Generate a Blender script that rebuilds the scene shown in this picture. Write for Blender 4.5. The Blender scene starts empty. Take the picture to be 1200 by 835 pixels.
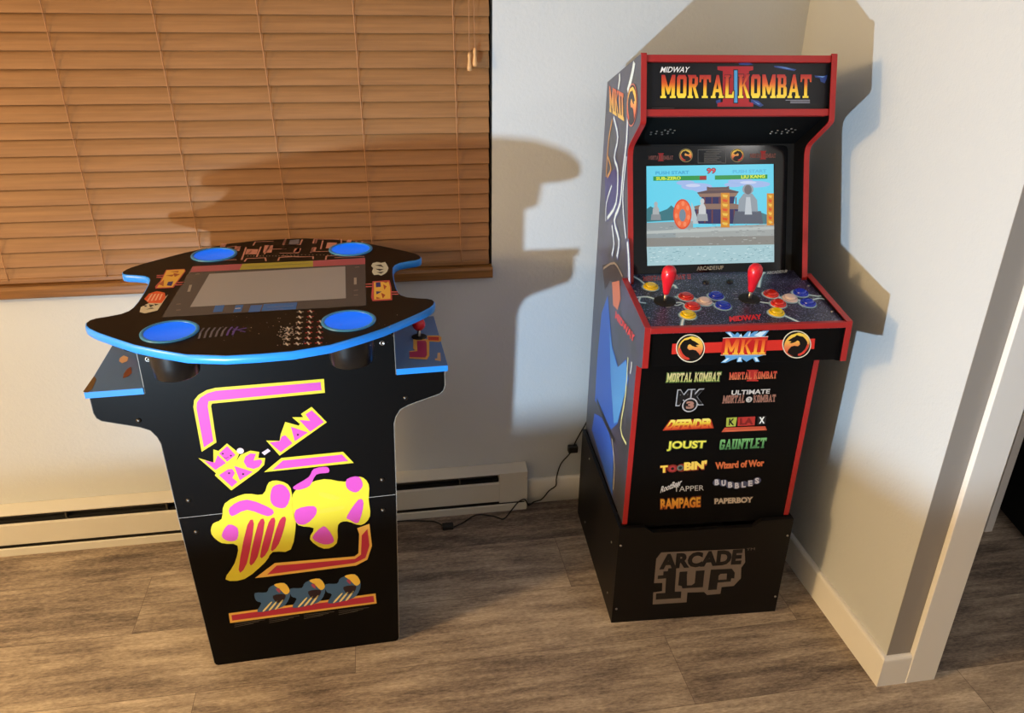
import bpy, bmesh, math, random
from mathutils import Vector, Matrix
from math import sin, cos, pi, radians

# ------------------------------------------------------------ camera, light, exposure
SC = bpy.context.scene
COL = SC.collection
SC.view_settings.view_transform = 'Standard'
SC.view_settings.look = 'None'
SC.view_settings.exposure = 0.0
SC.view_settings.gamma = 1.0
SC.view_settings.use_curve_mapping = False

cd = bpy.data.cameras.new('camera'); cam = bpy.data.objects.new('camera', cd); COL.objects.link(cam)
CP = {'loc': [-1.1942, -2.1997, 1.6181], 'yaw': 0.1740701253337316, 'pitch': 0.4456077847179261, 'roll': 0.01507919973956183, 'f': 932.4827158530468}
cam.location = CP['loc']
_y, _p, _r = CP['yaw'], CP['pitch'], CP['roll']
fw = Vector((sin(_y)*cos(_p), cos(_y)*cos(_p), -sin(_p)))
rt = Vector((cos(_y), -sin(_y), 0)); up = rt.cross(fw)
r2 = rt*cos(_r)+up*sin(_r); u2 = -rt*sin(_r)+up*cos(_r)
cam.matrix_world = Matrix((( r2.x, u2.x, -fw.x, CP['loc'][0]), (r2.y, u2.y, -fw.y, CP['loc'][1]), (r2.z, u2.z, -fw.z, CP['loc'][2]), (0, 0, 0, 1)))
cd.sensor_width = 36.0; cd.lens = 36.0*CP['f']/1200.0; cd.clip_start = .02
SC.camera = cam

wd = bpy.data.worlds.new('world'); SC.world = wd; wd.use_nodes = True
wd.node_tree.nodes['Background'].inputs[0].default_value = (.75, .8, 1, 1)
wd.node_tree.nodes['Background'].inputs[1].default_value = .02

def lamp(name, kind, loc, power, col, size, rot=None):
    l = bpy.data.lights.new(name, kind); l.energy = power; l.color = col; l.shadow_soft_size = size
    o = bpy.data.objects.new(name, l); o.location = loc; COL.objects.link(o)
    if rot: o.rotation_euler = rot
    return o
# low cool-white uplighter in front of the machines, left of the camera
A = lamp('uplighter_light', 'SPOT', (-2.1, -1.9, .63), 165, (.74, .99, 1.22), .02)
A.data.spot_size = radians(180); A.data.spot_blend = .075
A.rotation_euler = Vector((.034, -.23, -1)).to_track_quat('Z', 'Y').to_euler()
# strength shaped by direction: most light to the right, little straight up
A.data.use_nodes = True
_t = A.data.node_tree; _e = next(n for n in _t.nodes if n.type == 'EMISSION')
_g = _t.nodes.new('ShaderNodeNewGeometry'); _s = _t.nodes.new('ShaderNodeSeparateXYZ'); _t.links.new(_g.outputs['Incoming'], _s.inputs[0])
def _mr(src, a, b_, c, d):
    n = _t.nodes.new('ShaderNodeMapRange'); n.interpolation_type = 'SMOOTHSTEP'
    for i, v in zip((1, 2, 3, 4), (a, b_, c, d)): n.inputs[i].default_value = v
    _t.links.new(src, n.inputs[0]); return n.outputs[0]
_m = _t.nodes.new('ShaderNodeMath'); _m.operation = 'MULTIPLY'
_t.links.new(_mr(_s.outputs['X'], -.15, .62, .16, 1.0), _m.inputs[0]); _t.links.new(_mr(_s.outputs['Z'], .50, .75, 1.0, .30), _m.inputs[1])
_t.links.new(_m.outputs[0], _e.inputs['Strength'])
# warm shaded table lamp further left
B = lamp('table_lamp_light', 'POINT', (-4.5, -1.85, 1.9), 285, (1.0, .64, .28), .17)
# dim overhead fill, added to lift the floor and ambient; no lamp known there
FILL = lamp('overhead_fill', 'AREA', (.7, -2.5, 2.39), 9, (1.0, .95, .92), .5); FILL.data.shape = 'DISK'; FILL.data.size = .5

# ------------------------------------------------------------ helpers
def lin(c):
    return tuple(((v/255)/12.92 if v/255 <= .04045 else ((v/255+.055)/1.055)**2.4) for v in c[:3]) + (1.0,)

MATS = {}
def mat(name, rgb=None, rough=.5, metal=0, spec=.5, coat=0):
    m = bpy.data.materials.new(name); m.use_nodes = True
    b = m.node_tree.nodes['Principled BSDF']
    if rgb is not None: b.inputs['Base Color'].default_value = lin(rgb)
    b.inputs['Roughness'].default_value = rough; b.inputs['Metallic'].default_value = metal
    b.inputs['Specular IOR Level'].default_value = spec
    b.inputs['Coat Weight'].default_value = coat
    MATS[name] = m
    return m
def nd(m, t, **k):
    n = m.node_tree.nodes.new(t)
    for a, v in k.items(): setattr(n, a, v)
    return n
def lk(m, a, b): m.node_tree.links.new(a, b)
def pb(m): return m.node_tree.nodes['Principled BSDF']
def objco(m, scale=(1, 1, 1)):
    t = nd(m, 'ShaderNodeTexCoord'); mp = nd(m, 'ShaderNodeMapping'); mp.inputs['Scale'].default_value = scale
    lk(m, t.outputs['Object'], mp.inputs['Vector']); return mp.outputs[0]
def noise(m, co, scale, detail=4, rough=.6):
    n = nd(m, 'ShaderNodeTexNoise'); n.inputs['Scale'].default_value = scale
    n.inputs['Detail'].default_value = detail; n.inputs['Roughness'].default_value = rough
    lk(m, co, n.inputs['Vector']); return n.outputs['Fac']
def ramp(m, fac, stops):
    r = nd(m, 'ShaderNodeValToRGB'); e = r.color_ramp.elements
    e[0].position = stops[0][0]; e[0].color = lin(stops[0][1]); e[1].position = stops[-1][0]; e[1].color = lin(stops[-1][1])
    for p, c in stops[1:-1]:
        x = e.new(p); x.color = lin(c)
    lk(m, fac, r.inputs[0]); return r.outputs[0]
def bump(m, h, strength, dist=.002):
    b = nd(m, 'ShaderNodeBump'); b.inputs['Strength'].default_value = strength; b.inputs['Distance'].default_value = dist
    lk(m, h, b.inputs['Height']); lk(m, b.outputs[0], pb(m).inputs['Normal'])
def math_(m, op, a, b=None, c=None):
    n = nd(m, 'ShaderNodeMath', operation=op)
    for i, v in enumerate((a, b, c)):
        if v is None: continue
        if isinstance(v, (int, float)): n.inputs[i].default_value = v
        else: lk(m, v, n.inputs[i])
    return n.outputs[0]

# walls: off-white paint with an orange-peel texture
m = mat('painted_wall', (199, 203, 206), .75, spec=.25); co = objco(m)
bump(m, noise(m, co, 95, 3), .35, .0025)
m = mat('ceiling_paint', (208, 214, 222), .9)
m = mat('white_trim', (234, 232, 228), .4)
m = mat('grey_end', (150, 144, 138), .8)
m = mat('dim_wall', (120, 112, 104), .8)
m = mat('heater_white', (206, 202, 192), .45); co = objco(m, (1, 1, 1.6))
n_ = noise(m, co, 7, 4); lk(m, ramp(m, n_, [(0, (206, 202, 192)), (.68, (206, 202, 192)), (.78, (158, 116, 92)), (1, (130, 90, 70))]), pb(m).inputs['Base Color'])
m = mat('heater_dark', (66, 61, 55), .6)
m = mat('slot_black', (10, 9, 9), .8)
# floor: grey-brown wood planks running along x
m = mat('vinyl_plank', (110, 88, 68), .5, spec=.3)
tc = nd(m, 'ShaderNodeTexCoord'); sp = nd(m, 'ShaderNodeSeparateXYZ'); lk(m, tc.outputs['Object'], sp.inputs[0])
PW, PLN = .2285, 1.22
ry = math_(m, 'DIVIDE', math_(m, 'ADD', sp.outputs['Y'], 10*PW+.2075), PW)
row = math_(m, 'FLOOR', ry); fy = math_(m, 'FRACT', ry)
wn = nd(m, 'ShaderNodeTexWhiteNoise', noise_dimensions='1D'); lk(m, math_(m, 'ADD', row, 3.37), wn.inputs['W'])
offs = None   # where the end joints fall in each row
for k_, o_ in ((5, .55), (6, .992), (7, .49), (8, .10), (9, .696), (10, .30)):
    t_ = math_(m, 'MULTIPLY', math_(m, 'COMPARE', row, k_, .5), o_); offs = t_ if offs is None else math_(m, 'ADD', offs, t_)
rx = math_(m, 'DIVIDE', math_(m, 'ADD', sp.outputs['X'], offs), PLN)
colm = math_(m, 'FLOOR', rx); fx = math_(m, 'FRACT', rx)
cv = nd(m, 'ShaderNodeCombineXYZ'); lk(m, row, cv.inputs[0]); lk(m, colm, cv.inputs[1])
wn2 = nd(m, 'ShaderNodeTexWhiteNoise', noise_dimensions='2D'); lk(m, cv.outputs[0], wn2.inputs['Vector'])
tone = math_(m, 'MULTIPLY', wn2.outputs['Value'], .08)   # each row of planks has its own tone
for k_, o_ in ((5, .12), (6, .13), (7, .09), (8, .08), (9, .08), (10, .0)):
    tone = math_(m, 'ADD', tone, math_(m, 'MULTIPLY', math_(m, 'COMPARE', row, k_, .5), o_))
gv = nd(m, 'ShaderNodeCombineXYZ')
lk(m, math_(m, 'ADD', math_(m, 'MULTIPLY', sp.outputs['X'], 3.2), math_(m, 'MULTIPLY', wn2.outputs['Value'], 40)), gv.inputs[0])
lk(m, math_(m, 'MULTIPLY', sp.outputs['Y'], 26), gv.inputs[1]); lk(m, row, gv.inputs[2])
g1 = noise(m, gv.outputs[0], 1.3, 9, .68)
gv2 = nd(m, 'ShaderNodeCombineXYZ')
lk(m, math_(m, 'ADD', math_(m, 'MULTIPLY', sp.outputs['X'], 1.0), math_(m, 'MULTIPLY', wn2.outputs['Value'], 17)), gv2.inputs[0])
lk(m, math_(m, 'MULTIPLY', sp.outputs['Y'], 3.2), gv2.inputs[1]); lk(m, row, gv2.inputs[2])
g2 = noise(m, gv2.outputs[0], 3.2, 5, .6)
gv3 = nd(m, 'ShaderNodeCombineXYZ')
lk(m, math_(m, 'MULTIPLY', sp.outputs['X'], 60), gv3.inputs[0]); lk(m, math_(m, 'MULTIPLY', sp.outputs['Y'], 210), gv3.inputs[1])
g3 = noise(m, gv3.outputs[0], 1.0, 4, .7)
mix = math_(m, 'ADD', math_(m, 'ADD', math_(m, 'MULTIPLY', g1, .56), math_(m, 'MULTIPLY', g2, .40)), math_(m, 'ADD', tone, math_(m, 'MULTIPLY', g3, .44)))
colr = ramp(m, math_(m, 'SUBTRACT', mix, .31), [(.24, (56, 47, 41)), (.38, (106, 92, 82)), (.50, (152, 135, 118)), (.62, (188, 170, 148)), (.78, (226, 210, 188))])
ey = math_(m, 'MINIMUM', fy, math_(m, 'SUBTRACT', 1, fy)); ex = math_(m, 'MINIMUM', fx, math_(m, 'SUBTRACT', 1, fx))
gap = math_(m, 'MINIMUM', math_(m, 'MULTIPLY', ey, PW), math_(m, 'MULTIPLY', ex, PLN))
gm = math_(m, 'MULTIPLY', math_(m, 'LESS_THAN', gap, .0009), .75)
mx = nd(m, 'ShaderNodeMixRGB'); lk(m, gm, mx.inputs[0]); lk(m, colr, mx.inputs[1]); mx.inputs[2].default_value = lin((100, 84, 74))
lk(m, mx.outputs[0], pb(m).inputs['Base Color'])
bump(m, math_(m, 'SUBTRACT', math_(m, 'ADD', g1, g3), math_(m, 'MULTIPLY', gm, .6)), .25, .0015)

def wood(name, c1, c2, rough=.4):
    m = mat(name, c1, rough); co = objco(m, (2.2, 30, 60)); n1 = noise(m, co, 1.6, 6)
    lk(m, ramp(m, n1, [(.3, c1), (.7, c2)]), pb(m).inputs['Base Color']); return m
wood('slat_wood', (130, 90, 52), (152, 108, 66), .42)
wood('sill_wood', (104, 68, 32), (150, 102, 52), .3)
mat('ladder_cord', (170, 122, 84), .8)
mat('tassel_wood', (196, 150, 100), .35)
mat('dark_reveal', (14, 11, 9), .8)
m = mat('window_glass', (4, 5, 7), .05)
m = mat('black_laminate', (8, 7, 7), .42, spec=.12); co = objco(m); bump(m, noise(m, co, 260, 2), .12, .0006)
mat('black_plastic', (14, 13, 13), .3)
mat('matte_black', (8, 8, 8), .7)
mat('riser_laminate', (17, 14, 12), .45, spec=.2)
mat('board_edge', (150, 144, 136), .6)
mat('red_trim', (158, 30, 28), .42)
mat('blue_edge', (36, 132, 226), .32)
m = mat('cup_blue', (4, 80, 235), .35); pb(m).inputs['Emission Color'].default_value = lin((0, 110, 240)); pb(m).inputs['Emission Strength'].default_value = .7  # slight emission added to the liner colour to make its blue brighter
mat('cup_ring', (60, 142, 205), .3)
mat('steel', (150, 148, 145), .3, metal=1)
mat('dark_steel', (84, 80, 76), .38, metal=1)
mat('joystick_red', (206, 26, 40), .3, coat=.1)
mat('button_red', (214, 38, 22), .25, coat=.3)
mat('button_yellow', (240, 205, 10), .25, coat=.3)
mat('button_blue', (18, 48, 190), .25, coat=.3)
mat('button_white', (226, 200, 192), .3, coat=.3)
mat('cable_rubber', (12, 11, 11), .5)
mat('tray_art', (84, 122, 176), .35)
mat('marquee_face', (22, 21, 24), .35, spec=.3)
mat('bezel_black', (13, 14, 16), .12)
mat('table_black', (11, 9, 8), .42, spec=.25)
m = mat('side_print', (64, 62, 72), .3, spec=.6); co = objco(m); lk(m, ramp(m, noise(m, co, 9, 3), [(.35, (58, 58, 62)), (.7, (70, 66, 92))]), pb(m).inputs['Base Color'])
# star-field print of the control deck
m = mat('deck_print', (40, 36, 60), .35); co = objco(m)
n1 = noise(m, co, 330, 3, .85); n2 = noise(m, co, 14, 3)
base = ramp(m, n1, [(.46, (8, 9, 24)), (.54, (34, 34, 74)), (.60, (100, 104, 160)), (.66, (240, 245, 255))])
mm = nd(m, 'ShaderNodeMixRGB', blend_type='MULTIPLY'); mm.inputs[0].default_value = .9; lk(m, base, mm.inputs[1])
lk(m, ramp(m, n2, [(.35, (150, 150, 170)), (.5, (255, 255, 255)), (.65, (240, 170, 220))]), mm.inputs[2]); lk(m, mm.outputs[0], pb(m).inputs['Base Color'])
# printed ink (colour comes from the 'ink' attribute) and the two glossy variants
def inkmat(name, rough, emit=0, spec=.5):
    m = mat(name, None, rough, spec=spec); a = nd(m, 'ShaderNodeAttribute', attribute_name='ink')
    if emit:
        lk(m, a.outputs['Color'], pb(m).inputs['Emission Color']); pb(m).inputs['Emission Strength'].default_value = emit
        pb(m).inputs['Base Color'].default_value = (.01, .01, .01, 1)
    else: lk(m, a.outputs['Color'], pb(m).inputs['Base Color'])
    return m
inkmat('ink', .38); inkmat('lcd_picture', .25, .92); inkmat('plexi_print_sheen', .22, spec=.5); mat('speaker_black', (7, 7, 8), .75, spec=.1)

class B_:
    """collects geometry in one bmesh with material slots and ink colours"""
    def __init__(s): s.bm = bmesh.new(); s.ink = s.bm.loops.layers.float_color.new('ink'); s.slots = []
    def slot(s, n):
        if n not in s.slots: s.slots.append(n)
        return s.slots.index(n)
    def face(s, pts, mt, col=None, cols=None):
        vs = [s.bm.verts.new(p) for p in pts]
        try: f = s.bm.faces.new(vs)
        except ValueError: return None
        f.material_index = s.slot(mt)
        for i, l in enumerate(f.loops): l[s.ink] = (cols[i] if cols else (lin(col) if col else (.5, .5, .5, 1)))
        return f
    def box(s, a, b, mt):
        x0, y0, z0 = a; x1, y1, z1 = b
        P = [(x0, y0, z0), (x1, y0, z0), (x1, y1, z0), (x0, y1, z0), (x0, y0, z1), (x1, y0, z1), (x1, y1, z1), (x0, y1, z1)]
        vs = [s.bm.verts.new(p) for p in P]
        for q in ((0, 3, 2, 1), (4, 5, 6, 7), (0, 1, 5, 4), (1, 2, 6, 5), (2, 3, 7, 6), (3, 0, 4, 7)):
            f = s.bm.faces.new([vs[i] for i in q]); f.material_index = s.slot(mt)
    def prism(s, outline, fn, t0, t1, mt, edge=None, smooth=False):
        """outline: 2-D points; fn(a,b,t) -> 3-D; extruded t0..t1"""
        n = len(outline)
        lo = [s.bm.verts.new(fn(a, b, t0)) for a, b in outline]; hi = [s.bm.verts.new(fn(a, b, t1)) for a, b in outline]
        e = s.slot(edge or mt); k = s.slot(mt)
        f = s.bm.faces.new(lo[::-1]); f.material_index = k
        f = s.bm.faces.new(hi); f.material_index = k
        for i in range(n):
            j = (i+1) % n
            f = s.bm.faces.new((lo[i], lo[j], hi[j], hi[i])); f.material_index = e; f.smooth = smooth
    def lathe(s, prof, c, mt, n=28, axis=None, smooth=True, mts=None):
        """prof: (radius, height) list, revolved about axis through c"""
        q = Vector((0, 0, 1)).rotation_difference(Vector(axis) if axis else Vector((0, 0, 1)))
        rings = []
        for r, h in prof:
            if r < 1e-6: rings.append([s.bm.verts.new(Vector(c)+q @ Vector((0, 0, h)))])
            else: rings.append([s.bm.verts.new(Vector(c)+q @ Vector((r*cos(2*pi*i/n), r*sin(2*pi*i/n), h))) for i in range(n)])
        for k in range(len(rings)-1):
            a, b = rings[k], rings[k+1]; mi = s.slot(mts[k] if mts else mt)
            for i in range(n):
                j = (i+1) % n
                if len(a) == 1 and len(b) == 1: continue
                if len(a) == 1: f = s.bm.faces.new((a[0], b[j], b[i]))
                elif len(b) == 1: f = s.bm.faces.new((a[i], a[j], b[0]))
                else: f = s.bm.faces.new((a[i], a[j], b[j], b[i]))
                f.material_index = mi; f.smooth = smooth
    def tube(s, pts, r, mt, n=8):
        pts = [Vector(p) for p in pts]; rings = []
        for i, p in enumerate(pts):
            d = (pts[min(i+1, len(pts)-1)]-pts[max(i-1, 0)]).normalized()
            a = d.orthogonal().normalized() if not rings else (pa - d*pa.dot(d)).normalized()
            pa = a; b = d.cross(a)
            rings.append([s.bm.verts.new(p+a*r*cos(2*pi*k/n)+b*r*sin(2*pi*k/n)) for k in range(n)])
        mi = s.slot(mt)
        for a, b in zip(rings, rings[1:]):
            for k in range(n):
                f = s.bm.faces.new((a[k], a[(k+1) % n], b[(k+1) % n], b[k])); f.material_index = mi; f.smooth = True
        for rr in (rings[0][::-1], rings[-1]):
            f = s.bm.faces.new(rr); f.material_index = mi
    def make(s, name, parent=None, loc=None, bevel=0, label=None, recalc=True):
        if recalc: bmesh.ops.recalc_face_normals(s.bm, faces=[f for f in s.bm.faces if s.slots[f.material_index] not in ('ink', 'lcd_picture', 'plexi_print_sheen')])
        me = bpy.data.meshes.new(name); s.bm.to_mesh(me); s.bm.free()
        for n in s.slots: me.materials.append(MATS[n])
        o = bpy.data.objects.new(name, me); COL.objects.link(o)
        if loc: o.location = loc
        if parent: o.parent = parent
        if bevel:
            b = o.modifiers.new('bevel', 'BEVEL'); b.width = bevel; b.segments = 2; b.limit_method = 'ANGLE'; b.angle_limit = radians(50)
        if label: o['label'] = label
        return o

def tag(o, label, cat, group=None):
    o['label'] = label; o['category'] = cat
    if group: o['group'] = group
    return o
def empty(name, loc, rz=0):
    o = bpy.data.objects.new(name, None); o.empty_display_size = .1; o.location = loc; o.rotation_euler = (0, 0, rz); COL.objects.link(o); return o
def struct(b, name, **k):
    o = b.make(name, **k); o['kind'] = 'structure'; return o

def copy_tree(o, parent=None, loc=None):
    c = o.copy(); COL.objects.link(c)
    c.parent = parent if parent else o.parent
    if loc is not None: c.location = loc
    for ch in list(o.children): copy_tree(ch, c)
    return c

# ------------------------------------------------------------ printed artwork: outlines in metres on each panel
ART = [
('P','marq',[[-.0503,.125],[.0372,.1253],[.0375,.1171],[.027,.1147],[.0293,.0447],[.04,.0422],[.0403,.0339],[-.048,.0341],[-.0482,.0423],[-.0351,.0448],[-.0369,.1145],[-.0501,.1169]],(10,8,14),1,{}),
('P','marq',[[-.0482,.1233],[.0352,.1236],[.0355,.1157],[.0255,.1133],[.0277,.046],[.0379,.0436],[.0381,.0356],[-.0459,.0358],[-.0461,.0438],[-.0337,.0461],[-.0354,.1132],[-.048,.1155]],(165,22,32),2,{}),
('P','marq',[[-.0111,.1167],[.0002,.1167],[.0024,.0426],[-.009,.0426]],(8,8,16),3,{}),
('P','marq',[[-.0093,.1146],[-.0016,.1147],[.0005,.0446],[-.0072,.0446]],(75,150,205),4,{}),
('P','marq',[[.0838,.1251],[.106,.1238],[.1379,.1171],[.1325,.1136],[.1063,.1177],[.0858,.1217]],(38,62,128),1,{}),
('P','marq',[[.1814,.1042],[.1965,.1015],[.2121,.1049],[.211,.0974],[.2066,.0871],[.197,.0905],[.1948,.098],[.1835,.1001]],(38,62,128),1,{}),
('P','marq',[[.0328,.0521],[.0496,.0487],[.0629,.039],[.0556,.0349],[.0424,.0408],[.0331,.0425]],(38,62,128),1,{}),
('P','marq',[[-.0499,.0488],[-.039,.0529],[-.0387,.0392],[-.0459,.0351]],(38,62,128),1,{}),
('P','marq',[[.0009,.1302],[.0247,.1316],[.0351,.1276],[.0212,.1262],[.0028,.1268]],(38,62,128),1,{}),
('P','marq',[[.0894,.1237],[.1136,.1211],[.1305,.1164],[.1137,.1184]],(95,140,205),2,{}),
('P','marq',[[.1852,.1032],[.2077,.1022],[.2004,.0994]],(95,140,205),2,{}),
('P','marq',[[.0365,.0501],[.0554,.0408],[.0498,.0404]],(95,140,205),2,{}),
('T', 'marq', 'MIDWAY', [[-.1809, .1095], [-.1161, .1097], [-.1767, .1219]], (235, 235, 235), 5, {'bold': .012}),
('T', 'marq', 'MORTAL', [[-.1809, .0537], [-.0067, .0535], [-.1808, .1055]], (12, 6, 10), 5, {'bold': .075, 'mk': 1}),
('T', 'marq', 'KOMBAT', [[-.0005, .0535], [.177, .0533], [-.001, .1072]], (12, 6, 10), 5, {'bold': .075, 'mk': 1}),
('T', 'marq', 'MORTAL', [[-.1794, .0547], [-.0086, .0546], [-.1794, .1045]], [(0, (250, 225, 70)), (.35, (245, 190, 40)), (.6, (215, 90, 30)), (1, (170, 30, 35))], 6, {'mk': 1, 'bold': .02}),
('T', 'marq', 'KOMBAT', [[.0013, .0545], [.1747, .0544], [.0005, .1059]], [(0, (250, 225, 70)), (.35, (245, 190, 40)), (.6, (215, 90, 30)), (1, (170, 30, 35))], 6, {'mk': 1, 'bold': .02}),
('P','marq',[[.1146,.0506],[.1726,.0506],[.1727,.0492],[.1146,.0493]],(150,150,165),2,{}),
('P','marq',[[.1259,.0475],[.1728,.0475],[.1728,.0461],[.126,.0461]],(150,150,165),2,{}),
('P','marq',[[.126,.0448],[.1729,.0447],[.173,.0433],[.1261,.0434]],(150,150,165),2,{}),
('P','marq',[[-.1986,.0338],[-.1462,.0337],[-.1462,.0326],[-.1986,.0328]],(90,85,90),2,{}),
('P','bezel',[[-.1364,.3126],[-.1211,.3124],[-.1211,.3107],[-.1229,.3102],[-.1229,.2952],[-.121,.2947],[-.121,.2929],[-.1364,.293],[-.1364,.2948],[-.1341,.2953],[-.1341,.3103],[-.1364,.3108]],(150,25,25),1,{}),
('T', 'bezel', 'MORTAL KOMBAT', [[-.1609, .2968], [-.0979, .2962], [-.1609, .3066]], (120, 70, 62), 2, {'mk': 1, 'bold': .03}),
('P','bezel',[[.126,.3158],[.1418,.3157],[.1418,.3138],[.1399,.3133],[.1402,.2974],[.1421,.2969],[.1422,.295],[.1263,.2951],[.1263,.297],[.1287,.2975],[.1284,.3134],[.126,.314]],(150,25,25),1,{}),
('T', 'bezel', 'MORTAL KOMBAT', [[.0999, .299], [.1671, .2984], [.0997, .3098]], (120, 70, 62), 2, {'mk': 1, 'bold': .03}),
('P','bezel',[[-.0477,.3065],[-.0479,.3036],[-.0487,.3009],[-.05,.2983],[-.0517,.2959],[-.0538,.2939],[-.0563,.2923],[-.059,.2911],[-.062,.2904],[-.065,.2901],[-.068,.2904],[-.0709,.2912],[-.0737,.2924],[-.0762,.2941],[-.0783,.2962],[-.0801,.2985],[-.0814,.3011],[-.0822,.3039],[-.0824,.3068],[-.0822,.3096],[-.0814,.3124],[-.0802,.315],[-.0784,.3173],[-.0763,.3193],[-.0738,.321],[-.0711,.3222],[-.0682,.3229],[-.0652,.3231],[-.0622,.3228],[-.0592,.3221],[-.0565,.3208],[-.054,.3192],[-.0518,.3171],[-.0501,.3148],[-.0488,.3121],[-.048,.3094]],(170,150,95),1,{}),
('P','bezel',[[-.0489,.3065],[-.0491,.3038],[-.0498,.3013],[-.051,.2989],[-.0526,.2967],[-.0546,.2948],[-.0569,.2933],[-.0595,.2922],[-.0622,.2915],[-.065,.2913],[-.0678,.2916],[-.0705,.2923],[-.0731,.2934],[-.0754,.295],[-.0774,.2969],[-.079,.2991],[-.0802,.3015],[-.081,.3041],[-.0812,.3068],[-.081,.3094],[-.0803,.312],[-.0791,.3144],[-.0775,.3166],[-.0755,.3185],[-.0732,.32],[-.0707,.3211],[-.068,.3217],[-.0652,.322],[-.0624,.3217],[-.0596,.321],[-.0571,.3198],[-.0548,.3183],[-.0528,.3164],[-.0511,.3142],[-.0499,.3118],[-.0492,.3092]],(12,8,8),2,{}),
('P','bezel',[[-.0501,.3065],[-.0503,.3041],[-.051,.3017],[-.0521,.2994],[-.0536,.2974],[-.0554,.2957],[-.0575,.2943],[-.0599,.2933],[-.0624,.2927],[-.065,.2925],[-.0676,.2927],[-.0701,.2934],[-.0725,.2944],[-.0746,.2959],[-.0765,.2976],[-.078,.2997],[-.0791,.3019],[-.0798,.3043],[-.08,.3068],[-.0798,.3092],[-.0791,.3116],[-.0781,.3138],[-.0766,.3158],[-.0747,.3176],[-.0726,.319],[-.0703,.32],[-.0678,.3206],[-.0652,.3208],[-.0626,.3206],[-.0601,.3199],[-.0577,.3189],[-.0555,.3174],[-.0537,.3157],[-.0522,.3136],[-.0511,.3114],[-.0504,.309]],'DRG',3,{}),
('P','bezel',[[-.0793,.3076],[-.0779,.3018],[-.0741,.2965],[-.0688,.2935],[-.0659,.2938],[-.0668,.2958],[-.0709,.2971],[-.0748,.3011],[-.0772,.3067]],(205,60,45),5,{}),
('P','bezel',[[-.0683,.3169],[-.0652,.3182],[-.0631,.3162],[-.0599,.3148],[-.0568,.3128],[-.0543,.3112],[-.0564,.3107],[-.0588,.3102],[-.0561,.3085],[-.0592,.3082],[-.063,.3096],[-.066,.3116],[-.0682,.3103],[-.0689,.307],[-.0665,.3047],[-.0625,.3053],[-.0585,.3043],[-.055,.3006],[-.0535,.2973],[-.0563,.295],[-.0615,.2924],[-.0664,.2921],[-.0688,.2935],[-.0699,.2965],[-.0723,.2988],[-.0755,.3018],[-.0776,.3058],[-.0776,.3097],[-.0755,.3133],[-.0724,.3163]],(14,9,8),4,{}),
('P','bezel',[[.0845,.3054],[.0843,.3025],[.0836,.2997],[.0823,.2971],[.0806,.2947],[.0784,.2927],[.0759,.2911],[.0732,.2899],[.0702,.2891],[.0671,.2889],[.0641,.2892],[.0611,.29],[.0583,.2912],[.0558,.2929],[.0536,.295],[.0518,.2974],[.0504,.3],[.0496,.3028],[.0493,.3057],[.0495,.3086],[.0503,.3113],[.0515,.314],[.0533,.3163],[.0554,.3183],[.0579,.32],[.0606,.3212],[.0636,.3219],[.0666,.3221],[.0697,.3218],[.0727,.3211],[.0755,.3198],[.078,.3182],[.0802,.3161],[.082,.3137],[.0834,.3111],[.0842,.3083]],(170,150,95),1,{}),
('P','bezel',[[.0833,.3054],[.0831,.3027],[.0824,.3001],[.0812,.2977],[.0796,.2955],[.0776,.2936],[.0753,.2921],[.0727,.291],[.07,.2903],[.0671,.2901],[.0643,.2903],[.0615,.2911],[.0589,.2922],[.0565,.2938],[.0545,.2957],[.0528,.2979],[.0516,.3004],[.0508,.303],[.0505,.3057],[.0507,.3084],[.0514,.3109],[.0526,.3134],[.0542,.3156],[.0562,.3174],[.0585,.319],[.0611,.3201],[.0638,.3207],[.0667,.321],[.0695,.3207],[.0723,.32],[.0749,.3188],[.0773,.3173],[.0793,.3154],[.081,.3131],[.0822,.3107],[.083,.3081]],(12,8,8),2,{}),
('P','bezel',[[.0821,.3054],[.0819,.3029],[.0812,.3005],[.0801,.2983],[.0787,.2963],[.0768,.2945],[.0747,.2931],[.0723,.2921],[.0697,.2914],[.0671,.2912],[.0645,.2915],[.0619,.2922],[.0595,.2932],[.0573,.2947],[.0554,.2965],[.0539,.2985],[.0527,.3008],[.052,.3032],[.0517,.3057],[.0519,.3081],[.0526,.3105],[.0537,.3128],[.0552,.3148],[.057,.3165],[.0591,.318],[.0615,.319],[.0641,.3196],[.0667,.3198],[.0693,.3196],[.0719,.3189],[.0743,.3178],[.0765,.3164],[.0784,.3146],[.0799,.3126],[.0811,.3103],[.0818,.3079]],'DRG',3,{}),
('P','bezel',[[.0813,.3062],[.08,.3004],[.0762,.2952],[.071,.2922],[.068,.2926],[.0688,.2946],[.073,.2958],[.0769,.2998],[.0792,.3054]],(205,60,45),5,{}),
('P','bezel',[[.0699,.3158],[.0667,.3171],[.0646,.3152],[.0615,.3139],[.0583,.3119],[.0559,.3103],[.058,.3098],[.0605,.3092],[.0577,.3076],[.0609,.3072],[.0647,.3085],[.0677,.3105],[.07,.3092],[.0708,.3058],[.0683,.3035],[.0643,.3042],[.0602,.3033],[.0568,.2996],[.0554,.2963],[.0583,.294],[.0636,.2913],[.0685,.2909],[.071,.2922],[.072,.2952],[.0744,.2975],[.0776,.3005],[.0796,.3044],[.0795,.3084],[.0774,.3121],[.0742,.3151]],(14,9,8),4,{}),
('L','bezel',[[-.0341,.3198],[.0368,.3192],[.0372,.287],[-.0339,.2876],[-.0341,.3198]],.0008,(120,118,112),1,{}),
('P','bezel',[[-.0143,.3151],[.0259,.3148],[.0259,.3137],[-.0143,.314]],(105,102,98),1,{}),
('P','bezel',[[-.019,.3107],[.0203,.3104],[.0203,.3093],[-.019,.3096]],(105,102,98),1,{}),
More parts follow.
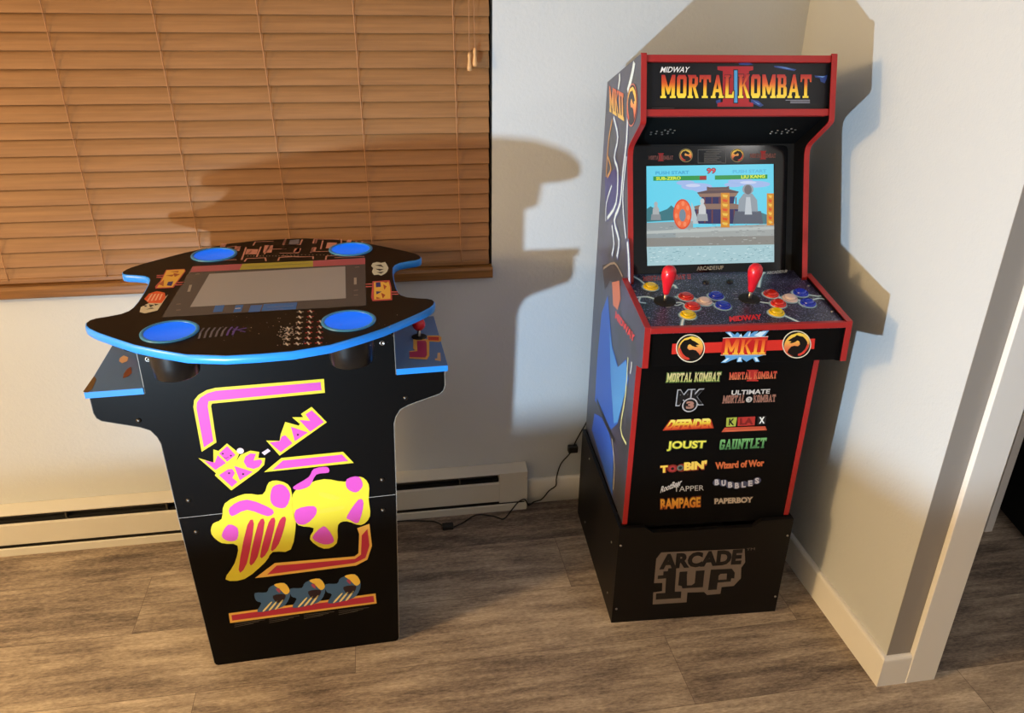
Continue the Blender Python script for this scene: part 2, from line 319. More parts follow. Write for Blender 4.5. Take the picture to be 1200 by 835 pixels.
('P','bezel',[[-.0189,.3067],[.0146,.3064],[.0146,.3053],[-.0189,.3056]],(105,102,98),1,{}),
('P','bezel',[[-.0189,.3027],[.0261,.3023],[.0261,.3012],[-.0189,.3016]],(105,102,98),1,{}),
('P','bezel',[[-.0189,.2987],[.0204,.2983],[.0204,.2972],[-.0189,.2975]],(105,102,98),1,{}),
('P','bezel',[[-.0188,.2951],[.0148,.2948],[.0148,.2937],[-.0188,.294]],(105,102,98),1,{}),
('P','bezel',[[-.0188,.2915],[.0262,.2911],[.0262,.29],[-.0188,.2904]],(105,102,98),1,{}),
('T', 'bezel', 'ARCADE1UP', [[-.0355, .022], [.0353, .0231], [-.0356, .0322]], (150, 148, 140), 1, {'bold': .05}),
('P','screen',[[-.1655,.2813],[.1617,.2835],[.1678,.0387],[-.1632,.0369]],(105,215,242),0,{}),
('P','screen',[[.0031,.2297],[.0018,.2274],[-.0022,.2252],[-.0086,.2235],[-.017,.2221],[-.0267,.2214],[-.0371,.2212],[-.0475,.2216],[-.0572,.2227],[-.0656,.2242],[-.0719,.2261],[-.076,.2284],[-.0773,.2307],[-.076,.233],[-.072,.2351],[-.0656,.2369],[-.0573,.2382],[-.0477,.239],[-.0373,.2392],[-.0268,.2388],[-.0171,.2378],[-.0087,.2362],[-.0023,.2343],[.0017,.232]],(165,190,238),1,{}),
('P','screen',[[-.042,.2393],[-.0428,.2376],[-.0451,.2362],[-.0489,.2349],[-.0538,.234],[-.0595,.2334],[-.0656,.2333],[-.0717,.2335],[-.0774,.2342],[-.0822,.2353],[-.086,.2366],[-.0883,.2382],[-.0892,.2398],[-.0884,.2414],[-.086,.2429],[-.0823,.2442],[-.0774,.2451],[-.0717,.2457],[-.0656,.2458],[-.0595,.2455],[-.0538,.2449],[-.0489,.2438],[-.0452,.2424],[-.0428,.2409]],(165,190,238),1,{}),
('P','screen',[[.0199,.2218],[.0188,.2199],[.0155,.2182],[.0102,.2168],[.0033,.2157],[-.0047,.2151],[-.0133,.215],[-.0219,.2154],[-.03,.2162],[-.0368,.2174],[-.0421,.219],[-.0454,.2208],[-.0466,.2227],[-.0455,.2245],[-.0422,.2262],[-.0369,.2276],[-.0301,.2287],[-.0221,.2293],[-.0135,.2295],[-.0049,.2291],[.0032,.2283],[.0101,.227],[.0154,.2255],[.0187,.2237]],(165,190,238),1,{}),
('P','screen',[[.1105,.2411],[.1094,.2391],[.1061,.2373],[.1008,.2357],[.0938,.2346],[.0857,.2339],[.0771,.2338],[.0684,.2341],[.0603,.235],[.0533,.2363],[.048,.238],[.0446,.2398],[.0435,.2418],[.0446,.2438],[.0479,.2456],[.0532,.2472],[.0601,.2483],[.0682,.249],[.0768,.2491],[.0855,.2488],[.0936,.2479],[.1006,.2466],[.1059,.245],[.1093,.2431]],(165,190,238),1,{}),
('P','screen',[[.154,.2337],[.1527,.2316],[.1489,.2297],[.1428,.2281],[.1348,.2269],[.1256,.2262],[.1156,.226],[.1056,.2264],[.0963,.2274],[.0884,.2288],[.0822,.2305],[.0784,.2325],[.077,.2347],[.0783,.2368],[.0821,.2387],[.0882,.2403],[.0961,.2415],[.1054,.2422],[.1153,.2424],[.1253,.242],[.1346,.241],[.1426,.2396],[.1488,.2379],[.1527,.2359]],(165,190,238),1,{}),
('P','screen',[[.0819,.2332],[.0811,.2317],[.0787,.2303],[.0749,.2292],[.07,.2283],[.0642,.2278],[.058,.2277],[.0518,.2279],[.046,.2286],[.0411,.2296],[.0373,.2309],[.0349,.2323],[.034,.2338],[.0348,.2353],[.0372,.2367],[.041,.2379],[.0459,.2388],[.0517,.2393],[.0578,.2394],[.064,.2391],[.0698,.2385],[.0748,.2375],[.0786,.2362],[.081,.2348]],(165,190,238),1,{}),
('P','screen',[[-.0277,.2328],[-.0284,.2317],[-.0303,.2308],[-.0333,.23],[-.0372,.2294],[-.0417,.229],[-.0466,.229],[-.0515,.2292],[-.0561,.2296],[-.06,.2303],[-.063,.2312],[-.0649,.2322],[-.0656,.2333],[-.0649,.2343],[-.063,.2352],[-.06,.236],[-.0561,.2366],[-.0516,.237],[-.0467,.2371],[-.0418,.2369],[-.0372,.2364],[-.0333,.2357],[-.0303,.2348],[-.0284,.2338]],(205,215,245),2,{}),
('P','screen',[[.1178,.2383],[.1171,.2373],[.1149,.2365],[.1115,.2358],[.107,.2352],[.1018,.2349],[.0962,.2349],[.0906,.2351],[.0854,.2355],[.0809,.2361],[.0775,.2369],[.0753,.2378],[.0746,.2388],[.0753,.2397],[.0774,.2405],[.0809,.2413],[.0853,.2418],[.0905,.2421],[.0961,.2421],[.1017,.2419],[.1069,.2415],[.1114,.2409],[.1148,.2401],[.117,.2392]],(205,215,245),2,{}),
('P','screen',[[-.1651,.177],[-.1548,.1836],[-.143,.1767],[-.1313,.1697],[-.1124,.1762],[-.1021,.1851],[-.0912,.1759],[-.084,.1486],[-.1651,.1454]],(60,120,130),1,{}),
('P','screen',[[.1071,.1591],[.1263,.1656],[.1458,.1585],[.1642,.1628],[.1648,.1351],[.1075,.1361]],(70,120,130),1,{}),
('P','screen',[[-.0111,.2299],[-.004,.228],[.0389,.2283],[.046,.2305],[.0476,.2214],[-.011,.2208]],(105,80,78),3,{}),
('P','screen',[[-.0361,.2158],[-.0039,.2221],[.0485,.2223],[.0716,.2166],[.0641,.2044],[-.0284,.2044]],(150,118,100),4,{}),
('P','screen',[[-.0361,.2158],[-.0039,.2212],[.0485,.2214],[.0716,.2166],[.0702,.2134],[-.0347,.2126]],(95,75,78),5,{}),
('P','screen',[[-.0251,.2048],[.0622,.2045],[.0586,.185],[-.0202,.1848]],(42,42,92),3,{}),
('P','screen',[[-.0439,.1819],[-.0178,.1875],[.0586,.1872],[.0827,.1823],[.078,.1733],[-.0415,.1742]],(140,110,95),4,{}),
('P','screen',[[-.0439,.1742],[.0804,.1732],[.081,.1366],[-.0436,.1388]],(48,46,95),3,{}),
('P','screen',[[-.018,.2038],[-.0151,.2037],[-.015,.1874],[-.0178,.1875]],(120,60,60),4,{}),
('P','screen',[[.001,.2035],[.0039,.2035],[.0041,.1871],[.0012,.1872]],(120,60,60),4,{}),
('P','screen',[[.0201,.2032],[.023,.2032],[.0232,.1868],[.0203,.1869]],(120,60,60),4,{}),
('P','screen',[[.044,.2029],[.0469,.2029],[.0471,.1865],[.0442,.1865]],(120,60,60),4,{}),
('P','screen',[[.0632,.2026],[.066,.2026],[.0663,.1862],[.0634,.1863]],(120,60,60),4,{}),
('P','screen',[[-.0367,.1732],[-.0329,.1732],[-.0326,.1409],[-.0365,.1409]],(110,60,62),4,{}),
('P','screen',[[-.0177,.1729],[-.0139,.1729],[-.0136,.1405],[-.0174,.1406]],(110,60,62),4,{}),
('P','screen',[[.0014,.1726],[.0052,.1726],[.0055,.1402],[.0017,.1403]],(110,60,62),4,{}),
('P','screen',[[.0588,.1717],[.0626,.1717],[.0631,.1392],[.0593,.1393]],(110,60,62),4,{}),
('P','screen',[[.0732,.1715],[.0771,.1715],[.0776,.139],[.0737,.139]],(110,60,62),4,{}),
('P','screen',[[-.1651,.1432],[-.046,.1456],[-.0457,.1023],[-.1651,.1]],(150,160,162),4,{}),
('P','screen',[[-.0502,.1934],[-.0366,.1569],[-.0317,.1386],[-.0498,.1389]],(185,200,205),4,{}),
('P','screen',[[-.1368,.1888],[-.1372,.1862],[-.1386,.1842],[-.1405,.1831],[-.1427,.1831],[-.1447,.1843],[-.146,.1864],[-.1465,.1889],[-.146,.1914],[-.1447,.1934],[-.1427,.1946],[-.1406,.1945],[-.1386,.1934],[-.1372,.1913]],(175,180,182),5,{}),
('P','screen',[[-.1454,.1839],[-.1379,.1838],[-.1337,.1765],[-.1329,.163],[-.1502,.1632],[-.1495,.1768]],(175,180,182),5,{}),
('P','screen',[[-.1529,.1642],[-.1303,.1638],[-.1284,.1493],[-.1547,.1498]],(140,146,150),5,{}),
('P','screen',[[-.0172,.1938],[-.0177,.1907],[-.0192,.1882],[-.0214,.1868],[-.0238,.1868],[-.026,.1883],[-.0275,.1908],[-.0281,.1939],[-.0276,.1971],[-.0261,.1996],[-.0239,.2009],[-.0215,.2009],[-.0193,.1995],[-.0178,.1969]],(205,208,210),5,{}),
('P','screen',[[-.0268,.1878],[-.0184,.1877],[-.0137,.1787],[-.0127,.1619],[-.032,.1622],[-.0313,.1789]],(205,208,210),5,{}),
('P','screen',[[-.0349,.1634],[-.0098,.163],[-.0075,.145],[-.0369,.1455]],(160,165,170),5,{}),
('P','screen',[[.1102,.2216],[.1089,.2161],[.1048,.2117],[.099,.2093],[.0924,.2094],[.0865,.2119],[.0823,.2164],[.0808,.2219],[.0821,.2274],[.0861,.2318],[.092,.2342],[.0986,.2341],[.1045,.2316],[.1087,.2271]],(150,160,170),5,{}),
('P','screen',[[.0843,.2112],[.107,.2109],[.1198,.195],[.1226,.1655],[.0703,.1663],[.0721,.1957]],(150,160,170),5,{}),
('P','screen',[[.0623,.1684],[.1306,.1673],[.1369,.1356],[.0571,.137]],(92,98,112),5,{}),
('P','screen',[[.091,.2027],[.1016,.2026],[.1071,.1591],[.0878,.1594]],(195,203,210),6,{}),
('P','screen',[[.1051,.2207],[.1045,.2162],[.1024,.2124],[.0994,.2099],[.0957,.209],[.092,.21],[.0888,.2126],[.0867,.2164],[.0859,.2209],[.0865,.2255],[.0886,.2293],[.0916,.2318],[.0953,.2326],[.099,.2317],[.1021,.2291],[.1043,.2252]],(112,108,112),6,{}),
('P','screen',[[-.0499,.1625],[-.0506,.1536],[-.0525,.1453],[-.0557,.1379],[-.06,.132],[-.065,.1279],[-.0706,.1259],[-.0763,.126],[-.0819,.1282],[-.0869,.1325],[-.0912,.1385],[-.0945,.146],[-.0966,.1544],[-.0973,.1633],[-.0967,.1722],[-.0947,.1805],[-.0915,.1878],[-.0872,.1937],[-.0822,.1977],[-.0767,.1998],[-.071,.1997],[-.0655,.1975],[-.0604,.1933],[-.0561,.1873],[-.0528,.1799],[-.0507,.1715]],(225,75,35),6,{}),
('P','screen',[[-.0528,.1626],[-.0533,.1545],[-.0551,.147],[-.0579,.1404],[-.0616,.135],[-.0661,.1313],[-.0709,.1295],[-.076,.1296],[-.0809,.1316],[-.0853,.1355],[-.0891,.1409],[-.092,.1476],[-.0938,.1552],[-.0945,.1633],[-.0939,.1713],[-.0922,.1788],[-.0893,.1854],[-.0856,.1907],[-.0812,.1943],[-.0763,.1962],[-.0713,.1961],[-.0664,.1941],[-.062,.1903],[-.0582,.1849],[-.0553,.1782],[-.0534,.1706]],(245,110,60),7,{}),
('P','screen',[[-.0651,.1601],[-.0657,.1542],[-.0675,.1492],[-.0703,.1459],[-.0735,.1448],[-.0768,.146],[-.0796,.1494],[-.0815,.1544],[-.0822,.1603],[-.0815,.1662],[-.0797,.1712],[-.077,.1745],[-.0737,.1756],[-.0705,.1744],[-.0677,.171],[-.0658,.166]],(120,140,155),8,{}),
('P','screen',[[-.0539,.1548],[-.0547,.1511],[-.0568,.1488],[-.0595,.1489],[-.0616,.1512],[-.0625,.155],[-.0617,.1587],[-.0596,.161],[-.0569,.1609],[-.0548,.1586]],(250,140,95),8,{}),
('P','screen',[[-.0634,.1382],[-.0641,.1345],[-.0663,.1322],[-.0689,.1322],[-.0711,.1346],[-.0719,.1384],[-.0711,.1421],[-.069,.1444],[-.0663,.1443],[-.0642,.142]],(250,140,95),8,{}),
('P','screen',[[-.0773,.1402],[-.0781,.1364],[-.0802,.1342],[-.0829,.1342],[-.085,.1366],[-.0859,.1403],[-.0851,.1441],[-.0829,.1463],[-.0803,.1463],[-.0782,.1439]],(250,140,95),8,{}),
('P','screen',[[-.0853,.1592],[-.0861,.1555],[-.0882,.1532],[-.0908,.1533],[-.093,.1556],[-.0938,.1593],[-.093,.1631],[-.0909,.1653],[-.0883,.1653],[-.0861,.163]],(250,140,95),8,{}),
('P','screen',[[-.0813,.1809],[-.0821,.1772],[-.0842,.1749],[-.0868,.175],[-.0889,.1773],[-.0898,.181],[-.089,.1848],[-.0869,.187],[-.0842,.187],[-.0821,.1847]],(250,140,95),8,{}),
('P','screen',[[-.0683,.189],[-.0691,.1853],[-.0712,.183],[-.0739,.1831],[-.076,.1854],[-.0768,.1892],[-.076,.1929],[-.0739,.1951],[-.0713,.1951],[-.0692,.1928]],(250,140,95),8,{}),
('P','screen',[[-.0562,.1774],[-.0569,.1737],[-.0591,.1714],[-.0617,.1715],[-.0638,.1738],[-.0647,.1776],[-.0639,.1813],[-.0618,.1836],[-.0591,.1835],[-.057,.1812]],(250,140,95),8,{}),
('P','screen',[[.0248,.214],[.0477,.2137],[.0488,.128],[.0258,.1284]],(215,140,40),7,{}),
('P','screen',[[.0286,.2104],[.043,.2084],[.0411,.202],[.0306,.204]],(240,195,80),8,{}),
('P','screen',[[.0288,.199],[.0431,.1969],[.0413,.1906],[.0307,.1926]],(225,85,35),8,{}),
('P','screen',[[.0289,.1875],[.0433,.1855],[.0414,.1792],[.0309,.1811]],(240,195,80),8,{}),
('P','screen',[[.029,.1761],[.0434,.1741],[.0416,.1677],[.031,.1697]],(225,85,35),8,{}),
('P','screen',[[.0292,.1646],[.0436,.1626],[.0417,.1562],[.0312,.1582]],(240,195,80),8,{}),
('P','screen',[[.0293,.1532],[.0437,.1511],[.0419,.1447],[.0313,.1467]],(225,85,35),8,{}),
('P','screen',[[.0295,.1417],[.0439,.1396],[.042,.1332],[.0315,.1352]],(240,195,80),8,{}),
('P','screen',[[.1448,.2111],[.1632,.2108],[.1649,.1305],[.1464,.1309]],(215,140,40),7,{}),
('P','screen',[[.1487,.2074],[.1585,.2054],[.1567,.199],[.1508,.201]],(240,195,80),8,{}),
('P','screen',[[.149,.1967],[.1587,.1948],[.1569,.1884],[.151,.1903]],(225,85,35),8,{}),
('P','screen',[[.1492,.1861],[.1589,.1841],[.1571,.1777],[.1512,.1797]],(240,195,80),8,{}),
('P','screen',[[.1494,.1754],[.1591,.1735],[.1573,.1671],[.1515,.169]],(225,85,35),8,{}),
('P','screen',[[.1496,.1648],[.1593,.1628],[.1575,.1564],[.1517,.1583]],(240,195,80),8,{}),
('P','screen',[[.1498,.1541],[.1596,.1521],[.1577,.1457],[.1519,.1476]],(225,85,35),8,{}),
('P','screen',[[.15,.1434],[.1598,.1414],[.158,.1349],[.1521,.1369]],(240,195,80),8,{}),
('P','screen',[[-.091,.1282],[.1657,.1351],[.1665,.0982],[-.0909,.0977]],(165,170,168),5,{}),
('P','screen',[[-.1651,.1228],[-.0459,.126],[.1659,.1282],[.166,.1213],[-.1651,.116]],(188,195,192),6,{}),
('P','screen',[[-.1651,.1055],[.1664,.1051],[.167,.075],[-.1651,.0773]],(140,138,132),6,{}),
('P','screen',[[-.1651,.0841],[.1668,.0833],[.1678,.0387],[-.1632,.0369]],(170,205,212),7,{}),
('P','screen',[[-.0869,.077],[-.082,.0774],[-.082,.076],[-.0869,.0759]],(215,235,238),8,{}),
('P','screen',[[-.1333,.0801],[-.1261,.0804],[-.1261,.079],[-.1333,.0789]],(140,180,190),8,{}),
('P','screen',[[.095,.0531],[.1002,.0535],[.1003,.0521],[.0951,.0519]],(120,160,172),8,{}),
('P','screen',[[-.0471,.0533],[-.0433,.0536],[-.0433,.0523],[-.0471,.0521]],(120,160,172),8,{}),
('P','screen',[[.141,.079],[.1477,.0793],[.1478,.0779],[.141,.0778]],(140,180,190),8,{}),
('P','screen',[[.0947,.0732],[.0987,.0736],[.0987,.0722],[.0947,.072]],(215,235,238),8,{}),
('P','screen',[[.1169,.0461],[.1198,.0465],[.1198,.0451],[.1169,.0449]],(215,235,238),8,{}),
('P','screen',[[.0319,.0567],[.0356,.0571],[.0357,.0557],[.0319,.0555]],(140,180,190),8,{}),
('P','screen',[[-.0833,.0709],[-.0765,.0712],[-.0765,.0698],[-.0833,.0697]],(140,180,190),8,{}),
('P','screen',[[-.1595,.0707],[-.1526,.0711],[-.1526,.0697],[-.1595,.0696]],(140,180,190),8,{}),
('P','screen',[[.1104,.0621],[.1151,.0625],[.1151,.0611],[.1104,.0609]],(215,235,238),8,{}),
('P','screen',[[-.0702,.0648],[-.0662,.0652],[-.0662,.0638],[-.0702,.0636]],(120,160,172),8,{}),
('P','screen',[[.0986,.0785],[.1034,.0789],[.1035,.0775],[.0986,.0773]],(120,160,172),8,{}),
('P','screen',[[.1591,.0615],[.1641,.0619],[.1641,.0605],[.1592,.0603]],(140,180,190),8,{}),
('P','screen',[[-.0526,.0457],[-.0498,.0461],[-.0498,.0447],[-.0526,.0445]],(120,160,172),8,{}),
('P','screen',[[.1318,.0575],[.1357,.0579],[.1357,.0565],[.1318,.0563]],(215,235,238),8,{}),
('P','screen',[[-.0485,.0544],[-.0428,.0547],[-.0427,.0534],[-.0485,.0532]],(215,235,238),8,{}),
('P','screen',[[-.0987,.0694],[-.0927,.0697],[-.0927,.0684],[-.0987,.0682]],(120,160,172),8,{}),
('P','screen',[[-.0736,.0603],[-.0706,.0607],[-.0706,.0593],[-.0736,.0591]],(120,160,172),8,{}),
('P','screen',[[.1384,.0697],[.1411,.0701],[.1411,.0687],[.1385,.0684]],(120,160,172),8,{}),
('P','screen',[[.0616,.0487],[.0679,.049],[.068,.0476],[.0616,.0475]],(215,235,238),8,{}),
('P','screen',[[.1465,.0792],[.1506,.0796],[.1507,.0782],[.1465,.078]],(215,235,238),8,{}),
('P','screen',[[-.1133,.058],[-.1073,.0584],[-.1073,.057],[-.1133,.0568]],(140,180,190),8,{}),
('P','screen',[[-.1372,.0593],[-.1333,.0597],[-.1333,.0583],[-.1372,.0581]],(215,235,238),8,{}),
('P','screen',[[-.0823,.0597],[-.0782,.0601],[-.0782,.0587],[-.0823,.0585]],(120,160,172),8,{}),
('P','screen',[[-.1588,.0793],[-.1546,.0797],[-.1546,.0783],[-.1588,.0781]],(120,160,172),8,{}),
('P','screen',[[.0964,.0449],[.0994,.0453],[.0994,.0439],[.0965,.0437]],(140,180,190),8,{}),
('P','screen',[[.1539,.0649],[.157,.0653],[.157,.0639],[.154,.0637]],(120,160,172),8,{}),
('P','screen',[[-.1421,.0552],[-.1362,.0555],[-.1362,.0541],[-.1421,.054]],(140,180,190),8,{}),
('P','screen',[[-.1144,.0793],[-.109,.0796],[-.109,.0783],[-.1144,.0781]],(215,235,238),8,{}),
('P','screen',[[-.0597,.0793],[-.0557,.0797],[-.0557,.0783],[-.0597,.0781]],(140,180,190),8,{}),
('P','screen',[[.159,.0568],[.1641,.0572],[.1641,.0558],[.1591,.0556]],(120,160,172),8,{}),
('P','screen',[[-.085,.0663],[-.0815,.0667],[-.0814,.0653],[-.085,.0651]],(120,160,172),8,{}),
('P','screen',[[-.0204,.0578],[-.0136,.0581],[-.0136,.0567],[-.0204,.0566]],(215,235,238),8,{}),
('P','screen',[[-.0029,.0793],[.0008,.0796],[.0008,.0783],[-.0029,.0781]],(215,235,238),8,{}),
('P','screen',[[.0061,.0533],[.0131,.0536],[.0131,.0522],[.0061,.0521]],(215,235,238),8,{}),
('P','screen',[[-.1169,.079],[-.1116,.0793],[-.1116,.0779],[-.1169,.0778]],(215,235,238),8,{}),
('P','screen',[[.1568,.0656],[.1627,.066],[.1628,.0646],[.1568,.0644]],(140,180,190),8,{}),
('P','screen',[[.0919,.0538],[.0964,.0542],[.0964,.0528],[.0919,.0526]],(215,235,238),8,{}),
('P','screen',[[-.0246,.0479],[-.0175,.0482],[-.0174,.0468],[-.0246,.0467]],(140,180,190),8,{}),
('P','screen',[[.1352,.0681],[.1401,.0684],[.1402,.067],[.1352,.0669]],(140,180,190),8,{}),
('P','screen',[[.1274,.0688],[.1326,.0692],[.1327,.0678],[.1274,.0676]],(215,235,238),8,{}),
('P','screen',[[.0477,.0561],[.0519,.0565],[.0519,.0551],[.0477,.0549]],(215,235,238),8,{}),
('P','screen',[[-.0369,.0631],[-.0294,.0634],[-.0294,.062],[-.0369,.0619]],(215,235,238),8,{}),
('P','screen',[[.0518,.0786],[.0549,.079],[.0549,.0776],[.0518,.0774]],(140,180,190),8,{}),
('P','screen',[[.1498,.0563],[.1569,.0566],[.1569,.0552],[.1498,.0551]],(120,160,172),8,{}),
('P','screen',[[.0583,.0639],[.0647,.0642],[.0647,.0628],[.0584,.0627]],(215,235,238),8,{}),
('P','screen',[[.1361,.0722],[.1396,.0726],[.1396,.0712],[.1361,.071]],(120,160,172),8,{}),
('P','screen',[[-.1121,.0595],[-.1091,.0599],[-.1091,.0585],[-.1121,.0583]],(215,235,238),8,{}),
('P','screen',[[.0981,.0525],[.1035,.0528],[.1035,.0514],[.0981,.0513]],(120,160,172),8,{}),
('P','screen',[[.1202,.0729],[.1258,.0732],[.1259,.0718],[.1202,.0717]],(140,180,190),8,{}),
('P','screen',[[.1008,.0602],[.1081,.0605],[.1081,.0592],[.1008,.059]],(215,235,238),8,{}),
('P','screen',[[-.0218,.0777],[-.0163,.078],[-.0163,.0766],[-.0218,.0765]],(140,180,190),8,{}),
('P','screen',[[-.0057,.0501],[.0008,.0504],[.0008,.049],[-.0057,.0489]],(140,180,190),8,{}),
('P','screen',[[-.1487,.0781],[-.1416,.0784],[-.1416,.077],[-.1487,.0769]],(140,180,190),8,{}),
('P','screen',[[-.0674,.0685],[-.0646,.0689],[-.0646,.0675],[-.0674,.0673]],(120,160,172),8,{}),
('P','screen',[[.0116,.067],[.0161,.0673],[.0161,.066],[.0117,.0658]],(215,235,238),8,{}),
('P','screen',[[.0815,.05],[.0844,.0504],[.0845,.049],[.0815,.0488]],(215,235,238),8,{}),
('P','screen',[[-.1255,.0592],[-.1205,.0595],[-.1205,.0581],[-.1255,.058]],(215,235,238),8,{}),
('P','screen',[[-.0234,.0504],[-.0206,.0508],[-.0206,.0494],[-.0234,.0492]],(215,235,238),8,{}),
('P','screen',[[.121,.0731],[.1284,.0734],[.1284,.072],[.121,.0719]],(215,235,238),8,{}),
('P','screen',[[-.0093,.0763],[-.006,.0766],[-.006,.0753],[-.0093,.0751]],(140,180,190),8,{}),
('P','screen',[[.1187,.0738],[.1229,.0741],[.1229,.0728],[.1187,.0726]],(120,160,172),8,{}),
('P','screen',[[.114,.0709],[.1203,.0712],[.1203,.0698],[.1141,.0697]],(120,160,172),8,{}),
('P','screen',[[-.16,.0701],[-.1571,.0704],[-.1571,.0691],[-.16,.0689]],(140,180,190),8,{}),
('P','screen',[[.0903,.0589],[.0931,.0593],[.0932,.0579],[.0903,.0577]],(140,180,190),8,{}),
('P','screen',[[-.0838,.0511],[-.0802,.0514],[-.0802,.0501],[-.0838,.0499]],(215,235,238),8,{}),
('P','screen',[[-.1045,.0506],[-.0986,.0509],[-.0986,.0495],[-.1045,.0494]],(120,160,172),8,{}),
('P','screen',[[.0329,.0693],[.0395,.0696],[.0395,.0682],[.033,.0681]],(215,235,238),8,{}),
('P','screen',[[.0199,.0474],[.0265,.0477],[.0265,.0464],[.0199,.0462]],(140,180,190),8,{}),
('P','screen',[[.0341,.0647],[.0379,.0651],[.0379,.0637],[.0341,.0635]],(120,160,172),8,{}),
('P','screen',[[.0292,.0457],[.0323,.046],[.0324,.0447],[.0292,.0445]],(215,235,238),8,{}),
('P','screen',[[-.1357,.0758],[-.1324,.0762],[-.1324,.0748],[-.1357,.0746]],(140,180,190),8,{}),
('P','screen',[[.1278,.0668],[.1345,.0672],[.1345,.0658],[.1278,.0656]],(140,180,190),8,{}),
('P','screen',[[.0544,.0491],[.0589,.0495],[.0589,.0481],[.0544,.0479]],(120,160,172),8,{}),
('P','screen',[[.1389,.0736],[.1433,.0739],[.1433,.0726],[.1389,.0724]],(140,180,190),8,{}),
('P','screen',[[-.1063,.0499],[-.1039,.0503],[-.1039,.0489],[-.1063,.0487]],(140,180,190),8,{}),
('P','screen',[[.1436,.0506],[.1504,.0509],[.1504,.0495],[.1437,.0494]],(215,235,238),8,{}),
('P','screen',[[.1445,.0743],[.1522,.0746],[.1522,.0732],[.1445,.0731]],(140,180,190),8,{}),
('P','screen',[[.0499,.0453],[.0564,.0456],[.0564,.0442],[.0499,.0441]],(120,160,172),8,{}),
('P','screen',[[.1494,.0758],[.1544,.0761],[.1544,.0747],[.1494,.0745]],(140,180,190),8,{}),
('P','screen',[[.1226,.0721],[.1267,.0725],[.1267,.0711],[.1227,.0709]],(140,180,190),8,{}),
('P','screen',[[.1363,.0656],[.14,.066],[.14,.0646],[.1363,.0644]],(140,180,190),8,{}),
('P','screen',[[-.0056,.0726],[-.002,.073],[-.002,.0716],[-.0056,.0714]],(215,235,238),8,{}),
('P','screen',[[-.0579,.0587],[-.0508,.059],[-.0507,.0576],[-.0579,.0575]],(215,235,238),8,{}),
('P','screen',[[-.0344,.0665],[-.0305,.0668],[-.0305,.0655],[-.0343,.0653]],(215,235,238),8,{}),
('P','screen',[[-.0308,.08],[-.0237,.0803],[-.0237,.0789],[-.0308,.0788]],(120,160,172),8,{}),
('P','screen',[[-.0156,.0608],[-.0111,.0611],[-.011,.0598],[-.0156,.0596]],(215,235,238),8,{}),
('P','screen',[[-.0382,.0795],[-.0354,.0799],[-.0354,.0785],[-.0382,.0783]],(140,180,190),8,{}),
('P','screen',[[.1517,.045],[.1574,.0453],[.1574,.0439],[.1517,.0438]],(215,235,238),8,{}),
('P','screen',[[-.0626,.0774],[-.0577,.0777],[-.0577,.0764],[-.0626,.0762]],(215,235,238),8,{}),
('P','screen',[[.0428,.0635],[.0494,.0638],[.0494,.0624],[.0429,.0623]],(140,180,190),8,{}),
('P','screen',[[-.1147,.0724],[-.1116,.0728],[-.1116,.0715],[-.1146,.0712]],(215,235,238),8,{}),
('P','screen',[[-.147,.067],[-.141,.0673],[-.141,.066],[-.1469,.0658]],(140,180,190),8,{}),
('P','screen',[[.0131,.0467],[.0156,.0471],[.0156,.0457],[.0131,.0455]],(215,235,238),8,{}),
('P','screen',[[-.0838,.0544],[-.0812,.0548],[-.0812,.0534],[-.0838,.0532]],(120,160,172),8,{}),
('P','screen',[[-.0612,.0763],[-.0542,.0766],[-.0542,.0752],[-.0612,.0751]],(120,160,172),8,{}),
('P','screen',[[.044,.0588],[.0501,.0591],[.0502,.0578],[.044,.0576]],(140,180,190),8,{}),
('P','screen',[[.0725,.0571],[.0796,.0574],[.0796,.056],[.0725,.0559]],(120,160,172),8,{}),
('P','screen',[[.0686,.0605],[.071,.0609],[.0711,.0595],[.0686,.0593]],(140,180,190),8,{}),
('P','screen',[[.1207,.0745],[.124,.0749],[.124,.0735],[.1207,.0733]],(215,235,238),8,{}),
('P','screen',[[.1091,.063],[.1136,.0633],[.1136,.0619],[.1092,.0618]],(120,160,172),8,{}),
('P','screen',[[-.1099,.0497],[-.1055,.0501],[-.1055,.0487],[-.1099,.0485]],(140,180,190),8,{}),
('P','screen',[[.0567,.0499],[.06,.0503],[.06,.0489],[.0567,.0487]],(215,235,238),8,{}),
('P','screen',[[-.1422,.0467],[-.1352,.047],[-.1352,.0456],[-.1422,.0455]],(215,235,238),8,{}),
('P','screen',[[-.1558,.0475],[-.153,.0479],[-.153,.0465],[-.1558,.0463]],(120,160,172),8,{}),
('P','screen',[[-.125,.0596],[-.1214,.0599],[-.1214,.0586],[-.125,.0584]],(120,160,172),8,{}),
('P','screen',[[.015,.0636],[.0202,.064],[.0202,.0626],[.015,.0624]],(140,180,190),8,{}),
('P','screen',[[.1225,.064],[.1287,.0644],[.1288,.063],[.1225,.0628]],(140,180,190),8,{}),
('P','screen',[[.1345,.0469],[.1387,.0472],[.1388,.0458],[.1345,.0456]],(215,235,238),8,{}),
('P','screen',[[-.107,.0622],[-.1041,.0626],[-.1041,.0613],[-.107,.061]],(120,160,172),8,{}),
('P','screen',[[.0363,.0482],[.0437,.0485],[.0437,.0471],[.0364,.047]],(215,235,238),8,{}),
('P','screen',[[.105,.0655],[.1077,.0659],[.1077,.0645],[.1051,.0643]],(140,180,190),8,{}),
('P','screen',[[.0402,.0713],[.0457,.0716],[.0457,.0702],[.0402,.0701]],(140,180,190),8,{}),
('P','screen',[[.0896,.0633],[.0964,.0636],[.0964,.0622],[.0896,.0621]],(215,235,238),8,{}),
('P','screen',[[-.1354,.0726],[-.1284,.0729],[-.1284,.0715],[-.1354,.0714]],(215,235,238),8,{}),
('P','screen',[[.0489,.0557],[.053,.056],[.053,.0546],[.0489,.0545]],(140,180,190),8,{}),
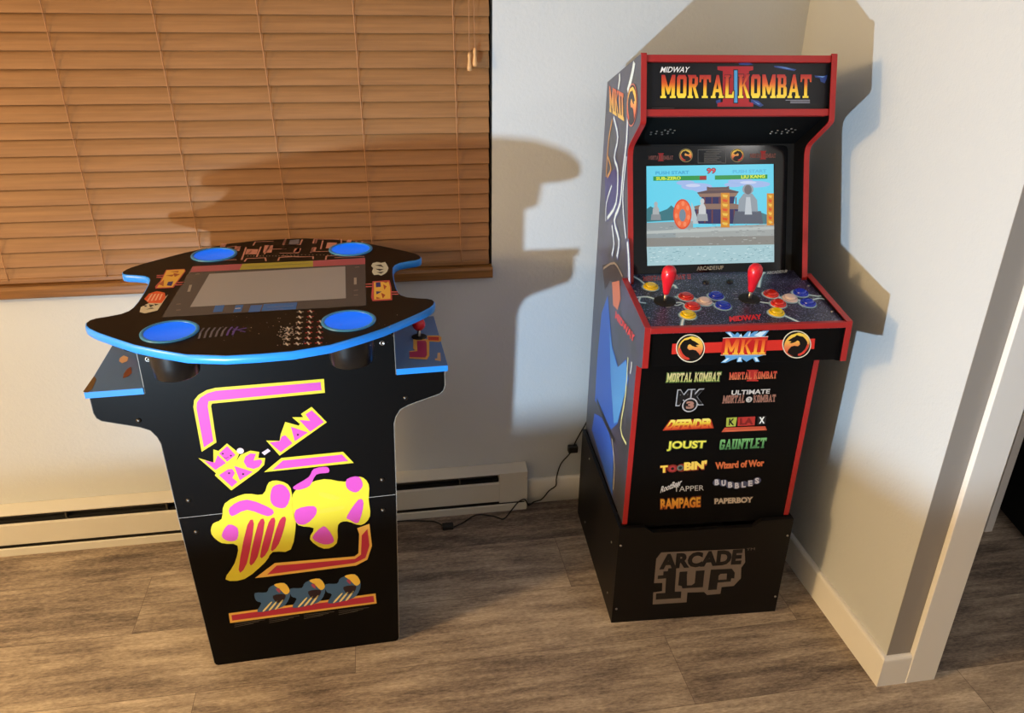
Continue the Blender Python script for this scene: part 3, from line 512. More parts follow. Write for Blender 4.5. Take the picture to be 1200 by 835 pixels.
('P','screen',[[-.0098,.0469],[-.0065,.0473],[-.0064,.0459],[-.0098,.0457]],(120,160,172),8,{}),
('P','screen',[[-.1481,.0628],[-.1421,.0631],[-.1421,.0618],[-.1481,.0616]],(140,180,190),8,{}),
('P','screen',[[-.1494,.0573],[-.143,.0577],[-.143,.0563],[-.1494,.0562]],(215,235,238),8,{}),
('P','screen',[[.1302,.0554],[.1353,.0557],[.1354,.0543],[.1302,.0542]],(120,160,172),8,{}),
('P','screen',[[.1238,.0509],[.1266,.0513],[.1267,.0499],[.1239,.0497]],(120,160,172),8,{}),
('P','screen',[[-.09,.0711],[-.083,.0714],[-.083,.07],[-.09,.0699]],(120,160,172),8,{}),
('P','screen',[[.1509,.0795],[.1541,.0799],[.1542,.0785],[.1509,.0783]],(140,180,190),8,{}),
('P','screen',[[-.0472,.0494],[-.043,.0498],[-.0429,.0484],[-.0472,.0482]],(140,180,190),8,{}),
('P','screen',[[.1545,.0496],[.1602,.0499],[.1602,.0485],[.1545,.0483]],(140,180,190),8,{}),
('P','screen',[[-.151,.0665],[-.1447,.0668],[-.1447,.0655],[-.151,.0653]],(120,160,172),8,{}),
('P','screen',[[.115,.0695],[.119,.0698],[.119,.0685],[.115,.0683]],(140,180,190),8,{}),
('P','screen',[[-.0959,.0562],[-.0926,.0565],[-.0926,.0552],[-.0959,.055]],(215,235,238),8,{}),
('P','screen',[[-.1561,.05],[-.152,.0504],[-.152,.049],[-.1561,.0488]],(215,235,238),8,{}),
('P','screen',[[.1304,.0464],[.1345,.0468],[.1345,.0454],[.1304,.0452]],(215,235,238),8,{}),
('P','screen',[[.0363,.0713],[.0392,.0717],[.0392,.0703],[.0364,.0701]],(140,180,190),8,{}),
('P','screen',[[-.0334,.0592],[-.0262,.0595],[-.0262,.0581],[-.0334,.058]],(140,180,190),8,{}),
('P','screen',[[-.1198,.0543],[-.1125,.0546],[-.1125,.0533],[-.1198,.0532]],(120,160,172),8,{}),
('P','screen',[[.089,.0582],[.0926,.0586],[.0926,.0572],[.089,.057]],(140,180,190),8,{}),
('P','screen',[[.1382,.0563],[.1433,.0567],[.1433,.0553],[.1382,.0551]],(140,180,190),8,{}),
('P','screen',[[-.1257,.0689],[-.1203,.0693],[-.1203,.0679],[-.1257,.0677]],(215,235,238),8,{}),
('P','screen',[[-.0972,.0774],[-.0904,.0777],[-.0904,.0764],[-.0972,.0762]],(140,180,190),8,{}),
('P','screen',[[-.1256,.0469],[-.1187,.0472],[-.1187,.0459],[-.1256,.0457]],(215,235,238),8,{}),
('P','screen',[[.024,.075],[.0268,.0754],[.0268,.074],[.024,.0738]],(140,180,190),8,{}),
('P','screen',[[.1098,.0737],[.1162,.074],[.1162,.0726],[.1098,.0725]],(140,180,190),8,{}),
('P','screen',[[.0806,.0519],[.0841,.0523],[.0841,.0509],[.0806,.0507]],(140,180,190),8,{}),
('P','screen',[[-.1508,.0696],[-.1446,.0699],[-.1446,.0685],[-.1508,.0684]],(215,235,238),8,{}),
('P','screen',[[.0852,.0504],[.0885,.0508],[.0885,.0494],[.0852,.0492]],(120,160,172),8,{}),
('P','screen',[[-.0935,.0473],[-.0875,.0476],[-.0875,.0463],[-.0935,.0461]],(120,160,172),8,{}),
('P','screen',[[.1526,.0778],[.1589,.0782],[.1589,.0768],[.1527,.0766]],(215,235,238),8,{}),
('P','screen',[[.0521,.0506],[.059,.0509],[.0591,.0495],[.0521,.0494]],(120,160,172),8,{}),
('P','screen',[[.0939,.0663],[.0993,.0666],[.0993,.0652],[.094,.0651]],(140,180,190),8,{}),
('P','screen',[[.0107,.0676],[.0153,.068],[.0153,.0666],[.0108,.0664]],(140,180,190),8,{}),
('P','screen',[[-.1503,.0489],[-.1472,.0493],[-.1472,.0479],[-.1503,.0477]],(120,160,172),8,{}),
('P','screen',[[-.0922,.0724],[-.0853,.0727],[-.0853,.0713],[-.0922,.0712]],(140,180,190),8,{}),
('P','screen',[[.1401,.056],[.1445,.0564],[.1446,.055],[.1402,.0548]],(215,235,238),8,{}),
('P','screen',[[.0651,.0469],[.0729,.0472],[.0729,.0458],[.0651,.0457]],(120,160,172),8,{}),
('P','screen',[[-.1031,.0621],[-.1005,.0625],[-.1005,.0611],[-.1031,.0609]],(120,160,172),8,{}),
('P','screen',[[-.1011,.0519],[-.097,.0523],[-.097,.0509],[-.1011,.0507]],(140,180,190),8,{}),
('P','screen',[[.0111,.0473],[.0178,.0476],[.0178,.0462],[.0111,.0461]],(215,235,238),8,{}),
('P','screen',[[.0952,.0743],[.101,.0746],[.101,.0732],[.0953,.0731]],(215,235,238),8,{}),
('P','screen',[[-.0503,.0803],[-.0472,.0807],[-.0472,.0793],[-.0503,.0791]],(140,180,190),8,{}),
('P','screen',[[-.1524,.0536],[-.1463,.0539],[-.1463,.0526],[-.1524,.0524]],(140,180,190),8,{}),
('P','screen',[[-.0947,.0692],[-.0894,.0695],[-.0894,.0681],[-.0947,.068]],(140,180,190),8,{}),
('P','screen',[[.1255,.063],[.1308,.0633],[.1308,.0619],[.1256,.0618]],(140,180,190),8,{}),
('P','screen',[[-.1043,.0593],[-.1002,.0596],[-.1002,.0583],[-.1043,.0581]],(140,180,190),8,{}),
('P','screen',[[-.1556,.0579],[-.151,.0583],[-.151,.0569],[-.1556,.0567]],(215,235,238),8,{}),
('P','screen',[[.0946,.0752],[.0978,.0756],[.0978,.0742],[.0946,.074]],(120,160,172),8,{}),
('P','screen',[[.0315,.0721],[.0356,.0724],[.0356,.0711],[.0315,.0709]],(140,180,190),8,{}),
('P','screen',[[.0409,.0743],[.0482,.0746],[.0483,.0732],[.0409,.0731]],(215,235,238),8,{}),
('P','screen',[[.1068,.0568],[.1142,.0571],[.1142,.0557],[.1068,.0556]],(140,180,190),8,{}),
('P','screen',[[-.0798,.0689],[-.0773,.0693],[-.0773,.068],[-.0798,.0677]],(140,180,190),8,{}),
('P','screen',[[-.1135,.0609],[-.1086,.0612],[-.1086,.0598],[-.1135,.0597]],(120,160,172),8,{}),
('P','screen',[[.1038,.0774],[.1094,.0778],[.1094,.0764],[.1038,.0762]],(140,180,190),8,{}),
('P','screen',[[.1545,.1316],[.163,.1314],[.163,.1305],[.1545,.1307]],(120,122,120),9,{}),
('P','screen',[[.0089,.1207],[.019,.1205],[.019,.1196],[.0089,.1198]],(120,122,120),9,{}),
('P','screen',[[.0888,.1071],[.0959,.1069],[.0959,.106],[.0888,.1062]],(195,200,196),9,{}),
('P','screen',[[.0367,.1234],[.0464,.1232],[.0464,.1223],[.0367,.1225]],(195,200,196),9,{}),
('P','screen',[[-.0967,.114],[-.0918,.1139],[-.0918,.113],[-.0967,.1131]],(120,122,120),9,{}),
('P','screen',[[.1221,.1239],[.1282,.1238],[.1283,.1228],[.1221,.123]],(120,122,120),9,{}),
('P','screen',[[-.0528,.1071],[-.0429,.1069],[-.0429,.106],[-.0527,.1062]],(195,200,196),9,{}),
('P','screen',[[-.1404,.116],[-.1369,.116],[-.1369,.115],[-.1404,.1151]],(195,200,196),9,{}),
('P','screen',[[.0896,.1373],[.094,.1373],[.0941,.1363],[.0896,.1364]],(120,122,120),9,{}),
('P','screen',[[.0993,.1284],[.1093,.1282],[.1094,.1273],[.0994,.1275]],(120,122,120),9,{}),
('P','screen',[[.1579,.1386],[.1609,.1386],[.1609,.1376],[.1579,.1377]],(195,200,196),9,{}),
('P','screen',[[.0029,.1113],[.0063,.1112],[.0063,.1103],[.0029,.1104]],(195,200,196),9,{}),
('P','screen',[[.0508,.1057],[.0576,.1056],[.0576,.1047],[.0508,.1048]],(120,122,120),9,{}),
('P','screen',[[.0575,.1356],[.0637,.1355],[.0638,.1346],[.0575,.1347]],(120,122,120),9,{}),
('P','screen',[[.1239,.0879],[.1309,.0878],[.1309,.0869],[.1239,.087]],(195,200,196),9,{}),
('P','screen',[[.0495,.132],[.0569,.1318],[.0569,.1309],[.0495,.1311]],(120,122,120),9,{}),
('P','screen',[[.029,.1387],[.0322,.1386],[.0322,.1377],[.029,.1378]],(195,200,196),9,{}),
('P','screen',[[.011,.1166],[.0163,.1165],[.0163,.1155],[.0111,.1156]],(195,200,196),9,{}),
('P','screen',[[.1466,.1311],[.1524,.131],[.1524,.13],[.1467,.1302]],(195,200,196),9,{}),
('P','screen',[[-.0844,.106],[-.0803,.1059],[-.0803,.105],[-.0844,.1051]],(195,200,196),9,{}),
('P','screen',[[.1584,.1084],[.1616,.1083],[.1616,.1074],[.1585,.1075]],(120,122,120),9,{}),
('P','screen',[[-.08,.108],[-.0728,.1079],[-.0728,.1069],[-.08,.1071]],(195,200,196),9,{}),
('P','screen',[[.1401,.1306],[.1443,.1305],[.1443,.1296],[.1401,.1296]],(195,200,196),9,{}),
('P','screen',[[.1102,.1017],[.1172,.1016],[.1172,.1007],[.1102,.1008]],(195,200,196),9,{}),
('P','screen',[[-.0775,.0936],[-.0734,.0935],[-.0734,.0926],[-.0775,.0927]],(120,122,120),9,{}),
('P','screen',[[.1145,.0968],[.12,.0967],[.12,.0958],[.1146,.0959]],(120,122,120),9,{}),
('P','screen',[[-.1072,.1337],[-.0968,.1335],[-.0968,.1326],[-.1072,.1328]],(120,122,120),9,{}),
('P','screen',[[.003,.1365],[.0131,.1363],[.0131,.1354],[.0031,.1355]],(120,122,120),9,{}),
('P','screen',[[-.0924,.1259],[-.0822,.1257],[-.0822,.1248],[-.0924,.125]],(195,200,196),9,{}),
('P','screen',[[-.04,.1056],[-.0298,.1054],[-.0298,.1045],[-.0399,.1047]],(195,200,196),9,{}),
('P','screen',[[.0903,.134],[.0936,.1339],[.0936,.133],[.0903,.1331]],(120,122,120),9,{}),
('P','screen',[[-.0382,.1302],[-.0301,.1301],[-.0301,.1292],[-.0382,.1293]],(120,122,120),9,{}),
('P','screen',[[.0154,.0875],[.0209,.0874],[.0209,.0865],[.0154,.0866]],(195,200,196),9,{}),
('P','screen',[[.1188,.1321],[.1244,.132],[.1244,.1311],[.1188,.1312]],(120,122,120),9,{}),
('P','screen',[[.0804,.1088],[.0871,.1086],[.0872,.1077],[.0805,.1078]],(195,200,196),9,{}),
('P','screen',[[.0133,.1341],[.0173,.134],[.0174,.1331],[.0133,.1332]],(195,200,196),9,{}),
('P','screen',[[-.0398,.1278],[-.0367,.1277],[-.0367,.1268],[-.0398,.1269]],(195,200,196),9,{}),
('P','screen',[[-.1314,.132],[-.1252,.1319],[-.1252,.131],[-.1314,.1311]],(195,200,196),9,{}),
('P','screen',[[.0803,.0923],[.0856,.0922],[.0856,.0913],[.0803,.0914]],(195,200,196),9,{}),
('P','screen',[[.1226,.1182],[.1326,.118],[.1326,.117],[.1226,.1172]],(120,122,120),9,{}),
('P','screen',[[.0929,.1211],[.0987,.1209],[.0987,.12],[.0929,.1201]],(120,122,120),9,{}),
('P','screen',[[.0646,.116],[.073,.1159],[.073,.115],[.0646,.1151]],(120,122,120),9,{}),
('P','screen',[[.021,.1062],[.031,.106],[.031,.1051],[.021,.1053]],(195,200,196),9,{}),
('P','screen',[[-.1239,.1107],[-.1172,.1106],[-.1171,.1097],[-.1239,.1098]],(120,122,120),9,{}),
('P','screen',[[.0335,.0981],[.0382,.098],[.0382,.097],[.0335,.0971]],(195,200,196),9,{}),
('P','screen',[[.1339,.1158],[.141,.1157],[.141,.1148],[.1339,.1149]],(120,122,120),9,{}),
('P','screen',[[-.005,.0893],[.0043,.0891],[.0043,.0882],[-.005,.0883]],(195,200,196),9,{}),
('P','screen',[[.0817,.1142],[.0904,.1141],[.0904,.1131],[.0818,.1133]],(195,200,196),9,{}),
('P','screen',[[-.1006,.1213],[-.0966,.1212],[-.0966,.1203],[-.1006,.1204]],(195,200,196),9,{}),
('P','screen',[[.0852,.0972],[.0956,.097],[.0956,.096],[.0852,.0962]],(195,200,196),9,{}),
('P','screen',[[.0745,.1207],[.0813,.1205],[.0814,.1196],[.0745,.1197]],(120,122,120),9,{}),
('P','screen',[[.075,.1037],[.0799,.1036],[.0799,.1027],[.075,.1028]],(120,122,120),9,{}),
('P','screen',[[.1206,.1107],[.1301,.1105],[.1301,.1096],[.1207,.1098]],(195,200,196),9,{}),
('P','screen',[[.1447,.093],[.15,.0929],[.15,.0919],[.1447,.0921]],(120,122,120),9,{}),
('P','screen',[[-.1626,.1265],[-.1572,.1264],[-.1572,.1255],[-.1626,.1256]],(195,200,196),9,{}),
('P','screen',[[.0995,.0947],[.1068,.0945],[.1069,.0936],[.0995,.0938]],(195,200,196),9,{}),
('P','screen',[[.0919,.1037],[.0951,.1037],[.0951,.1027],[.0919,.1028]],(120,122,120),9,{}),
('P','screen',[[.0682,.1053],[.0728,.1052],[.0729,.1043],[.0682,.1044]],(120,122,120),9,{}),
('P','screen',[[.0106,.1303],[.015,.1303],[.015,.1293],[.0106,.1294]],(120,122,120),9,{}),
('P','screen',[[.0006,.1289],[.0108,.1287],[.0108,.1278],[.0006,.128]],(195,200,196),9,{}),
('P','screen',[[-.0592,.1249],[-.0532,.1248],[-.0532,.1239],[-.0592,.124]],(120,122,120),9,{}),
('P','screen',[[.064,.0906],[.0695,.0905],[.0695,.0896],[.064,.0897]],(120,122,120),9,{}),
('P','screen',[[.034,.1251],[.0373,.125],[.0373,.1241],[.034,.1241]],(195,200,196),9,{}),
('P','screen',[[.1261,.1361],[.1351,.136],[.1351,.135],[.1262,.1352]],(120,122,120),9,{}),
('P','screen',[[-.0975,.1258],[-.091,.1256],[-.091,.1247],[-.0975,.1248]],(195,200,196),9,{}),
('P','screen',[[-.0462,.0893],[-.0375,.0891],[-.0375,.0882],[-.0461,.0884]],(120,122,120),9,{}),
('P','screen',[[.1086,.1007],[.1179,.1005],[.1179,.0996],[.1086,.0997]],(195,200,196),9,{}),
('P','screen',[[.0006,.1192],[.0088,.119],[.0088,.1181],[.0006,.1183]],(120,122,120),9,{}),
('P','screen',[[-.1174,.1298],[-.1112,.1297],[-.1112,.1288],[-.1174,.1289]],(195,200,196),9,{}),
('P','screen',[[-.1487,.2562],[-.0128,.2569],[-.0127,.2457],[-.1487,.2455]],(40,150,70),9,{}),
('P','screen',[[-.0303,.2558],[-.0128,.256],[-.0127,.2466],[-.0302,.2463]],(165,40,40),10,{}),
('P','screen',[[.009,.2567],[.1453,.2574],[.1455,.247],[.0091,.2463]],(40,150,70),9,{}),
('T', 'screen', 'SUB-ZERO', [[-.1417, .2467], [-.0788, .2473], [-.1417, .2548]], (225, 240, 70), 11, {'bold': .04}),
('T', 'screen', 'LIU KANG', [[.0768, .2482], [.1392, .2493], [.0767, .2564]], (225, 240, 70), 11, {'bold': .04}),
('T', 'screen', '99', [[-.0128, .2605], [.0114, .2607], [-.013, .2753]], (60, 10, 20), 11, {'bold': .05}),
('T', 'screen', '99', [[-.0114, .2618], [.0099, .2621], [-.0115, .274]], (235, 60, 70), 12, {'bold': .015}),
('T', 'screen', 'PUSH START', [[-.1431, .2601], [-.0573, .261], [-.1431, .2682]], (70, 170, 215), 9, {'bold': .03}),
('T', 'screen', 'PUSH START', [[.0551, .2616], [.1428, .2624], [.055, .2697]], (90, 185, 225), 9, {'bold': .03}),
('T', 'deck', 'MORTAL KOMBAT II', [[-.1872, -.0125], [-.0638, -.0167], [-.1807, -.0384]], (190, 60, 60), 2, {'mk': 1, 'bold': .03}),
('T', 'deck', 'ARCADE1UP', [[.1361, -.0306], [.1948, -.0388], [.1422, -.0462]], (190, 195, 200), 2, {'bold': .05}),
('T', 'deck', 'MIDWAY', [[-.0382, .1933], [.0409, .1869], [-.031, .1696]], (225, 40, 50), 4, {'bold': .05}),
('C','deck',[-.1767,.0205],.0222,(120,160,175),2,{}),
('C','deck',[-.1767,.0205],.0203,(190,215,222),3,{}),
('C','deck',[-.1052,.075],.0222,(120,160,175),2,{}),
('C','deck',[-.1052,.075],.0203,(190,215,222),3,{}),
('C','deck',[-.0684,.1007],.0222,(120,160,175),2,{}),
('C','deck',[-.0684,.1007],.0203,(190,215,222),3,{}),
('C','deck',[-.0314,.0749],.0222,(120,160,175),2,{}),
('C','deck',[-.0314,.0749],.0203,(190,215,222),3,{}),
('C','deck',[-.0303,.122],.0222,(120,160,175),2,{}),
('C','deck',[-.0303,.122],.0203,(190,215,222),3,{}),
('C','deck',[-.1036,.1218],.0222,(120,160,175),2,{}),
('C','deck',[-.1036,.1218],.0203,(190,215,222),3,{}),
('C','deck',[-.1256,.16],.0222,(120,160,175),2,{}),
('C','deck',[-.1256,.16],.0203,(190,215,222),3,{}),
('C','deck',[.1051,.0737],.0222,(120,160,175),2,{}),
('C','deck',[.1051,.0737],.0203,(190,215,222),3,{}),
('C','deck',[.1425,.0982],.0222,(120,160,175),2,{}),
('C','deck',[.1425,.0982],.0203,(190,215,222),3,{}),
('C','deck',[.1801,.0723],.0222,(120,160,175),2,{}),
('C','deck',[.1801,.0723],.0203,(190,215,222),3,{}),
('C','deck',[.177,.1217],.0222,(120,160,175),2,{}),
('C','deck',[.177,.1217],.0203,(190,215,222),3,{}),
('C','deck',[.1048,.1209],.0222,(120,160,175),2,{}),
('C','deck',[.1048,.1209],.0203,(190,215,222),3,{}),
('C','deck',[.0839,.1618],.0222,(120,160,175),2,{}),
('C','deck',[.0839,.1618],.0203,(190,215,222),3,{}),
('L','deck',[[-.2035,-.0374],[-.2006,-.0323],[-.1965,-.0249],[-.1928,-.0171],[-.19,-.0084],[-.1875,.0006],[-.1859,.007]],.0091,(96,130,150),0,{}),
('L','deck',[[-.2035,-.0374],[-.2006,-.0323],[-.1965,-.0249],[-.1928,-.0171],[-.19,-.0084],[-.1875,.0006],[-.1859,.007]],.005600000000000001,(185,222,232),1,{}),
('L','deck',[[-.2035,-.0374],[-.2006,-.0323],[-.1965,-.0249],[-.1928,-.0171],[-.19,-.0084],[-.1875,.0006],[-.1859,.007]],.0028000000000000004,(240,250,250),2,{}),
('L','deck',[[-.2211,.0673],[-.2144,.0665],[-.2048,.0657],[-.196,.0667],[-.1886,.0711],[-.1819,.0773],[-.1774,.0818]],.010400000000000001,(96,130,150),0,{}),
('L','deck',[[-.2211,.0673],[-.2144,.0665],[-.2048,.0657],[-.196,.0667],[-.1886,.0711],[-.1819,.0773],[-.1774,.0818]],.0064,(185,222,232),1,{}),
('L','deck',[[-.2211,.0673],[-.2144,.0665],[-.2048,.0657],[-.196,.0667],[-.1886,.0711],[-.1819,.0773],[-.1774,.0818]],.0032,(240,250,250),2,{}),
('L','deck',[[-.2137,.0677],[-.2165,.0739],[-.2202,.0824],[-.2215,.0893],[-.2182,.0928],[-.2125,.0947],[-.2083,.0959]],.0078000000000000005,(96,130,150),0,{}),
('L','deck',[[-.2137,.0677],[-.2165,.0739],[-.2202,.0824],[-.2215,.0893],[-.2182,.0928],[-.2125,.0947],[-.2083,.0959]],.0048000000000000004,(185,222,232),1,{}),
('L','deck',[[-.2137,.0677],[-.2165,.0739],[-.2202,.0824],[-.2215,.0893],[-.2182,.0928],[-.2125,.0947],[-.2083,.0959]],.0024000000000000002,(240,250,250),2,{}),
('L','deck',[[-.1509,.1032],[-.1434,.101],[-.1329,.0982],[-.1245,.0978],[-.1202,.1019],[-.1179,.1083],[-.1166,.113]],.0078000000000000005,(96,130,150),0,{}),
('L','deck',[[-.1509,.1032],[-.1434,.101],[-.1329,.0982],[-.1245,.0978],[-.1202,.1019],[-.1179,.1083],[-.1166,.113]],.0048000000000000004,(185,222,232),1,{}),
('L','deck',[[-.1509,.1032],[-.1434,.101],[-.1329,.0982],[-.1245,.0978],[-.1202,.1019],[-.1179,.1083],[-.1166,.113]],.0024000000000000002,(240,250,250),2,{}),
('L','deck',[[-.1272,.0726],[-.1209,.069],[-.1117,.0644],[-.102,.0638],[-.0928,.0721],[-.0832,.0842],[-.0723,.0908],[-.0576,.0861],[-.0412,.0758],[-.0295,.0679]],.015600000000000001,(96,130,150),0,{}),
('L','deck',[[-.1272,.0726],[-.1209,.069],[-.1117,.0644],[-.102,.0638],[-.0928,.0721],[-.0832,.0842],[-.0723,.0908],[-.0576,.0861],[-.0412,.0758],[-.0295,.0679]],.009600000000000001,(185,222,232),1,{}),
('L','deck',[[-.1272,.0726],[-.1209,.069],[-.1117,.0644],[-.102,.0638],[-.0928,.0721],[-.0832,.0842],[-.0723,.0908],[-.0576,.0861],[-.0412,.0758],[-.0295,.0679]],.0048000000000000004,(240,250,250),2,{}),
('L','deck',[[-.1166,.113],[-.1042,.1078],[-.0865,.1009],[-.0696,.0979],[-.0546,.1028],[-.0407,.1115],[-.0311,.1179]],.013000000000000001,(96,130,150),0,{}),
('L','deck',[[-.1166,.113],[-.1042,.1078],[-.0865,.1009],[-.0696,.0979],[-.0546,.1028],[-.0407,.1115],[-.0311,.1179]],.008,(185,222,232),1,{}),
('L','deck',[[-.1166,.113],[-.1042,.1078],[-.0865,.1009],[-.0696,.0979],[-.0546,.1028],[-.0407,.1115],[-.0311,.1179]],.004,(240,250,250),2,{}),
('L','deck',[[-.1268,.1555],[-.1308,.1609],[-.1366,.1687],[-.1421,.1779],[-.1471,.1895],[-.1519,.2024],[-.1552,.2115]],.010400000000000001,(96,130,150),0,{}),
('L','deck',[[-.1268,.1555],[-.1308,.1609],[-.1366,.1687],[-.1421,.1779],[-.1471,.1895],[-.1519,.2024],[-.1552,.2115]],.0064,(185,222,232),1,{}),
('L','deck',[[-.1268,.1555],[-.1308,.1609],[-.1366,.1687],[-.1421,.1779],[-.1471,.1895],[-.1519,.2024],[-.1552,.2115]],.0032,(240,250,250),2,{}),
('L','deck',[[-.124,.1047],[-.128,.1073],[-.1335,.1106],[-.1385,.1117],[-.1422,.1086],[-.1452,.1033],[-.1474,.0994]],.005200000000000001,(96,130,150),0,{}),
('L','deck',[[-.124,.1047],[-.128,.1073],[-.1335,.1106],[-.1385,.1117],[-.1422,.1086],[-.1452,.1033],[-.1474,.0994]],.0032,(185,222,232),1,{}),
('L','deck',[[-.124,.1047],[-.128,.1073],[-.1335,.1106],[-.1385,.1117],[-.1422,.1086],[-.1452,.1033],[-.1474,.0994]],.0016,(240,250,250),2,{}),
('L','deck',[[.0915,.0328],[.0993,.0164],[.1105,-.0069],[.1202,-.0258],[.1268,-.035],[.1318,-.0394],[.1351,-.042]],.010400000000000001,(96,130,150),0,{}),
('L','deck',[[.0915,.0328],[.0993,.0164],[.1105,-.0069],[.1202,-.0258],[.1268,-.035],[.1318,-.0394],[.1351,-.042]],.0064,(185,222,232),1,{}),
('L','deck',[[.0915,.0328],[.0993,.0164],[.1105,-.0069],[.1202,-.0258],[.1268,-.035],[.1318,-.0394],[.1351,-.042]],.0032,(240,250,250),2,{}),
('L','deck',[[.0597,.1033],[.0659,.106],[.0748,.1097],[.084,.1127],[.0936,.1144],[.1035,.1155],[.1105,.1162]],.0078000000000000005,(96,130,150),0,{}),
('L','deck',[[.0597,.1033],[.0659,.106],[.0748,.1097],[.084,.1127],[.0936,.1144],[.1035,.1155],[.1105,.1162]],.0048000000000000004,(185,222,232),1,{}),
('L','deck',[[.0597,.1033],[.0659,.106],[.0748,.1097],[.084,.1127],[.0936,.1144],[.1035,.1155],[.1105,.1162]],.0024000000000000002,(240,250,250),2,{}),
('L','deck',[[.0981,.0699],[.1085,.0776],[.1232,.0877],[.138,.0927],[.1529,.0875],[.1681,.0771],[.1788,.0693]],.015600000000000001,(96,130,150),0,{}),
('L','deck',[[.0981,.0699],[.1085,.0776],[.1232,.0877],[.138,.0927],[.1529,.0875],[.1681,.0771],[.1788,.0693]],.009600000000000001,(185,222,232),1,{}),
('L','deck',[[.0981,.0699],[.1085,.0776],[.1232,.0877],[.138,.0927],[.1529,.0875],[.1681,.0771],[.1788,.0693]],.0048000000000000004,(240,250,250),2,{}),
('L','deck',[[.138,.0927],[.1459,.0957],[.157,.1001],[.1664,.1044],[.1725,.1085],[.1769,.1124],[.1797,.1152]],.013000000000000001,(96,130,150),0,{}),
('L','deck',[[.138,.0927],[.1459,.0957],[.157,.1001],[.1664,.1044],[.1725,.1085],[.1769,.1124],[.1797,.1152]],.008,(185,222,232),1,{}),
('L','deck',[[.138,.0927],[.1459,.0957],[.157,.1001],[.1664,.1044],[.1725,.1085],[.1769,.1124],[.1797,.1152]],.004,(240,250,250),2,{}),
('L','deck',[[.1814,.0694],[.1917,.0749],[.206,.0823],[.218,.087],[.2254,.0864],[.2305,.0832],[.2338,.0806]],.0078000000000000005,(96,130,150),0,{}),
('L','deck',[[.1814,.0694],[.1917,.0749],[.206,.0823],[.218,.087],[.2254,.0864],[.2305,.0832],[.2338,.0806]],.0048000000000000004,(185,222,232),1,{}),
('L','deck',[[.1814,.0694],[.1917,.0749],[.206,.0823],[.218,.087],[.2254,.0864],[.2305,.0832],[.2338,.0806]],.0024000000000000002,(240,250,250),2,{}),
('L','deck',[[.1785,.1121],[.189,.1074],[.2038,.101],[.216,.0971],[.2232,.0983],[.2277,.1021],[.2306,.105]],.0078000000000000005,(96,130,150),0,{}),
('L','deck',[[.1785,.1121],[.189,.1074],[.2038,.101],[.216,.0971],[.2232,.0983],[.2277,.1021],[.2306,.105]],.0048000000000000004,(185,222,232),1,{}),
('L','deck',[[.1785,.1121],[.189,.1074],[.2038,.101],[.216,.0971],[.2232,.0983],[.2277,.1021],[.2306,.105]],.0024000000000000002,(240,250,250),2,{}),
('L','deck',[[.0914,.1637],[.0956,.1685],[.1016,.1755],[.108,.1835],[.1151,.1936],[.1225,.2046],[.1277,.2124]],.010400000000000001,(96,130,150),0,{}),
('L','deck',[[.0914,.1637],[.0956,.1685],[.1016,.1755],[.108,.1835],[.1151,.1936],[.1225,.2046],[.1277,.2124]],.0064,(185,222,232),1,{}),
('L','deck',[[.0914,.1637],[.0956,.1685],[.1016,.1755],[.108,.1835],[.1151,.1936],[.1225,.2046],[.1277,.2124]],.0032,(240,250,250),2,{}),
('L','deck',[[-.1383,.0307],[-.1322,.0243],[-.1238,.0155],[-.1173,.0107],[-.1148,.014],[-.1143,.0213],[-.1141,.0268]],.0117,(96,130,150),0,{}),
('L','deck',[[-.1383,.0307],[-.1322,.0243],[-.1238,.0155],[-.1173,.0107],[-.1148,.014],[-.1143,.0213],[-.1141,.0268]],.0072,(185,222,232),1,{}),
('L','deck',[[-.1383,.0307],[-.1322,.0243],[-.1238,.0155],[-.1173,.0107],[-.1148,.014],[-.1143,.0213],[-.1141,.0268]],.0036,(240,250,250),2,{}),
('P','deck',[[-.1551,-.026],[-.1424,-.0264],[-.1433,-.0232],[-.156,-.0228]],(150,150,160),2,{}),
('P','deck',[[.0153,.0612],[.0277,.0608],[.0267,.0639],[.0142,.0642]],(150,150,160),2,{}),
('P','deck',[[.009,.0864],[.0213,.0861],[.0203,.089],[.008,.0893]],(150,150,160),2,{}),
('P','deck',[[-.1649,.118],[-.153,.1177],[-.1538,.1206],[-.1657,.1208]],(150,150,160),2,{}),
('P','deck',[[.0405,.1142],[.0527,.1139],[.0516,.1168],[.0394,.1171]],(150,150,160),2,{}),
('P','deckf',[[-.1735,.0543],[.1612,.0549],[.1632,.0296],[-.1731,.0289]],(205,45,35),1,{}),
('P','deckf',[[-.0538,.0784],[-.042,.079],[-.0306,.0709],[-.0253,.0768],[-.012,.0656],[-.0015,.0776],[.0058,.0789],[.0026,.0682],[.0135,.0771],[.0238,.0783],[.0177,.0676],[.0343,.0785],[.0487,.0786],[.0392,.0647],[.0369,.0592],[-.0411,.0589],[-.039,.0665]],(95,155,205),1,{}),
('P','deckf',[[-.0489,.0223],[.0439,.0188],[.0293,.014],[.0369,.0025],[.0263,.0023],[.0189,.0121],[.0048,.0038],[-.0085,.0132],[-.0043,.0035],[-.018,.004],[-.0177,.0135],[-.0322,.0084],[-.0436,.0031],[-.0558,.0036],[-.0448,.0136]],(95,155,205),1,{}),
('P','deckf',[[-.0492,.077],[-.0417,.0768],[-.0345,.0664],[-.039,.0665]],(205,230,245),2,{}),
('P','deckf',[[.0147,.0678],[.027,.0766],[.0435,.077],[.0317,.0641]],(205,230,245),2,{}),
('P','deckf',[[-.016,.0734],[-.012,.0656],[-.021,.0659]],(205,230,245),2,{}),
('P','deckf',[[-.0002,.0667],[.0032,.0759],[.0062,.0758],[.0044,.0659]],(205,230,245),2,{}),
('P','deckf',[[-.0529,.0054],[-.0419,.0145],[-.0359,.0142],[-.0454,.0051]],(205,230,245),2,{}),
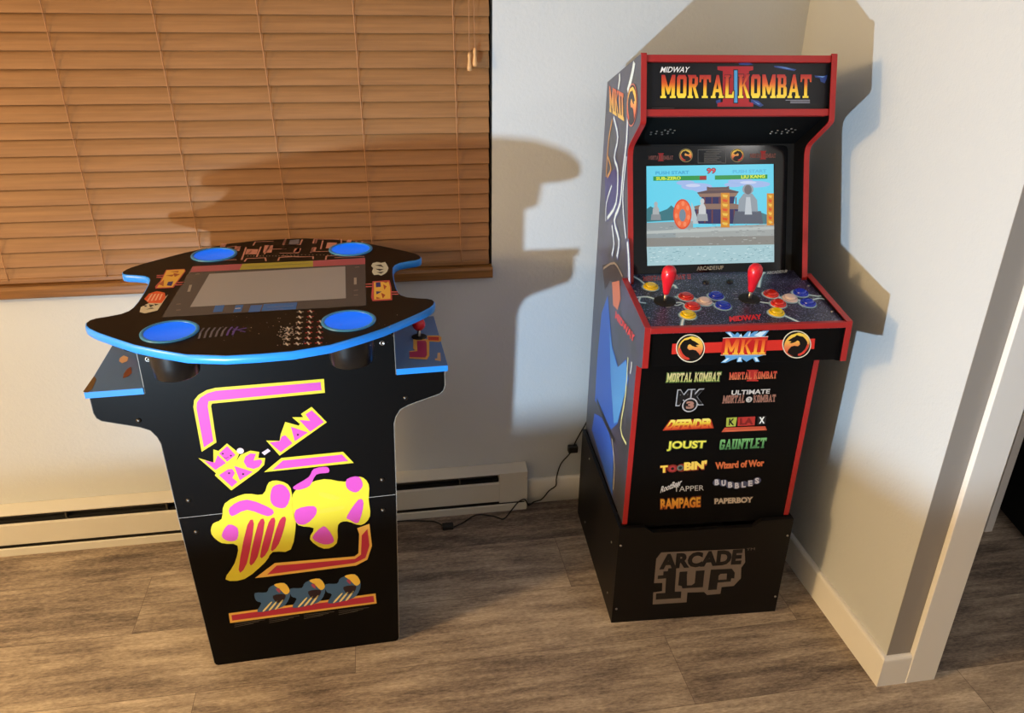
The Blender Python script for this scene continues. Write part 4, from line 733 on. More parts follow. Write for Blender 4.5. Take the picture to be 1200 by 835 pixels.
('P','deckf',[[-.0166,.0046],[-.0143,.0156],[-.0088,.0154],[-.0076,.0059]],(205,230,245),2,{}),
('P','deckf',[[.0217,.0143],[.0278,.014],[.0336,.0043],[.0275,.0045]],(205,230,245),2,{}),
('P','deckf',[[-.0575,.0641],[.0482,.0644],[.0489,.0196],[-.0579,.0226]],(190,30,30),2,{}),
('L','deckf',[[-.0575,.0641],[-.0328,.0648],[-.0058,.0638],[.0182,.0639],[.0482,.0644]],.0012,(230,225,210),3,{}),
('L','deckf',[[-.0579,.0226],[.0489,.0196]],.0012,(230,215,180),3,{}),
('T', 'deckf', 'MKII', [[-.0536, .0244], [.0465, .0219], [-.0528, .0618]], [(0, (250, 190, 60)), (.5, (235, 120, 45)), (1, (205, 60, 35))], 4, {'mk': 1, 'bold': .015}),
('P','deckf',[[-.097,.0407],[-.0969,.0347],[-.0978,.029],[-.0997,.0236],[-.1026,.0188],[-.1063,.0147],[-.1108,.0114],[-.1159,.009],[-.1215,.0077],[-.1273,.0074],[-.1333,.0081],[-.1391,.0099],[-.1447,.0127],[-.1499,.0163],[-.1544,.0208],[-.1582,.0258],[-.1612,.0313],[-.1632,.0372],[-.1643,.0432],[-.1643,.0491],[-.1633,.0548],[-.1614,.06],[-.1585,.0648],[-.1547,.0688],[-.1503,.072],[-.1452,.0743],[-.1398,.0757],[-.134,.076],[-.1282,.0753],[-.1224,.0735],[-.1169,.0709],[-.1117,.0673],[-.1072,.063],[-.1033,.058],[-.1002,.0525],[-.0981,.0467]],(225,215,190),3,{}),
('P','deckf',[[-.0993,.0408],[-.0992,.0352],[-.1001,.0299],[-.1019,.0249],[-.1046,.0204],[-.1081,.0166],[-.1122,.0135],[-.117,.0113],[-.1222,.0101],[-.1276,.0098],[-.1331,.0105],[-.1385,.0122],[-.1437,.0147],[-.1485,.0181],[-.1528,.0222],[-.1563,.0269],[-.1591,.0321],[-.161,.0375],[-.1619,.0431],[-.162,.0486],[-.1611,.0539],[-.1592,.0588],[-.1565,.0632],[-.1531,.0669],[-.1489,.0699],[-.1442,.0721],[-.1391,.0733],[-.1338,.0736],[-.1284,.0729],[-.123,.0713],[-.1178,.0688],[-.113,.0655],[-.1088,.0615],[-.1052,.0569],[-.1024,.0518],[-.1004,.0463]],(12,8,8),4,{}),
('P','deckf',[[-.1017,.0409],[-.1016,.0357],[-.1024,.0308],[-.1041,.0262],[-.1066,.022],[-.1098,.0185],[-.1136,.0157],[-.118,.0136],[-.1228,.0125],[-.1278,.0122],[-.1329,.0129],[-.138,.0144],[-.1428,.0168],[-.1472,.0199],[-.1511,.0237],[-.1544,.0281],[-.1569,.0328],[-.1587,.0378],[-.1596,.043],[-.1596,.0481],[-.1588,.053],[-.1571,.0575],[-.1546,.0616],[-.1514,.0651],[-.1476,.0678],[-.1432,.0698],[-.1385,.071],[-.1336,.0712],[-.1285,.0706],[-.1236,.0691],[-.1188,.0668],[-.1144,.0638],[-.1104,.06],[-.1071,.0557],[-.1045,.051],[-.1027,.046]],'DRG',5,{}),
('P','deckf',[[-.1584,.0446],[-.1546,.0325],[-.1462,.0212],[-.1355,.0146],[-.1298,.0151],[-.1319,.0193],[-.1403,.0224],[-.1484,.0309],[-.1542,.0428]],(205,60,45),7,{}),
('P','deckf',[[-.1388,.0633],[-.133,.0658],[-.1286,.0616],[-.1223,.0587],[-.1159,.0543],[-.1108,.0508],[-.1147,.0499],[-.1193,.049],[-.1136,.0454],[-.1196,.0449],[-.1273,.0479],[-.1334,.0523],[-.1375,.0497],[-.1382,.0429],[-.133,.0379],[-.1254,.039],[-.1174,.0366],[-.1099,.0288],[-.1065,.0218],[-.1114,.0171],[-.121,.012],[-.1305,.0116],[-.1355,.0146],[-.1381,.0209],[-.1433,.0259],[-.1499,.0324],[-.1547,.0408],[-.1555,.049],[-.1521,.0563],[-.1467,.0622]],(14,9,8),6,{}),
('P','deckf',[[.1539,.041],[.1544,.035],[.1537,.0293],[.152,.0239],[.1493,.0191],[.1457,.015],[.1412,.0118],[.1361,.0094],[.1304,.0081],[.1244,.0078],[.1183,.0085],[.1121,.0103],[.1062,.0131],[.1008,.0167],[.0958,.0211],[.0917,.0262],[.0883,.0317],[.0859,.0375],[.0845,.0435],[.0842,.0494],[.0849,.055],[.0867,.0603],[.0894,.065],[.093,.069],[.0975,.0722],[.1025,.0745],[.1081,.0758],[.114,.0761],[.12,.0754],[.1261,.0737],[.1319,.071],[.1374,.0675],[.1423,.0632],[.1466,.0582],[.15,.0527],[.1525,.0469]],(225,215,190),3,{}),
('P','deckf',[[.1515,.041],[.1519,.0355],[.1513,.0302],[.1497,.0252],[.1472,.0208],[.1438,.017],[.1396,.0139],[.1349,.0117],[.1296,.0105],[.124,.0102],[.1183,.0109],[.1126,.0126],[.1072,.0151],[.1021,.0185],[.0975,.0226],[.0936,.0273],[.0905,.0324],[.0882,.0378],[.0869,.0434],[.0866,.0489],[.0873,.0541],[.0889,.059],[.0915,.0634],[.0949,.0671],[.099,.0701],[.1037,.0723],[.1089,.0735],[.1143,.0738],[.12,.0731],[.1256,.0715],[.131,.069],[.1361,.0657],[.1407,.0617],[.1446,.0571],[.1478,.052],[.1501,.0466]],(12,8,8),4,{}),
('P','deckf',[[.1491,.0411],[.1494,.036],[.1489,.0311],[.1474,.0265],[.1451,.0224],[.1419,.0189],[.1381,.0161],[.1337,.014],[.1288,.0129],[.1237,.0126],[.1184,.0133],[.1131,.0148],[.1081,.0172],[.1033,.0203],[.0991,.0241],[.0955,.0284],[.0926,.0332],[.0906,.0382],[.0894,.0433],[.0891,.0484],[.0897,.0532],[.0912,.0578],[.0936,.0618],[.0967,.0653],[.1005,.068],[.1048,.07],[.1096,.0711],[.1147,.0714],[.1199,.0708],[.1251,.0693],[.1301,.067],[.1349,.0639],[.1391,.0602],[.1427,.056],[.1457,.0512],[.1478,.0463]],'DRG',5,{}),
('P','deckf',[[.1474,.0429],[.1465,.031],[.1406,.0202],[.131,.0144],[.125,.0153],[.1261,.0194],[.1341,.0219],[.1404,.0298],[.1435,.0413]],(205,60,45),7,{}),
('P','deckf',[[.1222,.0631],[.1155,.066],[.112,.0621],[.1062,.0596],[.1006,.0557],[.0963,.0525],[.1006,.0514],[.1055,.0502],[.1005,.047],[.1069,.046],[.1141,.0485],[.1193,.0524],[.1243,.0495],[.1267,.0426],[.1226,.038],[.1144,.0397],[.1067,.0379],[.1009,.0306],[.0991,.0239],[.1054,.0188],[.1167,.0129],[.1266,.0118],[.131,.0144],[.1322,.0206],[.1363,.0252],[.1416,.0312],[.1445,.0393],[.1432,.0475],[.1379,.0551],[.1307,.0614]],(14,9,8),6,{}),
('T', 'kick', 'MORTAL KOMBAT', [[-.1521, .7399], [-.0142, .737], [-.1521, .7683]], (96, 120, 62), 1, {'mk': 1, 'bold': .07}),
('T', 'kick', 'MORTAL KOMBAT', [[-.1503, .7429], [-.0166, .7395], [-.1498, .7659]], [(0, (190, 190, 110)), (1, (225, 205, 150))], 2, {'mk': 1, 'bold': .02}),
('P','kick',[[.0475,.7669],[.077,.7657],[.0774,.7629],[.074,.7622],[.0776,.7383],[.0813,.7373],[.0818,.7344],[.052,.7357],[.0516,.7386],[.0559,.7392],[.0524,.7631],[.0479,.7641]],(180,45,40),1,{}),
('T', 'kick', 'MORTAL KOMBAT', [[.0063, .7416], [.1272, .7403], [.0043, .7618]], [(0, (215, 120, 80)), (1, (205, 70, 55))], 2, {'mk': 1, 'bold': .04}),
('T', 'kick', 'MK', [[-.1205, .6742], [-.0486, .674], [-.1204, .7207]], (170, 170, 175), 1, {'bold': .07}),
('T', 'kick', 'MK', [[-.1179, .6769], [-.0511, .6765], [-.118, .7182]], (18, 18, 20), 2, {'bold': .03}),
('C','kick',[-.0841,.6761],.0198,(175,172,175),3,{}),
('C','kick',[-.0841,.6761],.0165,(18,18,20),4,{}),
('T', 'kick', '3', [[-.093, .6657], [-.0729, .6656], [-.0947, .6873]], (165, 120, 105), 5, {'bold': .06}),
('T', 'kick', 'ULTIMATE', [[.0175, .6992], [.1157, .6987], [.0175, .7122]], (200, 195, 190), 1, {'bold': .03}),
('T', 'kick', 'MORTAL', [[-.0023, .6766], [.0542, .6756], [-.0023, .6989]], (150, 105, 90), 1, {'mk': 1, 'bold': .05}),
('T', 'kick', 'KOMBAT', [[.0773, .6753], [.1353, .675], [.0749, .6961]], (150, 105, 90), 1, {'mk': 1, 'bold': .05}),
('C','kick',[.0653,.6846],.008,(195,190,185),2,{}),
('T', 'kick', '3', [[.0627, .68], [.0696, .68], [.0614, .6892]], (60, 50, 50), 3, {}),
('P','kick',[[-.1461,.6065],[-.0148,.6067],[-.0247,.633],[-.1302,.6362]],(170,50,30),1,{}),
('T', 'kick', 'DEFENDER', [[-.1426, .6084], [-.0171, .6076], [-.1375, .6366]], [(0, (190, 55, 35)), (.3, (215, 110, 45)), (.6, (225, 200, 60)), (1, (240, 225, 120))], 2, {'bold': .06, 'trap': .84}),
('P','kick',[[.0146,.6351],[.0417,.6354],[.0416,.6091],[.0169,.6092]],(165,175,70),1,{}),
('P','kick',[[.0439,.6353],[.0888,.6351],[.0908,.6095],[.0464,.6097]],(175,50,45),1,{}),
('P','kick',[[.0955,.6351],[.1177,.6353],[.1192,.6114],[.0976,.6112]],(30,30,32),1,{}),
('T', 'kick', 'K', [[.0227, .613], [.0374, .6131], [.0216, .6319]], (20, 20, 20), 2, {'bold': .03}),
('T', 'kick', 'LA', [[.0515, .6128], [.0867, .6126], [.0495, .6321]], (120, 30, 28), 2, {'bold': .05}),
('T', 'kick', 'X', [[.1013, .6139], [.1161, .6144], [.0991, .6329]], (230, 230, 225), 2, {'bold': .04}),
('P','kick',[[.0068,.594],[.1257,.5936],[.1194,.6056],[.0136,.6069]],(190,80,55),1,{}),
('L','kick',[[.0167,.5968],[.1189,.5965]],.0012,(225,140,90),2,{}),
('T', 'kick', 'JOUST', [[-.1312, .5447], [-.0281, .5415], [-.1315, .5765]], (90, 100, 40), 1, {'bold': .09}),
('T', 'kick', 'JOUST', [[-.1299, .5459], [-.0297, .5428], [-.1298, .5747]], [(0, (200, 200, 60)), (1, (240, 225, 90))], 2, {'bold': .03}),
('T', 'kick', 'GAUNTLET', [[.0073, .542], [.1295, .5412], [.007, .5724]], [(0, (60, 110, 62)), (1, (120, 180, 110))], 2, {'mk': 1, 'bold': .05}),
('T', 'kick', "TOOBIN'", [[-.1404, .4796], [-.0172, .4834], [-.1428, .5046]], (130, 40, 25), 1, {'bold': .12}),
('T', 'kick', 'T', [[-.1398, .4812], [-.1201, .4818], [-.1419, .5029]], (240, 205, 80), 2, {'bold': .06}),
('C','kick',[-.1089,.4923],.0089,(170,55,60),2,{}),
('C','kick',[-.1089,.4923],.0041,(20,16,16),3,{}),
('C','kick',[-.0889,.4937],.0082,(95,120,115),2,{}),
('C','kick',[-.0889,.4937],.0045,(20,16,16),3,{}),
('T', 'kick', "BIN'", [[-.0782, .4845], [-.0184, .487], [-.0803, .5104]], (240, 205, 90), 2, {'bold': .06}),
('T', 'kick', 'Wizard of Wor', [[.0046, .4839], [.1352, .4853], [.0018, .5057]], (205, 105, 60), 2, {'bold': .05}),
('T', 'kick', 'RootBeer', [[-.1345, .4187], [-.0809, .4401], [-.1321, .4398]], (210, 208, 208), 2, {'bold': .03}),
('T', 'kick', 'TAPPER', [[-.0977, .4208], [-.0178, .4202], [-.0994, .4369]], (200, 198, 195), 2, {'bold': .0}),
('C','kick',[.0144,.443],.0108,(75,80,110),1,{}),
('T', 'kick', 'B', [[.0098, .4344], [.0213, .4342], [.0075, .4522]], (215, 215, 225), 2, {'bold': .05}),
('C','kick',[.0328,.4395],.0108,(75,80,110),1,{}),
('T', 'kick', 'U', [[.0282, .4309], [.0397, .4306], [.0259, .4487]], (215, 215, 225), 2, {'bold': .05}),
('C','kick',[.0517,.4327],.0109,(75,80,110),1,{}),
('T', 'kick', 'B', [[.0471, .4241], [.0587, .4238], [.0447, .442]], (215, 215, 225), 2, {'bold': .05}),
('C','kick',[.0702,.4292],.0109,(75,80,110),1,{}),
('T', 'kick', 'B', [[.0657, .4205], [.0773, .4202], [.0632, .4385]], (215, 215, 225), 2, {'bold': .05}),
('C','kick',[.088,.4312],.0109,(75,80,110),1,{}),
('T', 'kick', 'L', [[.0835, .4226], [.0951, .4223], [.0809, .4406]], (215, 215, 225), 2, {'bold': .05}),
('C','kick',[.1057,.4342],.0109,(75,80,110),1,{}),
('T', 'kick', 'E', [[.1012, .4255], [.1128, .4252], [.0986, .4435]], (215, 215, 225), 2, {'bold': .05}),
('C','kick',[.1228,.4411],.0109,(75,80,110),1,{}),
('T', 'kick', 'S', [[.1183, .4325], [.1299, .4322], [.1156, .4504]], (215, 215, 225), 2, {'bold': .05}),
('T', 'kick', 'RAMPAGE', [[-.1294, .3654], [-.019, .3662], [-.133, .4026]], (110, 45, 20), 1, {'bold': .1}),
('T', 'kick', 'RAMPAGE', [[-.1281, .3672], [-.0207, .3672], [-.1312, .3998]], [(0, (210, 120, 40)), (1, (235, 180, 60))], 2, {'bold': .04}),
('T', 'kick', 'PAPERBOY', [[.0157, .373], [.1228, .3714], [.013, .394]], (70, 60, 55), 1, {'bold': .12}),
('T', 'kick', 'PAPERBOY', [[.0166, .3748], [.1214, .3728], [.0144, .3926]], (205, 190, 170), 2, {'bold': .04}),
('P','riser',[[-.1247,.0573],[-.0283,.0567],[-.0297,.0915],[.018,.0896],[.0281,.0779],[.0661,.079],[.0664,.1027],[.1009,.1041],[.1181,.1297],[.1138,.1668],[.1156,.1709],[.1222,.185],[.1137,.2319],[-.1181,.2373],[-.1295,.217],[-.128,.1331],[-.1046,.132],[-.1027,.1029],[-.127,.1007]],(112,100,92),1,{}),
('T', 'riser', 'ARCADE', [[-.1182, .1791], [.111, .1792], [-.1193, .2317]], (14, 11, 10), 2, {'bold': .055, 'shear': 0}),
('P','riser',[[-.0933,.1813],[-.0709,.1824],[-.0661,.0981],[-.0475,.0973],[-.0463,.0735],[-.1177,.0741],[-.1187,.0957],[-.0932,.0961],[-.0959,.1473],[-.1195,.1467],[-.1196,.1584],[-.1049,.1593],[-.1054,.1719],[-.0934,.1721]],(14,11,10),2,{}),
('P','riser',[[-.0598,.1669],[-.0382,.1669],[-.0341,.1184],[-.0204,.1181],[-.0136,.1244],[-.0144,.1666],[.0103,.1667],[.0124,.1073],[-.0459,.1079],[-.0486,.1167],[-.0592,.1197]],(14,11,10),2,{}),
('P','riser',[[-.0385,.1581],[-.0141,.1582],[-.0129,.1243],[-.0203,.1173],[-.034,.1176]],(112,100,92),3,{}),
('P','riser',[[.0273,.1675],[.0872,.166],[.0978,.1513],[.0989,.1313],[.0901,.132],[.0899,.1209],[.0528,.1197],[.0536,.0952],[.0284,.0952]],(14,11,10),2,{}),
('P','riser',[[.0568,.1504],[.0756,.1501],[.0767,.1297],[.0536,.1294],[.0524,.1444]],(112,100,92),3,{}),
('T', 'riser', 'TM', [[.1198, .2249], [.1435, .2255], [.1193, .2331]], (112, 100, 92), 1, {}),
('P','side',[[-.3388,.8407],[-.3958,.766],[-.4118,.6193],[-.4067,.4795],[-.3084,.4982],[-.1984,.5023],[-.1351,.5587],[-.093,.6639],[-.0674,.725],[-.1045,.7619],[-.1739,.7064],[-.2532,.7315],[-.3012,.7915]],(45,95,190),1,{}),
('P','side',[[-.2916,.7596],[-.2508,.7236],[-.1795,.7019],[-.1034,.7582],[-.0728,.7223],[-.0975,.6571],[-.1363,.5626],[-.1717,.5373],[-.2394,.6371]],(80,150,215),2,{}),
('P','side',[[-.3997,.4393],[-.4214,.3699],[-.2728,.3496],[-.1281,.3337],[-.1543,.4561],[-.2154,.4824],[-.3104,.4768]],(50,95,195),1,{}),
('L','side',[[-.376,.4962],[-.3438,.4933],[-.2991,.4896],[-.2564,.4879],[-.2162,.4899],[-.1779,.4937],[-.1519,.4965]],.014,(40,38,42),3,{}),
('L','side',[[-.0906,.7979],[-.0877,.7654],[-.084,.7188],[-.083,.6737],[-.0903,.6327],[-.1007,.5931],[-.102,.5642],[-.0845,.5534],[-.0583,.5544],[-.0394,.5562]],.008,(215,215,150),2,{}),
('L','side',[[-.1895,.4979],[-.1726,.4807],[-.1494,.4563],[-.1319,.4313],[-.1253,.4046],[-.1242,.3767],[-.1239,.357]],.006,(205,200,175),3,{}),
('L','side',[[-.1039,.8001],[-.0891,.7958],[-.0689,.7896],[-.0547,.7817],[-.0515,.7704],[-.0538,.7572],[-.056,.7477]],.008,(200,205,205),2,{}),
('P','side',[[-.4262,.8964],[-.292,.9526],[-.1965,.9512],[-.1564,.9256],[-.2437,.9094],[-.3266,.8875],[-.378,.8418]],(58,44,40),1,{}),
('L','side',[[-.4092,.8933],[-.3764,.9108],[-.3317,.9339],[-.291,.9495],[-.2557,.9519],[-.2231,.948],[-.201,.9447]],.006,(140,120,100),2,{}),
('P','side',[[-.3022,.8921],[-.2277,.9236],[-.2018,.8836],[-.2239,.8452],[-.2714,.839]],(190,110,80),2,{}),
('L','side',[[-.3755,1.4039],[-.3742,1.4011],[-.3725,1.3971],[-.3718,1.3923],[-.3734,1.3857],[-.376,1.3781],[-.378,1.3728]],.01,(215,232,238),1,{}),
('L','side',[[-.2454,1.4401],[-.247,1.4349],[-.2497,1.4274],[-.2543,1.4181],[-.2626,1.4053],[-.273,1.3907],[-.2806,1.3801]],.018,(215,232,238),1,{}),
('L','side',[[-.4052,1.2973],[-.3875,1.2877],[-.3638,1.2741],[-.3489,1.2589],[-.3527,1.2414],[-.3653,1.2218],[-.3704,1.205],[-.3583,1.196],[-.3388,1.1902],[-.324,1.1788],[-.3162,1.1558],[-.3128,1.1268],[-.3187,1.0999],[-.3418,1.0762],[-.3754,1.0539],[-.4007,1.0381]],.0204,(84,90,140),1,{}),
('L','side',[[-.4052,1.2973],[-.3875,1.2877],[-.3638,1.2741],[-.3489,1.2589],[-.3527,1.2414],[-.3653,1.2218],[-.3704,1.205],[-.3583,1.196],[-.3388,1.1902],[-.324,1.1788],[-.3162,1.1558],[-.3128,1.1268],[-.3187,1.0999],[-.3418,1.0762],[-.3754,1.0539],[-.4007,1.0381]],.009000000000000001,(215,232,238),2,{}),
('L','side',[[-.2667,1.3189],[-.2642,1.3045],[-.261,1.2837],[-.2599,1.2614],[-.2629,1.2391],[-.2681,1.2152],[-.2725,1.1902],[-.2734,1.1634],[-.2735,1.1357],[-.2779,1.1105],[-.2939,1.0892],[-.3148,1.0703],[-.3239,1.0536],[-.3085,1.0405],[-.2813,1.0302],[-.2619,1.0192],[-.259,1.0039],[-.2635,.9875],[-.2675,.9757]],.023799999999999998,(84,90,140),1,{}),
('L','side',[[-.2667,1.3189],[-.2642,1.3045],[-.261,1.2837],[-.2599,1.2614],[-.2629,1.2391],[-.2681,1.2152],[-.2725,1.1902],[-.2734,1.1634],[-.2735,1.1357],[-.2779,1.1105],[-.2939,1.0892],[-.3148,1.0703],[-.3239,1.0536],[-.3085,1.0405],[-.2813,1.0302],[-.2619,1.0192],[-.259,1.0039],[-.2635,.9875],[-.2675,.9757]],.0105,(215,232,238),2,{}),
('L','side',[[-.2498,1.2295],[-.253,1.2066],[-.2572,1.1737],[-.2581,1.1443],[-.2536,1.1243],[-.2457,1.1084],[-.2359,1.0929],[-.2229,1.0752],[-.2081,1.0582],[-.1976,1.0464]],.017,(84,90,140),1,{}),
('L','side',[[-.2498,1.2295],[-.253,1.2066],[-.2572,1.1737],[-.2581,1.1443],[-.2536,1.1243],[-.2457,1.1084],[-.2359,1.0929],[-.2229,1.0752],[-.2081,1.0582],[-.1976,1.0464]],.0075,(215,232,238),2,{}),
('L','side',[[-.3802,1.1292],[-.3935,1.1143],[-.412,1.0927],[-.4251,1.0721],[-.4266,1.0543],[-.4223,1.038],[-.4186,1.0267]],.0136,(84,90,140),1,{}),
('L','side',[[-.3802,1.1292],[-.3935,1.1143],[-.412,1.0927],[-.4251,1.0721],[-.4266,1.0543],[-.4223,1.038],[-.4186,1.0267]],.006,(215,232,238),2,{}),
('L','side',[[-.344,1.0325],[-.3343,1.0228],[-.3212,1.0091],[-.3127,.9957],[-.3132,.9829],[-.3183,.9703],[-.3223,.9615]],.0204,(84,90,140),1,{}),
('L','side',[[-.344,1.0325],[-.3343,1.0228],[-.3212,1.0091],[-.3127,.9957],[-.3132,.9829],[-.3183,.9703],[-.3223,.9615]],.009000000000000001,(215,232,238),2,{}),
('L','side',[[-.1775,1.0382],[-.1714,1.0291],[-.1628,1.0161],[-.1545,1.0023],[-.147,.9865],[-.1398,.9699],[-.1347,.9581]],.0272,(84,90,140),1,{}),
('L','side',[[-.1775,1.0382],[-.1714,1.0291],[-.1628,1.0161],[-.1545,1.0023],[-.147,.9865],[-.1398,.9699],[-.1347,.9581]],.012,(215,232,238),2,{}),
('L','side',[[-.4222,1.2889],[-.4291,1.2751],[-.4386,1.255],[-.4459,1.2342],[-.4486,1.2135],[-.4489,1.1923],[-.4486,1.174],[-.4479,1.1596],[-.4466,1.1482],[-.4456,1.1405]],.008,(205,150,80),2,{}),
('L','side',[[-.4398,1.1909],[-.4264,1.1855],[-.4087,1.1779],[-.3992,1.1696],[-.4057,1.1598],[-.4205,1.1491],[-.4318,1.1413]],.008,(205,150,80),2,{}),
('P','side',[[-.4646,1.1323],[-.362,1.1777],[-.2824,1.1739],[-.2779,1.1105],[-.3567,1.0519],[-.4318,1.0468]],(62,58,118),0,{}),
('T', 'side', 'MKII', [[-.4571, 1.305], [-.2972, 1.3061], [-.4823, 1.3657]], [(0, (225, 190, 90)), (1, (205, 95, 55))], 3, {'mk': 1, 'bold': .06}),
('DR','side',[-.2358,1.3521],.048,3,{}),
('T', 'cheek', 'MIDWAY', [[-.1899, .8375], [.0014, .8534], [-.1886, .8585]], (200, 60, 62), 3, {'bold': .05}),
('P','pub',[[.1079,.8028],[-.1232,.801],[-.1423,.7969],[-.1602,.7872],[-.1711,.7749],[-.1753,.758],[-.1748,.6431],[-.1402,.664],[-.1385,.7569],[-.1356,.7631],[.107,.7677]],(208,192,50),1,{}),
('P','pub',[[.0998,.7951],[-.1229,.7937],[-.1413,.7894],[-.1572,.7801],[-.1662,.769],[-.1692,.7549],[-.1685,.654],[-.1464,.6684],[-.1455,.7576],[-.1421,.7697],[.1002,.7749]],(196,74,168),2,{}),
('P','pub',[[-.0472,.5737],[-.0051,.6076],[.1349,.6088],[.1572,.5754]],(208,192,50),1,{}),
('P','pub',[[-.028,.578],[-.0028,.6003],[.1316,.6015],[.1448,.5824]],(196,74,168),2,{}),
('P','pub',[[-.0332,.6574],[-.004,.6536],[.0004,.6711],[.0136,.7016],[.042,.689],[.0449,.6932],[.0295,.7123],[.0539,.7099],[.0499,.7191],[.0748,.7347],[.1047,.6916],[-.0082,.6142]],(208,192,50),1,{}),
('P','pub',[[-.0265,.6516],[-.004,.653],[.0022,.6649],[.0099,.6671],[.0238,.6446],[-.0047,.6235]],(196,74,168),2,{}),
('P','pub',[[.0245,.6879],[.0605,.6693],[.0292,.6486]],(196,74,168),2,{}),
('P','pub',[[.0446,.7035],[.0683,.6991],[.0595,.7167],[.074,.7261],[.0985,.6931],[.0657,.6708]],(196,74,168),2,{}),
('C','pub',[.0376,.6654],.0025,(60,20,40),3,{}),
('P','pub',[[-.1847,.6279],[-.154,.6121],[-.1491,.6466],[-.1391,.6413],[-.1182,.659],[-.0952,.6301],[-.1043,.6107],[-.0936,.6256],[-.0707,.6348],[-.0517,.629],[-.0558,.6133],[-.0406,.6116],[-.0449,.5931],[-.0599,.5784],[-.1256,.5322],[-.1558,.5777],[-.1524,.5828]],(208,192,50),1,{}),
('P','pub',[[-.1731,.6196],[-.151,.6118],[-.1423,.631],[-.1273,.608],[-.1525,.592]],(196,74,168),2,{}),
('P','pub',[[-.1387,.6349],[-.1187,.6523],[-.1039,.6268],[-.1243,.6109]],(196,74,168),2,{}),
('C','pub',[-.1307,.6335],.0021,(60,20,40),3,{}),
('C','pub',[-.114,.6263],.0021,(60,20,40),3,{}),
('L','pub',[[-.1295,.6232],[-.1247,.6205],[-.12,.6232]],.001,(60,20,40),3,{}),
('P','pub',[[-.1469,.5771],[-.1254,.5906],[-.1156,.5903],[-.1116,.5791],[-.1188,.5661],[-.1091,.554],[-.1232,.5417]],(196,74,168),2,{}),
('P','pub',[[-.1108,.5981],[-.072,.5775],[-.1037,.5574]],(196,74,168),2,{}),
('C','pub',[-.1243,.58],.0024,(60,20,40),3,{}),
('C','pub',[-.0941,.574],.0025,(60,20,40),3,{}),
('P','pub',[[-.0593,.625],[-.0714,.6273],[-.0834,.6202],[-.0887,.6071],[-.0833,.5912],[-.0691,.5849],[-.0561,.5896],[-.0485,.601],[-.0501,.6088],[-.0668,.6077]],(196,74,168),2,{}),
('P','pub',[[-.0467,.6267],[-.032,.6356],[-.0266,.629],[-.0414,.6191]],(200,180,190),1,{}),
('C','pub',[-.0924,.6362],.0078,(215,190,190),1,{}),
('P','pub',[[-.1792,.4439],[-.1727,.4479],[-.1645,.4501],[-.1574,.4558],[-.1538,.4685],[-.1512,.4845],[-.1448,.498],[-.1313,.5075],[-.1139,.5147],[-.0974,.5188],[-.0829,.5172],[-.0693,.5127],[-.0579,.5124],[-.0505,.5215],[-.0456,.535],[-.0398,.5447],[-.0315,.5478],[-.0224,.5473],[-.0138,.5444],[-.0056,.5402],[.002,.5335],[.0071,.5224],[.0081,.5038],[.0065,.4807],[.0055,.4601],[.007,.447],[.0092,.4367],[.0088,.422],[.0047,.3963],[-.002,.3659],[-.0113,.3438],[-.0246,.3385],[-.0404,.3418],[-.0538,.3422],[-.0613,.3353],[-.0664,.3255],[-.0751,.3139],[-.0909,.2987],[-.1103,.2818],[-.1287,.2702],[-.1469,.2669],[-.164,.2691],[-.1731,.2756],[-.1689,.2875],[-.1568,.3037],[-.1462,.3207],[-.1388,.3391],[-.1328,.3584],[-.1323,.3731],[-.1409,.3796],[-.1548,.3817],[-.167,.3857],[-.1755,.3943],[-.1823,.4046],[-.1862,.415],[-.1863,.4253],[-.1835,.4355]],(208,192,50),1,{}),
('P','pub',[[.0099,.5039],[.0165,.5137],[.0255,.5204],[.0368,.526],[.0513,.5318],[.0683,.5364],[.085,.5383],[.101,.535],[.1168,.5289],[.1316,.5254],[.1452,.5283],[.1577,.5339],[.1683,.5356],[.1769,.5308],[.1836,.5221],[.1878,.5112],[.1884,.4981],[.1866,.4828],[.185,.4668],[.1856,.4498],[.1866,.4322],[.185,.4174],[.1793,.406],[.1711,.3975],[.1617,.3935],[.1511,.3968],[.1394,.4046],[.1289,.4096],[.1202,.4102],[.1127,.4081],[.1068,.401],[.1042,.3851],[.1032,.3641],[.0995,.3474],[.0906,.3384],[.079,.3339],[.0675,.3347],[.0555,.3425],[.0437,.3555],[.0368,.3682],[.0394,.3795],[.0467,.3906],[.0488,.3998],[.0397,.4048],[.0254,.4078],[.0139,.4137],[.0084,.4244],[.0058,.4379],[.0047,.4527],[.0046,.47],[.0061,.4886]],(208,192,50),1,{}),
('P','pub',[[-.1639,.4081],[-.1601,.4185],[-.1529,.4301],[-.1455,.4371],[-.1381,.4365],[-.1306,.4312],[-.1257,.4239],[-.1251,.4136],[-.1272,.4012],[-.131,.392],[-.1372,.3883],[-.145,.3878],[-.1519,.3897],[-.1577,.3939],[-.1625,.4004]],(196,74,168),2,{}),
('P','pub',[[-.0424,.4958],[-.0411,.5078],[-.0376,.5212],[-.0327,.5309],[-.0255,.5354],[-.0167,.5364],[-.0091,.5338],[-.003,.5267],[.0021,.516],[.0041,.5046],[.0018,.4919],[-.0037,.4786],[-.0101,.4696],[-.0177,.4675],[-.0262,.4698],[-.0332,.4741],[-.038,.4796],[-.0413,.487]],(196,74,168),2,{}),
('P','pub',[[-.1028,.4297],[-.0945,.4439],[-.0883,.4444],[-.0873,.4321],[-.0943,.3992],[-.1067,.3526],[-.1181,.3164],[-.1282,.2978],[-.137,.2905],[-.1394,.2999],[-.1305,.3378],[-.1154,.3912]],(178,42,68),2,{}),
('P','pub',[[-.078,.4308],[-.0699,.4435],[-.0638,.4439],[-.0625,.4332],[-.0689,.4047],[-.0802,.3643],[-.0909,.3328],[-.1007,.316],[-.1095,.3087],[-.1121,.3163],[-.104,.3495],[-.0899,.3967]],(178,42,68),2,{}),
